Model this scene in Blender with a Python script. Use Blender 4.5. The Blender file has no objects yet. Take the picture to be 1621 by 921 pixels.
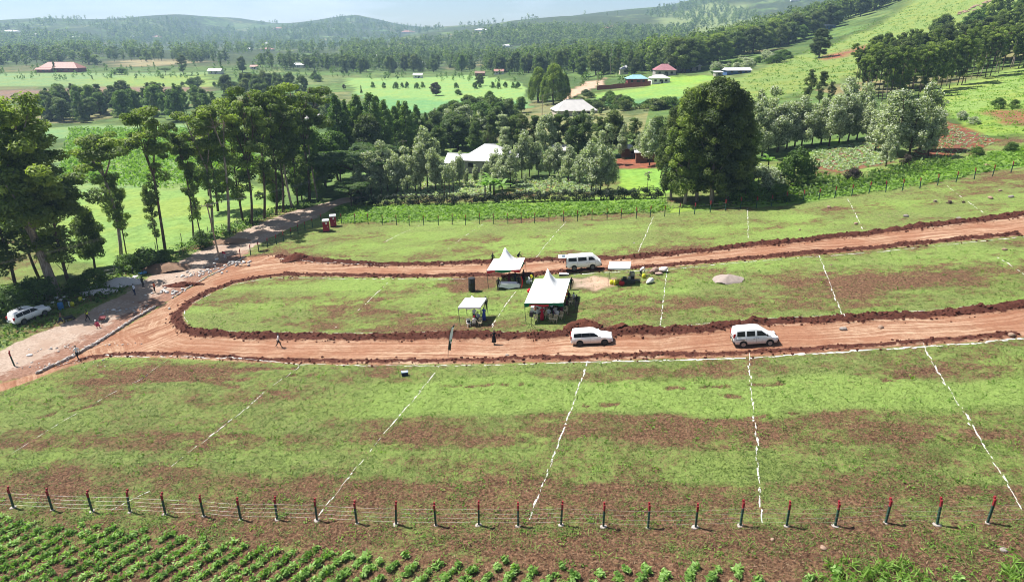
import bpy, bmesh, math, random
import numpy as np
from mathutils import Vector, Matrix
rng = np.random.default_rng(7)
random.seed(7)
SC = bpy.context.scene
COL = SC.collection
R = math.radians

# ------------------------------------------------------------------ camera, sky, sun, exposure
CAM_H, PITCH, FPX, CX, CY = 31.2, R(20.8), 1080.0, 810.5, 460.5
cam_d = bpy.data.cameras.new('camera')
cam = bpy.data.objects.new('camera', cam_d)
COL.objects.link(cam)
cam.location = (0, 0, CAM_H)
cam.rotation_euler = (math.pi/2 - PITCH, 0, 0)
cam_d.sensor_width = 36.0
cam_d.lens = 36.0*FPX/1621.0
cam_d.clip_start, cam_d.clip_end = 0.5, 30000
SC.camera = cam

SUN_EL = R(57)
SUN_DIR = Vector((-0.90, 0.43, 0)).normalized()          # horizontal direction towards the sun
sun_d = bpy.data.lights.new('sun', 'SUN')
sun_d.energy, sun_d.angle, sun_d.color = 5.0, R(0.5), (1.0, 0.955, 0.89)
sun = bpy.data.objects.new('sun', sun_d)
COL.objects.link(sun)
sv = Vector((SUN_DIR.x*math.cos(SUN_EL), SUN_DIR.y*math.cos(SUN_EL), math.sin(SUN_EL)))
sun.rotation_euler = (-sv).to_track_quat('-Z', 'Y').to_euler()
sun.location = (-60, 30, 120)

world = bpy.data.worlds.new('World')
SC.world = world
world.use_nodes = True
wn, wl = world.node_tree.nodes, world.node_tree.links
wn.clear()
w_out = wn.new('ShaderNodeOutputWorld')
w_bg = wn.new('ShaderNodeBackground')
w_sky = wn.new('ShaderNodeTexSky')
w_sky.sky_type = 'NISHITA'
w_sky.sun_disc = False
w_sky.sun_elevation = SUN_EL
w_sky.sun_rotation = math.atan2(SUN_DIR.x, SUN_DIR.y)
w_sky.altitude = 1800
w_sky.dust_density, w_sky.air_density, w_sky.ozone_density = 1.0, 1.0, 1.0
w_tc = wn.new('ShaderNodeTexCoord')
w_map = wn.new('ShaderNodeMapping')
w_map.inputs['Scale'].default_value = (1.0, 1.0, 5.0)
w_noise = wn.new('ShaderNodeTexNoise')
w_noise.inputs['Scale'].default_value = 3.2
w_noise.inputs['Detail'].default_value = 7
w_noise.inputs['Roughness'].default_value = 0.55
w_ramp = wn.new('ShaderNodeValToRGB')
w_ramp.color_ramp.elements[0].position = 0.50
w_ramp.color_ramp.elements[1].position = 0.74
w_mix = wn.new('ShaderNodeMixRGB')
w_mix.inputs['Color2'].default_value = (11.0, 11.4, 12.0, 1)          # sunlit cloud, same units as the sky
wl.new(w_tc.outputs['Generated'], w_map.inputs['Vector'])
wl.new(w_map.outputs['Vector'], w_noise.inputs['Vector'])
wl.new(w_noise.outputs['Fac'], w_ramp.inputs['Fac'])
wl.new(w_ramp.outputs['Color'], w_mix.inputs['Fac'])
wl.new(w_sky.outputs['Color'], w_mix.inputs['Color1'])
wl.new(w_mix.outputs['Color'], w_bg.inputs['Color'])
w_bg.inputs['Strength'].default_value = 0.05
wl.new(w_bg.outputs['Background'], w_out.inputs['Surface'])

SC.view_settings.view_transform = 'Standard'
SC.view_settings.look = 'None'
SC.view_settings.exposure = 1.08
SC.view_settings.gamma = 1.0
SC.render.engine = 'CYCLES'
SC.cycles.use_denoising = True
SC.cycles.filter_width = 1.0
SC.cycles.max_bounces = 6
SC.cycles.diffuse_bounces = 2
SC.cycles.glossy_bounces = 2
SC.cycles.transmission_bounces = 3
SC.cycles.transparent_max_bounces = 8
SC.cycles.volume_bounces = 0
SC.cycles.use_adaptive_sampling = True

# ------------------------------------------------------------------ terrain height
def _pr(xs, ys):
    xs, ys = np.array(xs, float), np.array(ys, float)
    return lambda x: np.interp(x, xs, ys)
def sstep(a, b, x):
    t = np.clip((x-a)/(b-a), 0, 1)
    return t*t*(3-2*t)
def _hill(Yc, pts):
    """crest heights for a ridge at distance Yc through photographed crest points"""
    xs, zs = [], []
    for px, py in pts:
        yc = (CY-py)/FPX
        f, u = math.cos(PITCH)+math.sin(PITCH)*yc, math.cos(PITCH)*yc-math.sin(PITCH)
        xs.append((px-CX)/FPX*Yc/f); zs.append(CAM_H+Yc*u/f)
    return _pr(xs, zs)
_h1 = _hill(2700, [(-700, 40), (-300, 34), (-60, 34), (0, 29), (80, 27), (140, 25), (200, 26), (260, 26), (290, 31), (318, 44), (360, 58), (460, 66), (2200, 66)])
_h2 = _hill(3300, [(-700, 60), (250, 60), (330, 46), (400, 38), (480, 31), (530, 22), (565, 18), (600, 24), (640, 32), (690, 40), (740, 47), (900, 60), (2400, 60)])
_h3 = _hill(2500, [(-900, 64), (620, 64), (690, 44), (720, 38), (760, 33), (820, 27), (880, 21), (960, 17), (1040, 13), (1100, 2), (1180, -14), (1300, -30), (1500, -50), (2600, -50)])
def H(x, y):
    x, y = np.asarray(x, float), np.asarray(y, float)
    f1 = 1-0.80*sstep(420, 1500, y)
    z = np.where(x > 0, 0.105*x*f1, -10*(1-np.exp(np.minimum(x, 0)*0.0105)))
    ex = np.maximum(x-130, 0)
    z = z + np.where(ex < 260, 0.00062*ex**2, 0.00062*260**2+0.3224*(ex-260))*(1-sstep(560, 1250, y))*sstep(60, 240, y)
    z = z + 8*sstep(260, 750, y)*sstep(-40, -300, x)
    far = sstep(700, 1500, y)
    z = z + far*(6*np.sin(x*0.0051+1.3)*np.sin(y*0.0043)+3*np.sin(x*0.013+y*0.009))
    for hf, yc, w in ((_h1, 2700, 700), (_h2, 3300, 700), (_h3, 2500, 900)):
        g = np.exp(-((y-yc)/w)**2)
        z = z+np.maximum(hf(x)-12, 0)*g*sstep(900, 1500, y)
    return np.where(z > 110, 110+70*np.tanh((z-110)/70), z)
def ray(px, py):
    xc, yc = (px-CX)/FPX, (CY-py)/FPX
    return Vector((xc, math.cos(PITCH)+math.sin(PITCH)*yc, math.cos(PITCH)*yc-math.sin(PITCH)))
_ts = np.concatenate([np.arange(20, 400, 2.0), np.arange(400, 5200, 10.0)])
def P(px, py, lift=0.0):
    """ground point seen at photograph pixel (px, py)"""
    d = ray(px, py)
    z = CAM_H+d.z*_ts-H(d.x*_ts, d.y*_ts)-lift
    k = np.where(z < 0)[0]
    if len(k) == 0 or k[0] == 0:
        t = 1500.0
    else:
        a, b = _ts[k[0]-1], _ts[k[0]]
        for _ in range(22):
            m = (a+b)/2
            if CAM_H+d.z*m-float(H(d.x*m, d.y*m))-lift < 0: b = m
            else: a = m
        t = (a+b)/2
    x, y = d.x*t, d.y*t
    return Vector((x, y, float(H(x, y))))
def top_height(p, py):
    """height above p of a vertical thing whose top shows at photograph row py"""
    yc = (CY-py)/FPX
    f, u = math.cos(PITCH)+math.sin(PITCH)*yc, math.cos(PITCH)*yc-math.sin(PITCH)
    return CAM_H+p.y*u/f-p.z
def Hz(x, y): return float(H(x, y))

# ------------------------------------------------------------------ small helpers
def vnoise(x, y, seed=0):
    x, y = np.asarray(x, float), np.asarray(y, float)
    xi, yi = np.floor(x).astype(np.int64), np.floor(y).astype(np.int64)
    fx, fy = x-xi, y-yi
    fx, fy = fx*fx*(3-2*fx), fy*fy*(3-2*fy)
    def h(a, b):
        n = (a*374761393+b*668265263+seed*974634777) & 0xffffffff
        n = ((n ^ (n >> 13))*1274126177) & 0xffffffff
        return ((n ^ (n >> 16)) & 0xffff)/65535.0
    return (h(xi, yi)*(1-fx)+h(xi+1, yi)*fx)*(1-fy)+(h(xi, yi+1)*(1-fx)+h(xi+1, yi+1)*fx)*fy
def fbm(x, y, seed=0, o=3):
    s, a, t = 0, 0.5, 0
    for k in range(o):
        s = s+a*vnoise(x*2**k, y*2**k, seed+k); t += a; a *= 0.5
    return s/t

class NT:
    """short-hand for a material's node tree"""
    def __init__(self, name):
        self.m = bpy.data.materials.new(name); self.m.use_nodes = True
        self.n, self.l = self.m.node_tree.nodes, self.m.node_tree.links
        self.n.clear()
        self.out = self.n.new('ShaderNodeOutputMaterial')
    def put(self, sock, v):
        if isinstance(v, bpy.types.NodeSocket): self.l.new(v, sock)
        elif v is not None:
            if hasattr(sock.default_value, '__len__') and not hasattr(v, '__len__'): v = (v,)*len(sock.default_value)
            if hasattr(v, '__len__') and len(v) == 3 and len(sock.default_value) == 4: v = (*v, 1)
            sock.default_value = v
    def geo(self): return self.n.new('ShaderNodeNewGeometry').outputs['Position']
    def obj(self): return self.n.new('ShaderNodeTexCoord').outputs['Object']
    def rnd(self): return self.n.new('ShaderNodeObjectInfo').outputs['Random']
    def attr(self, name, out='Fac'):
        a = self.n.new('ShaderNodeAttribute'); a.attribute_name = name; return a.outputs[out]
    def noise(self, vec, scale, detail=2, rough=0.5, out='Fac'):
        a = self.n.new('ShaderNodeTexNoise'); self.put(a.inputs['Vector'], vec)
        a.inputs['Scale'].default_value, a.inputs['Detail'].default_value, a.inputs['Roughness'].default_value = scale, detail, rough
        return a.outputs[out]
    def voro(self, vec, scale, out='Color', feature='F1'):
        a = self.n.new('ShaderNodeTexVoronoi'); a.feature = feature; self.put(a.inputs['Vector'], vec); a.inputs['Scale'].default_value = scale
        return a.outputs[out]
    def math(self, op, a, b=None, c=None, clamp=False):
        m = self.n.new('ShaderNodeMath'); m.operation = op; m.use_clamp = clamp
        for s, v in zip(m.inputs, (a, b, c)):
            if v is not None: self.put(s, v)
        return m.outputs[0]
    def ss(self, x, a, b):
        m = self.n.new('ShaderNodeMapRange'); m.interpolation_type = 'SMOOTHSTEP'
        self.put(m.inputs['Value'], x); m.inputs['From Min'].default_value = a; m.inputs['From Max'].default_value = b
        return m.outputs[0]
    def mix(self, f, a, b, mode='MIX'):
        m = self.n.new('ShaderNodeMixRGB'); m.blend_type = mode
        for s, v in zip(m.inputs, (f, a, b)): self.put(s, v)
        return m.outputs[0]
    def ramp(self, f, stops):
        r = self.n.new('ShaderNodeValToRGB'); self.put(r.inputs[0], f)
        e = r.color_ramp.elements
        while len(e) < len(stops): e.new(0.5)
        for el, (p, c) in zip(e, stops): el.position, el.color = p, (*c, 1)
        return r.outputs[0]
    def map(self, vec, scale=(1, 1, 1), rot=(0, 0, 0), loc=(0, 0, 0)):
        m = self.n.new('ShaderNodeMapping'); self.put(m.inputs['Vector'], vec)
        m.inputs['Scale'].default_value, m.inputs['Rotation'].default_value, m.inputs['Location'].default_value = scale, rot, loc
        return m.outputs[0]
    def comb(self, x, y, z):
        m = self.n.new('ShaderNodeCombineXYZ')
        for s, v in zip(m.inputs, (x, y, z)): self.put(s, v)
        return m.outputs[0]
    def sep(self, v):
        m = self.n.new('ShaderNodeSeparateXYZ'); self.put(m.inputs[0], v); return m.outputs
    def bump(self, h, strength=0.4, dist=0.05):
        b = self.n.new('ShaderNodeBump'); self.put(b.inputs['Height'], h)
        b.inputs['Strength'].default_value, b.inputs['Distance'].default_value = strength, dist
        return b.outputs[0]
    def bsdf(self, col, rough=0.9, spec=0.2, metal=0.0, normal=None, trans=None, **kw):
        p = self.n.new('ShaderNodeBsdfPrincipled')
        self.put(p.inputs['Base Color'], col); self.put(p.inputs['Roughness'], rough)
        p.inputs['Specular IOR Level'].default_value = spec; p.inputs['Metallic'].default_value = metal
        if normal is not None: self.l.new(normal, p.inputs['Normal'])
        for k, v in kw.items(): self.put(p.inputs[k], v)
        s = p.outputs[0]
        if trans:                                    # leaf: some light passes through
            t = self.n.new('ShaderNodeBsdfTranslucent'); self.put(t.inputs['Color'], trans[1])
            x = self.n.new('ShaderNodeMixShader'); x.inputs[0].default_value = trans[0]
            self.l.new(s, x.inputs[1]); self.l.new(t.outputs[0], x.inputs[2]); s = x.outputs[0]
        self.l.new(s, self.out.inputs['Surface'])
        return self.m
_mc = {}
def plain(name, col, rough=0.6, spec=0.3, metal=0.0, var=0.12, scale=6.0, bump=0.0):
    """a one-colour surface with slight procedural mottling"""
    if name in _mc: return _mc[name]
    t = NT(name); n = t.noise(t.obj(), scale, 4)
    c = t.mix(n, [v*(1-var) for v in col], [min(1, v*(1+var)) for v in col])
    _mc[name] = t.bsdf(c, rough, spec, metal, t.bump(n, bump, 0.02) if bump else None)
    return _mc[name]

def mesh(name, verts, faces, mats=None, smooth=False, mi=None):
    me = bpy.data.meshes.new(name)
    verts = np.asarray(verts, np.float32)
    if isinstance(faces, np.ndarray):
        k = faces.shape[1]
        me.vertices.add(len(verts)); me.vertices.foreach_set('co', verts.ravel())
        me.loops.add(faces.size); me.loops.foreach_set('vertex_index', faces.astype(np.int32).ravel())
        me.polygons.add(len(faces)); me.polygons.foreach_set('loop_start', np.arange(0, faces.size, k, dtype=np.int32))
        me.update(calc_edges=True)
    else:
        me.from_pydata(verts.tolist(), [], faces)
    if mi is not None: me.polygons.foreach_set('material_index', np.asarray(mi, np.int32))
    if smooth: me.polygons.foreach_set('use_smooth', np.ones(len(me.polygons), bool))
    for m in (mats if isinstance(mats, (list, tuple)) else [mats] if mats else []): me.materials.append(m)
    me.update()
    return me
def link(name, me, parent=None, loc=None, rot=None, scale=None):
    o = bpy.data.objects.new(name, me); COL.objects.link(o)
    if parent is not None: o.parent = parent
    if loc is not None: o.location = loc
    if rot is not None: o.rotation_euler = rot
    if scale is not None: o.scale = scale if hasattr(scale, '__len__') else (scale,)*3
    return o
def tag(o, label=None, cat=None, group=None, kind=None):
    if label: o['label'] = label
    if cat: o['category'] = cat
    if group: o['group'] = group
    if kind: o['kind'] = kind
    return o
def thing(name, label, cat, loc, rotz=0, group=None, rot=None, scale=None):
    return tag(link(name, None, None, loc, rot or (0, 0, rotz), scale), label, cat, group)
def fattr(me, name, vals):
    a = me.attributes.new(name, 'FLOAT', 'POINT'); a.data.foreach_set('value', np.asarray(vals, np.float32).ravel())
def cattr(me, name, vals):
    a = me.attributes.new(name, 'FLOAT_COLOR', 'POINT'); v = np.ones((len(vals), 4), np.float32); v[:, :3] = vals
    a.data.foreach_set('color', v.ravel())

class MB:
    """collects shapes for one mesh"""
    def __init__(s): s.v, s.f, s.m = [], [], []
    def add(s, v, f, m=0):
        b = len(s.v); s.v += [tuple(q) for q in v]; s.f += [tuple(i+b for i in q) for q in f]; s.m += [m]*len(f); return s
    def box(s, c, d, m=0, rz=0.0, top=1.0, bev=0.0):
        x, y, z = d[0]/2, d[1]/2, d[2]/2
        if bev:
            v = []
            for zz, q in ((-z, bev), (-z+bev, 0), (z-bev, 0), (z, bev)):
                X, Y = x-q, y-q
                k = top if zz > 0 else 1
                v += [(-X*k, -Y*k, zz), (X*k, -Y*k, zz), (X*k, Y*k, zz), (-X*k, Y*k, zz)]
            f = [(3, 2, 1, 0), (12, 13, 14, 15)]
            for r in range(3):
                for i in range(4): f.append((r*4+i, r*4+(i+1) % 4, r*4+4+(i+1) % 4, r*4+4+i))
        else:
            t = top
            v = [(-x, -y, -z), (x, -y, -z), (x, y, -z), (-x, y, -z), (-x*t, -y*t, z), (x*t, -y*t, z), (x*t, y*t, z), (-x*t, y*t, z)]
            f = [(3, 2, 1, 0), (4, 5, 6, 7), (0, 1, 5, 4), (1, 2, 6, 5), (2, 3, 7, 6), (3, 0, 4, 7)]
        cs, sn = math.cos(rz), math.sin(rz)
        return s.add([(c[0]+a*cs-b*sn, c[1]+a*sn+b*cs, c[2]+q) for a, b, q in v], f, m)
    def tube(s, pts, r, n=6, m=0, cap=True):
        pts = [Vector(p) for p in pts]
        rr = r if hasattr(r, '__len__') else [r]*len(pts)
        v, f = [], []
        up = Vector((0.13, 0.31, 0.94))
        for i, p in enumerate(pts):
            d = (pts[min(i+1, len(pts)-1)]-pts[max(i-1, 0)]).normalized()
            if abs(d.dot(up)) > 0.97: up = Vector((0.9, 0.2, 0.1))
            a = d.cross(up).normalized(); b = d.cross(a)
            for k in range(n):
                t = 2*math.pi*k/n
                v.append(p+(a*math.cos(t)+b*math.sin(t))*rr[i])
        for i in range(len(pts)-1):
            for k in range(n): f.append((i*n+k, i*n+(k+1) % n, (i+1)*n+(k+1) % n, (i+1)*n+k))
        if cap: f += [tuple(range(n))[::-1], tuple(range((len(pts)-1)*n, len(pts)*n))]
        return s.add(v, f, m)
    def lathe(s, prof, n=12, c=(0, 0, 0), m=0, axis='z', cap=True):
        v, f = [], []
        for r, z in prof:
            for k in range(n):
                t = 2*math.pi*k/n; a, b = r*math.cos(t), r*math.sin(t)
                v.append((c[0]+a, c[1]+b, c[2]+z) if axis == 'z' else (c[0]+a, c[1]+z, c[2]+b) if axis == 'y' else (c[0]+z, c[1]+a, c[2]+b))
        for i in range(len(prof)-1):
            for k in range(n): f.append((i*n+k, i*n+(k+1) % n, (i+1)*n+(k+1) % n, (i+1)*n+k))
        if cap: f += [tuple(range(n))[::-1], tuple(range((len(prof)-1)*n, len(prof)*n))]
        return s.add(v, f, m)
    def me(s, name, mats, smooth=False):
        return mesh(name, s.v, s.f, mats, smooth, s.m)
def lump(n=1, seed=0, sq=(1, 1, 0.7), rough=0.25):
    """an uneven stone or clod"""
    bm = bmesh.new(); bmesh.ops.create_icosphere(bm, subdivisions=n, radius=1)
    r = random.Random(seed)
    for v in bm.verts:
        k = 1+r.uniform(-rough, rough)
        v.co = Vector((v.co.x*sq[0]*k, v.co.y*sq[1]*k, v.co.z*sq[2]*k))
    vs = np.array([v.co[:] for v in bm.verts]); fs = np.array([[q.index for q in f.verts] for f in bm.faces])
    bm.free()
    return vs, fs

# ------------------------------------------------------------------ ground layout (from photograph pixels to ground points)
def W(pts): return np.array([P(*p)[:2] for p in pts])
OUT_TOP = [(425, 404), (445, 404), (470, 409), (520, 412), (560, 415), (650, 416), (700, 415), (760, 413), (830, 411), (890, 408), (960, 406), (1010, 404), (1060, 399), (1110, 395), (1180, 386), (1250, 381), (1300, 375), (1360, 369), (1420, 361), (1480, 354), (1540, 347), (1621, 337), (1760, 320)]
OUT_BOT = [(1760, 518), (1621, 535), (1560, 541), (1465, 548), (1400, 552), (1300, 559), (1186, 566), (1050, 569), (930, 573), (800, 576), (700, 577), (600, 578), (475, 576), (400, 574), (300, 570), (230, 566), (170, 566), (130, 575), (90, 588), (40, 606), (0, 620), (-90, 655)]
WALL = [(-90, 640), (-20, 612), (60, 590), (110, 567), (150, 545), (200, 517), (245, 490), (290, 462), (330, 438), (385, 408)]
ISL_BOT = [(290, 497), (292, 508), (303, 519), (330, 525), (400, 528), (500, 528), (600, 529), (700, 527), (780, 527), (860, 527), (900, 522), (960, 523), (1040, 521), (1100, 516), (1150, 511), (1250, 504), (1350, 499), (1450, 494), (1550, 486), (1621, 479), (1760, 463)]
ISL_TOP = [(1760, 354), (1621, 374), (1560, 380), (1500, 385), (1440, 391), (1380, 397), (1300, 404), (1200, 412), (1100, 420), (1040, 425), (1000, 427), (950, 430), (905, 433), (870, 436), (830, 440), (740, 440), (690, 440), (600, 441), (520, 439), (450, 438), (410, 442), (375, 449), (340, 462), (310, 478)]
GRAV_UP = [(-120, 590), (0, 555), (45, 533), (100, 512), (140, 492), (185, 470), (215, 450), (245, 432), (300, 405), (345, 385), (390, 362), (440, 342), (480, 330), (522, 319), (560, 306)]
GRAV_LO = [(585, 311), (540, 324), (500, 345), (450, 366), (400, 391)]
OUT_W = np.concatenate([W(OUT_TOP), W(OUT_BOT), W(WALL)])
OUT_AMP = np.array([0.15, .7]+[1.0]*(len(OUT_TOP)-3)+[0]+[0]+[0.46]*(len(OUT_BOT)-6)+[0.35, .1, 0, 0, 0]+[0]*len(WALL))
ISL_W = np.concatenate([W(ISL_BOT), W(ISL_TOP)])
ISL_AMP = np.array([0.8]*2+[1.15]*(len(ISL_BOT)-3)+[0]+[0]+[0.75]*(len(ISL_TOP)-1))
GRAV_W = np.concatenate([W(GRAV_UP), W(GRAV_LO), W(WALL)[::-1]])

def inpoly(x, y, P2):
    c = np.zeros(x.shape, bool); j = len(P2)-1
    for i in range(len(P2)):
        (xi, yi), (xj, yj) = P2[i], P2[j]
        k = ((yi > y) != (yj > y))
        if yi != yj: c ^= k & (x < (xj-xi)*(y-yi)/(yj-yi)+xi)
        j = i
    return c
def edist(x, y, P2, amp=None, closed=True):
    d = np.full(x.shape, 1e9); am = np.zeros(x.shape)
    n = len(P2)
    for i in range(n if closed else n-1):
        a, b = P2[i], P2[(i+1) % n]
        e = b-a; L = max(e@e, 1e-9)
        t = np.clip(((x-a[0])*e[0]+(y-a[1])*e[1])/L, 0, 1)
        q = np.hypot(x-a[0]-t*e[0], y-a[1]-t*e[1])
        k = q < d
        d = np.where(k, q, d)
        if amp is not None: am = np.where(k, amp[i], am)
    return d, am
def sdf(x, y, P2): return np.where(inpoly(x, y, P2), 1, -1)*edist(x, y, P2)[0]

YAW = R(8.5)
def UV(x, y): return x*math.cos(YAW)-y*math.sin(YAW), x*math.sin(YAW)+y*math.cos(YAW)

# ------------------------------------------------------------------ the ground sheet
def axis_x():
    mid = np.arange(-76, 94, 0.28)
    def side(s, end):
        out, st = [], 0.3
        while s < end:
            st = min(st*1.09, 42); s += st; out.append(s)
        return np.array(out)
    return np.concatenate([-side(76, 3900)[::-1], mid, side(mid[-1], 3900)])
def axis_y():
    out, y = [], 17.0
    while y < 137:
        out.append(y); y += max(0.2, 0.0052*y) if y > 26 else 0.6
    st = 0.75
    while y < 4700:
        out.append(y); st = min(st*1.05, 42); y += st
    return np.array(out)
XS, YS = axis_x(), axis_y()
GX, GY = np.meshgrid(XS, YS)
GZ = H(GX, GY)
near = (GY < 150) & (np.abs(GX) < 110)
nx, ny = GX[near], GY[near]
A = {k: np.zeros(GX.shape) for k in ('dirt', 'isl', 'grav', 'berm', 'bare', 'rub', 'lush')}
A['dirt'][:] = -50; A['grav'][:] = -50; A['isl'][:] = 50
ins_o, ins_i = inpoly(nx, ny, OUT_W), inpoly(nx, ny, ISL_W)
d_o, a_o = edist(nx, ny, OUT_W, OUT_AMP)
d_i, a_i = edist(nx, ny, ISL_W, ISL_AMP)
dirt = np.where(ins_o & ~ins_i, np.minimum(d_o, d_i), -np.where(ins_i, d_i, d_o))
wob = (fbm(nx*0.7, ny*0.7, 3)-0.5)*0.9+(fbm(nx*2.3, ny*2.3, 5)-0.5)*0.5
bm_h = np.zeros(nx.shape)
for d, am, sgn in ((d_o, a_o, np.where(ins_o, 1, -1)), (d_i, a_i, np.where(ins_i, -1, 1))):
    s = d*sgn+wob*0.9
    bm_h = np.maximum(bm_h, am*np.exp(-((s-0.85)/0.66)**2)*np.where(s > -1.2, 1, 0))
lumpy = (0.55+0.9*vnoise(nx*0.16, ny*0.16, 13))*1.0-0.62+1.1*fbm(nx*0.8, ny*0.8, 11, 3)+0.9*(fbm(nx*2.2, ny*2.2, 12, 2)-0.5)
berm_z = bm_h*np.clip(lumpy, 0.1, 2)*0.52
isl = np.where(ins_i, -d_i, d_i)
rut = (fbm(isl*2.6, nx*0.05+ny*0.05, 21, 2)-0.5)*0.16+(vnoise(isl*0.9, nx*0.03+ny*0.04, 22)-0.5)*0.10
rut = rut+(fbm(nx*3, ny*3, 23, 2)-0.5)*0.05
inside = sstep(0.4, 2.2, dirt)
grav = sdf(nx, ny, GRAV_W)
gz = np.where(dirt > -0.4, rut*inside-0.06*inside, 0)+berm_z
grass_rough = (fbm(nx*1.3, ny*1.3, 31, 3)-0.5)*0.10+(fbm(nx*0.25, ny*0.25, 33, 2)-0.5)*0.22
gz = gz+np.where(dirt < 0, grass_rough*sstep(0, 1.2, -dirt), 0)*np.where(grav > 0, 0.35, 1)
GZ[near] += gz
A['dirt'][near] = dirt+wob*0.5
A['isl'][near] = isl
A['grav'][near] = grav+(fbm(nx*0.8, ny*0.8, 41)-0.5)*2.0
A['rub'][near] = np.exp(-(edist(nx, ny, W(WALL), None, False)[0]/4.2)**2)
A['berm'][near] = np.clip(bm_h*1.6, 0, 1)*(dirt > -1.0)
# how much bare soil shows through the grass
u, v = UV(nx, ny)
vv = v+(fbm(u*0.10, v*0.18, 51, 3)-0.5)*4.2+u*0.012
left = sstep(-17, -27, u)
b = np.where(vv > 61.5, 0.27, 0.0)
b = b+np.where((vv <= 61.5), 1, 0)*(
    0.36*sstep(56.6, 57.6, vv)+0.30*left*sstep(51, 52, vv)*(1-sstep(56.6, 57.6, vv))
    + 0.64*sstep(46.6, 48.0, vv)*(1-sstep(50.9, 51.8, vv))*(1-0.55*left)
    + 0.27*sstep(41.6, 43.2, vv)*(1-sstep(46.6, 48.0, vv))
    + 0.67*sstep(35.5, 36.5, vv)*(1-sstep(41.6, 43.2, vv))+0.85*(1-sstep(35.5, 36.5, vv)))
b = b+0.42*(vv <= 61.5)*left*sstep(44.5, 46.0, v)*(1-sstep(47.5, 49, v))
patch = (fbm(u*0.09, v*0.2, 61, 4)-0.5)*1.5+(fbm(u*0.5, v*0.9, 62, 3)-0.5)*1.1
strip = sstep(51.3, 52.2, vv)*(1-sstep(56.4, 57.4, vv))*(1-left)
b = b+patch*np.where(vv > 61.5, 0.88, 0.70)*(1-0.75*strip)
def blob(px, py, rx, ry, amp):
    global b
    c = P(px, py); b = b+amp*np.exp(-((nx-c.x)/rx)**2-((ny-c.y)/ry)**2)
for q in ((1330, 470, 9, 4, .40), (1400, 440, 9, 4, .3), (1180, 480, 8, 3, .2), (745, 455, 3.4, 2.2, .9), (765, 440, 3, 1.2, .7), (935, 447, 5.5, 2.2, .85), (660, 520, 6, 2.5, .4), (400, 452, 6, 2, .3),
          (1090, 590, 6, 1.5, .4), (1480, 585, 8, 2, .3), (470, 412, 3, 2.0, .8), (440, 406, 4, 2, .7), (1350, 330, 5, 3, .4), (1500, 320, 7, 3, .3), (1270, 350, 5, 2, .3), (300, 590, 9, 1.5, .4), (650, 680, 2.5, 1.5, .45), (810, 480, 3, 3, .3), (1270, 430, 3, 2, .2), (740, 520, 4, 1.5, .4)):
    blob(*q)
lu = strip*0.9+0.30*sstep(42, 43.5, vv)*(1-sstep(46, 47.5, vv))*(fbm(u*.15, v*.3, 64, 3) > .5)+np.where(vv > 61.5, np.clip((fbm(u*.07, v*.28, 65, 3)-.48)*4, 0, .75), 0)
for px, py, rx, ry, am in ((1610, 572, 5, 2.2, 1), (1110, 588, 3, 1.2, .8), (1010, 462, 1.6, .8, .9), (1072, 460, 1.5, .8, .9), (1073, 488, 1.5, .7, .9), (1390, 436, 2.5, 1.2, .7), (560, 480, 4, 2, .6), (650, 395, 14, 2.2, .6), (820, 465, 1.2, .5, 1), (1340, 352, 3, 1, .5), (1020, 392, 8, 1.5, .5), (60, 640, 7, 4, .35)):
    c = P(px, py); lu = lu+am*np.exp(-((nx-c.x)/rx)**2-((ny-c.y)/ry)**2)
FUR = [[(100, 606), (250, 601), (400, 600), (470, 592)], [(160, 588), (300, 598), (440, 622)], [(920, 641), (1000, 637)], [(1060, 614), (1240, 606)], [(1150, 626), (1270, 630)], [(1400, 602), (1470, 586), (1530, 581)], [(300, 590), (400, 584), (470, 582)], [(60, 660), (200, 628)], [(700, 610), (830, 606)], [(1180, 660), (1300, 650)]]
fz = np.zeros(nx.shape)
for fl in FUR:
    fd = edist(nx, ny, W(fl), None, False)[0]; fz = np.maximum(fz, np.exp(-((fd+(fbm(nx*1.5, ny*1.5, 91)-.5)*.7)/.28)**2)*(vnoise(nx*.7, ny*.7, 92) > .3))
b = b+fz*.8
GZ[near] -= fz*.16
A['lush'][near] = np.clip(lu, 0, 1)*np.clip(1.3-b*1.1, 0, 1)
A['bare'][near] = np.clip(b, 0, 1)
A['bare'][~near] = 0.08
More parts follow.
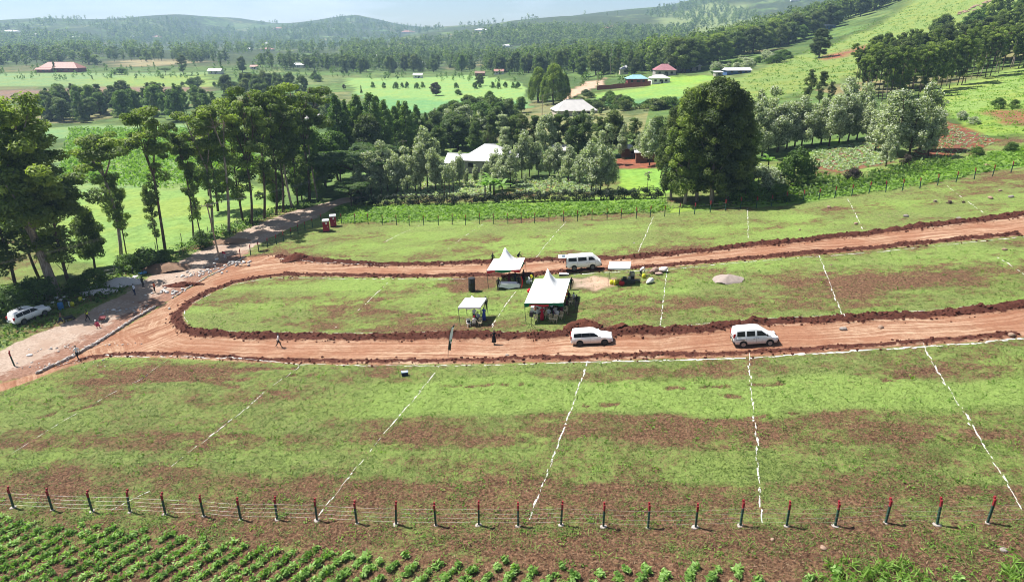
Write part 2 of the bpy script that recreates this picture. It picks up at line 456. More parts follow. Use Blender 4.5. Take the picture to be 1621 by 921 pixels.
# tinted zones further out: (photograph outline, colour, feather in metres)
G1, G2, G3 = (0.085, 0.20, 0.022), (0.10, 0.19, 0.05), (0.15, 0.20, 0.06)
ZONES = [
    ([(100, 420), (60, 330), (90, 280), (330, 270), (430, 300), (440, 335), (300, 390), (180, 430)], (0.165, 0.265, 0.072), 3),
    ([(60, 300), (100, 195), (330, 195), (420, 250), (330, 300)], (0.15, 0.24, 0.09), 6),
    ([(0, 205), (330, 195), (330, 215), (0, 225)], (0.14, 0.24, 0.10), 6),
    ([(-200, 155), (0, 143), (170, 138), (330, 138), (340, 145), (160, 152), (-200, 172)], (0.17, 0.125, 0.10), 8),
    ([(-200, 118), (340, 113), (350, 137), (-200, 142)], (0.15, 0.235, 0.10), 15),
    ([(150, 122), (340, 118), (360, 138), (200, 138)], (0.17, 0.25, 0.07), 15),
    ([(160, 97), (250, 93), (340, 98), (200, 108)], (0.23, 0.21, 0.12), 20),
    ([(540, 122), (760, 118), (830, 132), (840, 165), (700, 175), (560, 150)], (0.17, 0.285, 0.095), 4),
    ([(560, 150), (840, 160), (840, 172), (620, 180)], (0.12, 0.25, 0.10), 5),
    ([(930, 150), (1010, 138), (1110, 132), (1110, 168), (950, 166)], (0.165, 0.285, 0.075), 3),
    ([(940, 160), (1110, 152), (1110, 168), (950, 170)], (0.10, 0.21, 0.09), 3),
    ([(1000, 124), (1140, 118), (1130, 132), (1000, 138)], (0.175, 0.30, 0.06), 3),
    ([(1110, 130), (1180, 118), (1250, 90), (1420, 20), (1500, -60), (1900, -140), (1900, 40), (1440, 90), (1330, 130), (1250, 155), (1120, 165)], (0.150, 0.215, 0.062), 8),
    ([(1440, 150), (1621, 100), (1800, 60), (1800, 170), (1621, 195), (1490, 185)], (0.175, 0.26, 0.07), 5),
    ([(1490, 180), (1640, 160), (1640, 210), (1540, 225)], (0.15, 0.24, 0.05), 4),
    ([(1560, 178), (1660, 172), (1660, 200), (1580, 196)], (0.19, 0.10, 0.055), 3),
    ([(1497, 190), (1585, 222), (1515, 247), (1440, 250), (1470, 205)], (0.15, 0.065, 0.043), 1.2),
    ([(1285, 235), (1385, 222), (1420, 258), (1330, 275), (1280, 265)], (0.16, 0.085, 0.055), 1.2),
    ([(640, 288), (770, 281), (780, 310), (625, 312)], (0.13, 0.12, 0.06), 1.5),
    ([(815, 284), (940, 280), (945, 304), (815, 306)], (0.12, 0.11, 0.055), 1.5),
    ([(975, 252), (1040, 250), (1040, 266), (975, 268)], (0.20, 0.08, 0.05), 1.0),
    ([(975, 268), (1060, 268), (1060, 305), (980, 305)], (0.16, 0.29, 0.055), 1.5),
    ([(1130, 290), (1200, 280), (1330, 215), (1340, 230), (1240, 262), (1240, 290)], (0.16, 0.28, 0.05), 2),
    ([(530, 325), (1050, 308), (1060, 330), (540, 352)], (0.15, 0.26, 0.05), 1.5),
    ([(1060, 330), (1250, 318), (1621, 235), (1760, 210), (1760, 250), (1621, 265), (1240, 325), (1060, 337)], (0.15, 0.25, 0.05), 1.5),
    ([(1300, 92), (1345, 78), (1420, 60), (1425, 66), (1350, 86), (1310, 97)], (0.20, 0.085, 0.06), 2),
    ([(896, 441), (940, 436), (975, 440), (980, 450), (945, 459), (905, 457)], (0.34, 0.26, 0.205), 1.3),
    ([(930, 128), (960, 124), (955, 134), (912, 152), (890, 164), (896, 150)], (0.40, 0.29, 0.22), 2.5),
    ([(1150, 30), (1190, 22), (1195, 30), (1140, 40)], (0.32, 0.16, 0.12), 15),
    ([(1040, 24), (1140, 0), (1250, -20), (1260, 40), (1100, 60), (1020, 60)], (0.16, 0.21, 0.08), 60),
]
TINT = np.zeros(GX.shape+(3,)); TF = np.zeros(GX.shape)
zmask = (GY > 60) & (GY < 3500) & (np.abs(GX) < 1500)
zi = np.where(zmask)
zx, zy = GX[zi], GY[zi]
zt, zf = np.zeros((len(zx), 3)), np.zeros(len(zx))
zn = fbm(zx*0.22, zy*0.22, 71, 3)-0.5
for pts, col, fe in ZONES:
    P2 = W(pts)
    lo, hi = P2.min(0)-fe*2, P2.max(0)+fe*2
    k = np.where((zx > lo[0]) & (zx < hi[0]) & (zy > lo[1]) & (zy < hi[1]))[0]
    if not len(k): continue
    s = sdf(zx[k], zy[k], P2)+zn[k]*fe*2.2
    f = sstep(-fe*0.5, fe*0.5, s)[:, None]
    zt[k] = zt[k]*(1-f)+np.array(col)*f
    zf[k] = np.maximum(zf[k], f[:, 0])
TINT[zi], TF[zi] = zt, zf
TF *= np.where((A['dirt'] > -1) | (A['grav'] > 0), 0, 1)

def Zs(x, y):
    """height of the finished ground sheet"""
    i = int(np.clip(np.searchsorted(XS, x)-1, 0, len(XS)-2)); j = int(np.clip(np.searchsorted(YS, y)-1, 0, len(YS)-2))
    a, c = (x-XS[i])/(XS[i+1]-XS[i]), (y-YS[j])/(YS[j+1]-YS[j])
    a, c = min(max(a, 0), 1), min(max(c, 0), 1)
    return float((GZ[j, i]*(1-a)+GZ[j, i+1]*a)*(1-c)+(GZ[j+1, i]*(1-a)+GZ[j+1, i+1]*a)*c)
def Zv(x, y):
    x, y = np.asarray(x, float), np.asarray(y, float)
    i = np.clip(np.searchsorted(XS, x)-1, 0, len(XS)-2); j = np.clip(np.searchsorted(YS, y)-1, 0, len(YS)-2)
    a, c = np.clip((x-XS[i])/(XS[i+1]-XS[i]), 0, 1), np.clip((y-YS[j])/(YS[j+1]-YS[j]), 0, 1)
    return (GZ[j, i]*(1-a)+GZ[j, i+1]*a)*(1-c)+(GZ[j+1, i]*(1-a)+GZ[j+1, i+1]*a)*c
def samp(arr, x, y):
    x, y = np.asarray(x, float), np.asarray(y, float)
    return arr[np.clip(np.searchsorted(YS, y), 0, len(YS)-1), np.clip(np.searchsorted(XS, x), 0, len(XS)-1)]
def G(px, py):
    """point on the finished ground seen at a photograph pixel"""
    p = P(px, py); return Vector((p.x, p.y, Zs(p.x, p.y)))

def ground_material():
    t = NT('ground')
    pos = t.geo()
    d, isl, gr, berm, bare = (t.attr(k) for k in ('dirt', 'isl', 'grav', 'berm', 'bare'))
    sx = t.sep(pos)
    fine, mid, big = t.noise(pos, 9, 4, 0.65), t.noise(pos, 1.6, 4, 0.6), t.noise(pos, 0.16, 3, 0.5)
    # grass
    g = t.ramp(fine, [(0.30, (0.058, 0.080, 0.022)), (0.5, (0.135, 0.172, 0.050)), (0.70, (0.245, 0.280, 0.110))])
    g = t.mix(t.ss(big, 0.38, 0.66), g, t.mix(0.6, g, (0.150, 0.215, 0.050)))
    g = t.mix(t.ss(mid, 0.55, 0.72), g, t.mix(0.6, g, (0.19, 0.165, 0.095)))
    g = t.mix(t.math('MULTIPLY', t.attr('lush'), 0.85), g, t.ramp(fine, [(0.28, (0.10, 0.16, 0.03)), (0.52, (0.185, 0.28, 0.065)), (0.75, (0.29, 0.37, 0.13))]))
    # soil with dry stalks
    so = t.ramp(t.noise(pos, 5, 5, 0.7), [(0.34, (0.026, 0.014, 0.008)), (0.50, (0.108, 0.059, 0.035)), (0.72, (0.25, 0.150, 0.092))])
    bf = t.math('ADD', bare, t.math('MULTIPLY', t.math('SUBTRACT', fine, 0.5), 2.3))
    bf = t.math('ADD', bf, t.math('MULTIPLY', t.math('SUBTRACT', mid, 0.5), 1.4))
    near_c = t.mix(t.ss(bf, 0.24, 0.72), g, so)
    # country further out: fields of many crops
    v2 = t.map(pos, (1, 1, 0)); wv = t.mix(0.06, v2, t.noise(pos, 0.02, 2, 0.5, 'Color'), 'ADD')
    cell = t.voro(t.map(v2, (0.016, 0.008, 0), (0, 0, 0.4)), 1.0)
    cs = t.sep(cell)
    fld = t.ramp(cs[0], [(0.0, (0.055, 0.095, 0.03)), (0.3, (0.085, 0.14, 0.045)), (0.55, (0.11, 0.19, 0.055)), (0.8, (0.14, 0.18, 0.075)), (1.0, (0.18, 0.16, 0.09))])
    fld = t.mix(t.ss(t.noise(pos, 0.09, 5, 0.65), 0.45, 0.62), fld, t.mix(0.7, fld, (0.045, 0.075, 0.025)))
    ftex = t.noise(pos, 0.7, 5, 0.75)
    wc = t.math('MULTIPLY', t.ss(t.math('ADD', t.noise(pos, 0.022, 5, 0.72), t.math('MULTIPLY', t.noise(pos, 0.0032, 2), 0.55)), 0.66, 0.76), t.ss(sx[1], 520, 900))
    fld = t.mix(wc, fld, t.ramp(t.noise(pos, 0.12, 3, 0.7), [(0.3, (0.022, 0.036, 0.020)), (0.7, (0.06, 0.085, 0.035))]))
    tint = t.mix(t.attr('tintf'), fld, t.attr('tint', 'Color'))
    far_c = t.mix(1.0, tint, t.ramp(ftex, [(0.25, (0.55, 0.6, 0.5)), (0.5, (1, 1, 1)), (0.75, (1.4, 1.32, 1.3))]), 'MULTIPLY')
    far_c = t.mix(t.ss(t.noise(pos, 0.11, 3), 0.40, 0.62), far_c, t.mix(1.0, far_c, (1.18, 1.02, 0.9), 'MULTIPLY'))
    isfar = t.math('MAXIMUM', t.ss(sx[1], 138, 146), t.attr('tintf'))
    near_c = t.mix(1.0, near_c, t.ramp(t.noise(pos, 2.6, 6, 0.78), [(0.30, (0.58, 0.56, 0.55)), (0.48, (1, 1, 1)), (0.70, (1.28, 1.24, 1.22))]), 'MULTIPLY')
    c = t.mix(isfar, near_c, far_c)
    # murram road
    gc = t.ramp(t.noise(pos, 3, 5, 0.7), [(0.3, (0.22, 0.165, 0.13)), (0.6, (0.40, 0.315, 0.255)), (0.8, (0.50, 0.41, 0.34))])
    gc = t.mix(t.ss(t.noise(pos, 0.35, 3), 0.45, 0.7), gc, (0.30, 0.215, 0.165))
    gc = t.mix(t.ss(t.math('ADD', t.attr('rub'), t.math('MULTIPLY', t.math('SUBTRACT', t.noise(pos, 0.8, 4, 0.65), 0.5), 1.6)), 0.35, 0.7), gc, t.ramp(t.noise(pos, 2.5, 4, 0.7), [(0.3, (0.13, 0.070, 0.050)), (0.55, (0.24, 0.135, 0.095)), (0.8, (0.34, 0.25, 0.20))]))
    gf = t.ss(t.math('ADD', gr, t.math('MULTIPLY', t.math('SUBTRACT', mid, 0.5), 2.0)), -0.2, 0.4)
    c = t.mix(gf, c, gc)
    # graded red earth with wheel tracks
    isl = t.math('ADD', isl, t.math('MULTIPLY', t.math('SUBTRACT', t.noise(pos, 0.13, 3, 0.55), 0.5), 2.4))
    st = t.comb(t.math('MULTIPLY', isl, 2.9), t.math('MULTIPLY', sx[0], 0.06), t.math('MULTIPLY', sx[1], 0.06))
    trk = t.noise(st, 1.0, 4, 0.6)
    dv = t.math('ADD', t.math('MULTIPLY', sx[0], -0.80), t.math('MULTIPLY', sx[1], 0.60))
    trk2 = t.noise(t.comb(t.math('MULTIPLY', dv, 2.6), t.math('MULTIPLY', t.math('ADD', sx[0], sx[1]), 0.05), 3.0), 1.0, 4, 0.6)
    jm = t.math('MULTIPLY', t.ss(sx[0], -34, -42), t.ss(t.noise(pos, 0.20, 2), 0.40, 0.60))
    trk = t.mix(jm, trk, trk2)
    trk = t.math('ADD', t.math('MULTIPLY', trk, 0.72), t.math('MULTIPLY', t.noise(pos, 1.4, 5, 0.7), 0.28))
    dc = t.ramp(trk, [(0.34, (0.18, 0.080, 0.050)), (0.47, (0.265, 0.142, 0.086)), (0.60, (0.43, 0.295, 0.200))])
    dc = t.mix(t.ss(t.noise(pos, 0.22, 4), 0.42, 0.66), dc, t.mix(0.55, dc, (0.25, 0.108, 0.062)))
    dc = t.mix(1.0, dc, t.ramp(t.noise(pos, 7, 4, 0.7), [(0.3, (0.72, 0.70, 0.70)), (0.55, (1, 1, 1)), (0.8, (1.16, 1.14, 1.12))]), 'MULTIPLY')
    bc = t.ramp(t.noise(pos, 4, 5, 0.7), [(0.3, (0.035, 0.012, 0.009)), (0.6, (0.092, 0.034, 0.023)), (0.85, (0.19, 0.085, 0.056))])
    bfac = t.ss(t.math('ADD', berm, t.math('MULTIPLY', t.math('SUBTRACT', mid, 0.5), 0.9)), 0.28, 0.62)
    dc = t.mix(bfac, dc, bc)
    df = t.ss(t.math('ADD', d, t.math('MULTIPLY', t.math('SUBTRACT', fine, 0.5), 1.2)), -0.1, 0.15)
    c = t.mix(df, c, dc)
    hgt = t.math('ADD', t.math('MULTIPLY', fine, 0.6), t.noise(pos, 22, 3, 0.7))
    return t.bsdf(c, 0.95, 0.08, normal=t.bump(hgt, 0.75, 0.09))
M_ground = ground_material()

def build_ground():
    ny_, nx_ = GX.shape
    V = np.stack([GX, GY, GZ], -1).reshape(-1, 3)
    idx = np.arange(ny_*nx_).reshape(ny_, nx_)
    F = np.stack([idx[:-1, :-1], idx[:-1, 1:], idx[1:, 1:], idx[1:, :-1]], -1).reshape(-1, 4)
    cd = (A['dirt'][:-1, :-1] > -0.15).ravel(); cg = (A['grav'][:-1, :-1] > 0).ravel() & ~cd
    fa = {k: a.ravel() for k, a in A.items()}; fa['tintf'] = TF.ravel()
    tint = TINT.reshape(-1, 3)
    for name, sel in (('ground', ~cd & ~cg), ('dirt_road', cd), ('gravel_road', cg)):
        f = F[sel]; used = np.unique(f); remap = np.full(len(V), -1); remap[used] = np.arange(len(used))
        me = mesh(name, V[used], remap[f], M_ground, True)
        for k, a in fa.items(): fattr(me, k, a[used])
        cattr(me, 'tint', tint[used])
        tag(link(name, me), kind='structure')
build_ground()

# ------------------------------------------------------------------ foliage
def leaf_mat(name, dark, mid, light, var=0.35, pale=None, trans=0.38):
    t = NT(name)
    tone = t.attr('tone'); r = t.rnd()
    f = t.math('ADD', t.math('MULTIPLY', tone, 0.75), t.math('MULTIPLY', r, var))
    c = t.ramp(f, [(0.10, dark), (0.5, mid), (0.98, light)])
    if pale: c = t.mix(t.math('MULTIPLY', t.math('GREATER_THAN', t.attr('leaf'), 0.52), 0.80), c, pale)
    return t.bsdf(c, 0.62, 0.25, trans=(trans, t.mix(1.0, c, (1.5, 1.7, 0.6), 'MULTIPLY')))
ML = {
 'euc': leaf_mat('eucalyptus_leaves', (0.056, 0.084, 0.030), (0.118, 0.168, 0.046), (0.26, 0.325, 0.078)),
 'dark': leaf_mat('dark_leaves', (0.042, 0.062, 0.027), (0.078, 0.110, 0.041), (0.165, 0.200, 0.064)),
 'cyp': leaf_mat('cypress_leaves', (0.042, 0.084, 0.022), (0.105, 0.180, 0.042), (0.22, 0.31, 0.07)),
 'silver': leaf_mat('silver_leaves', (0.075, 0.105, 0.058), (0.155, 0.195, 0.105), (0.28, 0.32, 0.20), pale=(0.58, 0.61, 0.52)),
 'acacia': leaf_mat('acacia_leaves', (0.035, 0.070, 0.022), (0.065, 0.120, 0.035), (0.11, 0.165, 0.05)),
 'bush': leaf_mat('bush_leaves', (0.045, 0.085, 0.020), (0.085, 0.150, 0.034), (0.155, 0.235, 0.055)),
 'lush': leaf_mat('lush_leaves', (0.085, 0.160, 0.024), (0.145, 0.255, 0.042), (0.22, 0.34, 0.075), var=0.2),
 'crop': leaf_mat('crop_leaves', (0.090, 0.180, 0.035), (0.175, 0.310, 0.062), (0.36, 0.50, 0.20), var=0.3),
 'cabbage': leaf_mat('cabbage_leaves', (0.17, 0.24, 0.14), (0.30, 0.38, 0.24), (0.52, 0.57, 0.43), var=0.3),
 'banana': leaf_mat('banana_leaves', (0.075, 0.17, 0.025), (0.13, 0.26, 0.04), (0.22, 0.36, 0.09)),
 'hedge': leaf_mat('shade_painted_hedge_leaves', (0.010, 0.019, 0.011), (0.018, 0.032, 0.017), (0.035, 0.055, 0.026), trans=0.1),  # near-black green paints in the shade on the hedge's camera side
 'purple': leaf_mat('dark_purple_leaves', (0.03, 0.02, 0.025), (0.055, 0.042, 0.045), (0.09, 0.075, 0.06)),
 'valley': leaf_mat('valley_leaves', (0.046, 0.074, 0.031), (0.086, 0.132, 0.046), (0.170, 0.225, 0.072)),
}
def bark(name, a, b):
    t = NT(name); p = t.obj()
    n = t.noise(t.map(p, (5, 5, 0.8)), 1.5, 5, 0.65)
    return t.bsdf(t.mix(t.ss(n, 0.35, 0.65), a, b), 0.9, 0.1, normal=t.bump(n, 0.5, 0.03))
MB_pale = bark('pale_bark', (0.20, 0.155, 0.125), (0.42, 0.36, 0.31))
MB_dark = bark('dark_bark', (0.050, 0.036, 0.028), (0.14, 0.10, 0.075))

def clump_leaves(r, C, rad, n, s, tone, squash=0.75, up=0.5):
    """leaf-sized cards through an ellipsoid"""
    d = r.normal(size=(n, 3)); d /= np.linalg.norm(d, axis=1)[:, None]
    q = r.uniform(0.25, 1.0, n)**0.5
    sc = np.array([rad, rad, rad*squash])
    pos = np.asarray(C)+d*q[:, None]*sc
    nrm = d*0.7+np.array([0, 0, up])+r.normal(size=(n, 3))*0.65
    nrm /= np.linalg.norm(nrm, axis=1)[:, None]
    t = np.cross(nrm, r.normal(size=(n, 3))); t /= np.linalg.norm(t, axis=1)[:, None]
    b = np.cross(nrm, t)
    L = s*r.uniform(0.65, 1.3, n)[:, None]
    w = L*0.42
    v = np.stack([pos-t*L, pos+b*w-t*L*0.1, pos+t*L, pos-b*w-t*L*0.1], 1)
    return v, np.clip(tone+r.normal(0, 0.11, n), 0, 1), r.random(n)
def leaves_mesh(name, parts, mat):
    V = np.concatenate([p[0] for p in parts]); T = np.concatenate([p[1] for p in parts]); K = np.concatenate([p[2] for p in parts])
    n = len(V)
    me = mesh(name, V.reshape(-1, 3), np.arange(n*4).reshape(n, 4), mat)
    fattr(me, 'tone', np.repeat(T, 4)); fattr(me, 'leaf', np.repeat(K, 4))
    return me
def path(a, b, n=5, bend=0.05, r=random):
    a, b = Vector(a), Vector(b); L = (b-a).length
    o = Vector((r.uniform(-1, 1), r.uniform(-1, 1), 0))*bend*L
    return [a.lerp(b, i/(n-1))+o*math.sin(math.pi*i/(n-1)) for i in range(n)]

def tree_meshes(kind, seed, d=1.0):
    """(trunk mesh, crown mesh, nominal height); d scales the number of leaves"""
    r = np.random.default_rng(seed*101+len(kind)*7+3); q = random.Random(seed*31+5)
    tb = MB(); P_ = []
    def cl(C, rad, s=0.34, dens=1.0, squash=0.75, tone=None, up=0.5):
        s *= 0.80
        n = int(max(6, 34*dens*d*(rad/max(s, .16))**2*0.28))
        P_.append(clump_leaves(r, C, rad, n, s, r.uniform(0.05, 0.95) if tone is None else tone, squash, up))
    bk, lf, h = MB_dark, 'euc', 18.0
    if kind == 'tall':                       # slender gum, forked, clumps at the top and some along the trunk
        h = 20.0; bk = MB_pale if seed % 2 else MB_dark
        base = Vector((0, 0, -0.3)); lean = Vector((q.uniform(-1, 1), q.uniform(-1, 1), 0))*0.9
        f = q.uniform(0.42, 0.58)*h
        tp = path(base, lean+Vector((0, 0, f)), 6, 0.03, q)
        tb.tube(tp, [0.21-0.017*i for i in range(6)], 7)
        for k in range(q.randint(3, 4)):
            a = k*2.1+q.uniform(-.4, .4); ex = q.uniform(1.0, 2.9)
            e = lean+Vector((math.cos(a)*ex, math.sin(a)*ex, h*q.uniform(0.80, 0.95)))
            lp = path(tp[-1], e, 6, 0.06, q); tb.tube(lp, [0.12-0.016*i for i in range(6)], 5)
            for j in range(q.randint(7, 9)):
                c = lp[q.randint(2, 5)]+Vector((q.gauss(0, 1.15), q.gauss(0, 1.15), q.uniform(-0.7, 1.5)))
                tb.tube([lp[3], c], [0.045, 0.015], 3, cap=False)
                cl(c, q.uniform(0.6, 1.25), 0.25, 1.25, 0.6)
        for j in range(q.randint(5, 9)):
            z = q.uniform(0.18, 0.62)*h; a = q.uniform(0, 6.3)
            c = lean*(z/f)+Vector((math.cos(a)*q.uniform(.3, 1.3), math.sin(a)*q.uniform(.3, 1.3), z))
            cl(c, q.uniform(0.4, 0.95), 0.24, 1.2, 0.95, q.uniform(0, .6))
    elif kind == 'leafy':                    # gum clothed in leaves to low down
        h = 18.0
        tp = path((0, 0, -0.3), (q.uniform(-.6, .6), q.uniform(-.6, .6), h*0.9), 7, 0.03, q); tb.tube(tp, [0.20-0.025*i for i in range(7)], 6)
        for j in range(50):
            z = h*(0.22+0.75*q.random()**0.8); w = 2.5*math.sin(math.pi*min(1, (z/h-0.08)*0.95))**0.7
            a = q.uniform(0, 6.3); ex = w*q.uniform(0.2, 1)
            c = Vector((math.cos(a)*ex, math.sin(a)*ex, z)); tb.tube([tp[min(6, int(z/h*6.5))], c], [0.05, 0.015], 3, cap=False)
            cl(c, q.uniform(0.55, 1.15), 0.26, 1.0, 0.8)
    elif kind == 'broad':                    # old wide crown in storeys of clumps
        h = 23.0; bk = MB_pale
        tp = path((0, 0, -0.4), (-1.6, 0.3, h*0.42), 6, 0.02, q); tb.tube(tp, [0.62-0.05*i for i in range(6)], 9)
        for k in range(11):
            a = k*2.4+q.uniform(-.3, .3); el = q.uniform(0.35, 0.96); ex = 7.2*math.sin(math.acos(min(1, max(0, (el-0.36)/0.64)))*0.98+0.05)*q.uniform(.6, 1)
            e = Vector((-1.6+math.cos(a)*ex, math.sin(a)*ex, h*el)); st = tp[q.randint(3, 5)]
            lp = path(st, e, 5, 0.08, q); tb.tube(lp, [0.26-0.05*i for i in range(5)], 5)
            for j in range(15):
                c = lp[q.randint(2, 4)]+Vector((q.gauss(0, 1.7), q.gauss(0, 1.7), q.uniform(-1.1, 1.2))); cl(c, q.uniform(0.9, 1.8), 0.34, 1.0, 0.55, up=0.8)
        for j in range(46):
            a = q.uniform(0, 6.3); z = q.random(); ex = 6.4*math.sqrt(max(0.02, 1-z*z))
            cl((-1.6+math.cos(a)*ex*q.uniform(.7, 1), math.sin(a)*ex*q.uniform(.7, 1), h*(0.42+0.56*z)), q.uniform(0.9, 1.7), 0.34, 1.0, 0.5, 0.35+0.6*z*q.random(), 0.8)
    elif kind == 'oval':                     # big dense oval gum
        h = 22.0; lf = 'dark'; bk = MB_pale
        tp = path((0, 0, -0.3), (q.uniform(-.5, .5), 0, h*0.8), 6, 0.02, q); tb.tube(tp, [0.40-0.06*i for i in range(6)], 7)
        for j in range(150):
            u = q.random(); z = h*(0.12+0.86*u); w = 4.4*math.sin(math.pi*(0.10+0.86*u)**0.85)**0.6
            a = q.uniform(0, 6.3); ex = w*q.uniform(0.45, 1)
            cl((math.cos(a)*ex, math.sin(a)*ex, z), q.uniform(0.8, 1.5), 0.34, 0.95, 0.85)
        for j in range(7):
            a = q.uniform(0, 6.3); tb.tube(path(tp[1+j % 3], (math.cos(a)*3, math.sin(a)*3, h*q.uniform(.3, .6)), 4, .05, q), [0.13, .1, .07, .03], 5)
    elif kind == 'cone':                     # cypress and young conifers
        h = 13.0; lf = 'cyp'
        tb.tube([(0, 0, -.3), (0, 0, h*.5), (0, 0, h*.9)], [0.2, .12, .03], 6)
        for j in range(95):
            u = q.random(); z = h*(0.06+0.92*u); w = 2.9*(1-u)**0.72*(0.75+0.25*math.sin(u*9+seed))+0.2
            a = q.uniform(0, 6.3); ex = w*q.uniform(0.5, 1)
            cl((math.cos(a)*ex, math.sin(a)*ex, z), 0.45+0.65*(1-u)*q.uniform(.6, 1.2), 0.26, 0.9, 1.1, 0.15+0.7*q.random(), 0.8)
    elif kind == 'silver':                   # pale feathery upright crown
        h = 10.0; lf = 'silver'
        ns = q.randint(2, 4)
        tb.tube([(0, 0, -.3), (0, 0, h*.45)], [0.16, .1], 6)
        for k in range(ns):
            a = k*2.2+q.uniform(-.5, .5); x, y = math.cos(a)*q.uniform(.3, 1.3), math.sin(a)*q.uniform(.3, 1.3); hh = h*(1 if k == 0 else q.uniform(.62, .93))
            tb.tube(path((0, 0, h*.2), (x, y, hh*.95), 4, .05, q), [0.1, .07, .05, .02], 5)
            for j in range(24):
                u = q.random(); z = hh*(0.26+0.72*u); w = 1.45*math.sin(math.pi*(0.18+0.78*u))**0.8+0.12
                b = q.uniform(0, 6.3)
                cl((x+math.cos(b)*w*q.uniform(.3, 1), y+math.sin(b)*w*q.uniform(.3, 1), z), q.uniform(0.40, 0.8), 0.24, 1.0, 1.15, up=0.3)
    elif kind == 'thin':                     # pollarded thin trunk, small tuft
        h = 8.0; lf = 'silver'
        tb.tube(path((0, 0, -.3), (q.uniform(-.3, .3), 0, h*.92), 4, .02, q), [0.11, .09, .07, .03], 5)
        for j in range(16):
            u = q.random(); cl((q.gauss(0, .55), q.gauss(0, .55), h*(.52+.46*u)), q.uniform(.35, .7), 0.24, 1.0, 1)
    elif kind == 'flat':                     # flat-topped acacia
        h = 7.0; lf = 'acacia'
        tb.tube(path((0, 0, -.3), (.3, 0, h*.45), 4, .05, q), [0.25, .22, .2, .17], 6)
        for k in range(10):
            a = k*0.66; ex = q.uniform(1.5, 4.6); e = (math.cos(a)*ex, math.sin(a)*ex, h*q.uniform(.72, .93))
            tb.tube(path((.3, 0, h*.45), e, 4, .08, q), [0.12, .09, .06, .03], 4)
            for j in range(8): cl((e[0]+q.gauss(0, 1), e[1]+q.gauss(0, 1), e[2]+q.uniform(-.2, .35)), q.uniform(.8, 1.5), 0.26, 1.0, 0.22, up=1.2)
    elif kind == 'dome':                     # drooping round crown
        h = 16.0
        for dx in (-1.2, .4, 1.6): tb.tube(path((dx, 0, -.3), (dx*2, 0, h*.7), 4, .05, q), [0.35, .3, .2, .1], 6)
        for j in range(170):
            a = q.uniform(0, 6.3); z = q.random(); ex = 6.6*math.sqrt(max(0.03, 1-z**2.2))*q.uniform(.65, 1)
            cl((math.cos(a)*ex, math.sin(a)*ex, h*(.10+.86*z)), q.uniform(.8, 1.5), 0.36, 0.9, 1.25, up=0.2)
    elif kind == 'bush':
        h = 2.6; lf = 'bush'
        tb.tube([(0, 0, -.2), (.1, 0, h*.6)], [.08, .03], 5)
        for j in range(34):
            a = q.uniform(0, 6.3); z = q.random(); ex = 1.7*math.sqrt(max(.05, 1-z*z))*q.uniform(.3, 1)
            cl((math.cos(a)*ex, math.sin(a)*ex, h*(.14+.76*z)), q.uniform(.35, .65), 0.17, 1.0, .9)
    elif kind == 'round':                    # ordinary leafy tree
        h = 11.0
        tb.tube(path((0, 0, -.3), (q.uniform(-.4, .4), 0, h*.6), 4, .04, q), [.28, .22, .17, .08], 6)
        for j in range(70):
            a = q.uniform(0, 6.3); u = q.random(); w = 3.3*math.sin(math.pi*(.15+.8*u))**.7; ex = w*q.uniform(.4, 1)
            c = (math.cos(a)*ex, math.sin(a)*ex, h*(.2+.77*u)); cl(c, q.uniform(.7, 1.35), 0.32, .95, .8)
    elif kind == 'banana':
        h = 4.0; lf = 'banana'
        tb.tube([(0, 0, -.2), (0, 0, h*.55)], [.16, .1], 6)
        vs, ts = [], []
        for k in range(9):
            a = k*2.4+q.uniform(-.3, .3); L = q.uniform(1.7, 2.6); el = q.uniform(.5, 1.25); z0 = h*.52; w = .30
            px = 0; pz = z0; pts = []
            for i in range(5):
                pts.append((px, pz)); e2 = el-i*.42; px += L/4*math.cos(e2); pz += L/4*math.sin(e2)
            for i in range(4):
                (x0, z_0), (x1, z_1) = pts[i], pts[i+1]; w0, w1 = w*[.5, 1, 1.1, .9, .15][i], w*[.5, 1, 1.1, .9, .15][i+1]
                ca, sa = math.cos(a), math.sin(a)
                vs.append([(x0*ca-w0*sa, x0*sa+w0*ca, z_0), (x1*ca-w1*sa, x1*sa+w1*ca, z_1), (x1*ca+w1*sa, x1*sa-w1*ca, z_1), (x0*ca+w0*sa, x0*sa-w0*ca, z_0)]); ts.append(q.uniform(.1, .9))
        P_.append((np.array(vs), np.array(ts), np.zeros(len(vs))))
    crown = leaves_mesh('crown', P_, ML[lf])
    tm = tb.me('trunk', bk, True)
    return tm, crown, h
def far_mesh(kind, seed):
    """tree seen from far off: one mesh, few leaves"""
    r = np.random.default_rng(seed*13+len(kind)); q = random.Random(seed*17+1)
    P_ = []
    tall = kind == 'fartall'
    h, wd = (15.0, 2.5) if tall else (10.0, 3.6)
    for j in range(26):
        u = q.random(); w = wd*math.sin(math.pi*(.16+.78*u))**.7; a = q.uniform(0, 6.3); ex = w*q.uniform(.2, 1)
        rad = q.uniform(.9, 1.7)
        P_.append(clump_leaves(r, (math.cos(a)*ex, math.sin(a)*ex, h*((.25 if tall else .14)+(.7 if tall else .8)*u)), rad, 20, 0.62, q.uniform(.05, .95), .9))
    V = np.concatenate([p[0] for p in P_]).reshape(-1, 3); T = np.concatenate([p[1] for p in P_])
    b = MB(); b.tube([(0, 0, -.5), (0, 0, h*.6)], [.25, .12], 4)
    tv = np.array(b.v); tf = [tuple(np.array(f)+len(V)) for f in b.f]
    n = len(T); fs = [tuple(range(i*4, i*4+4)) for i in range(n)]+tf
    me = mesh('far_tree', np.concatenate([V, tv]), fs, [ML['valley'], MB_dark], False, [0]*n+[1]*len(tf))
    fattr(me, 'tone', np.concatenate([np.repeat(T, 4), np.full(len(tv), .5)])); fattr(me, 'leaf', np.zeros(len(V)+len(tv)))
    return me, h
TREES = {}
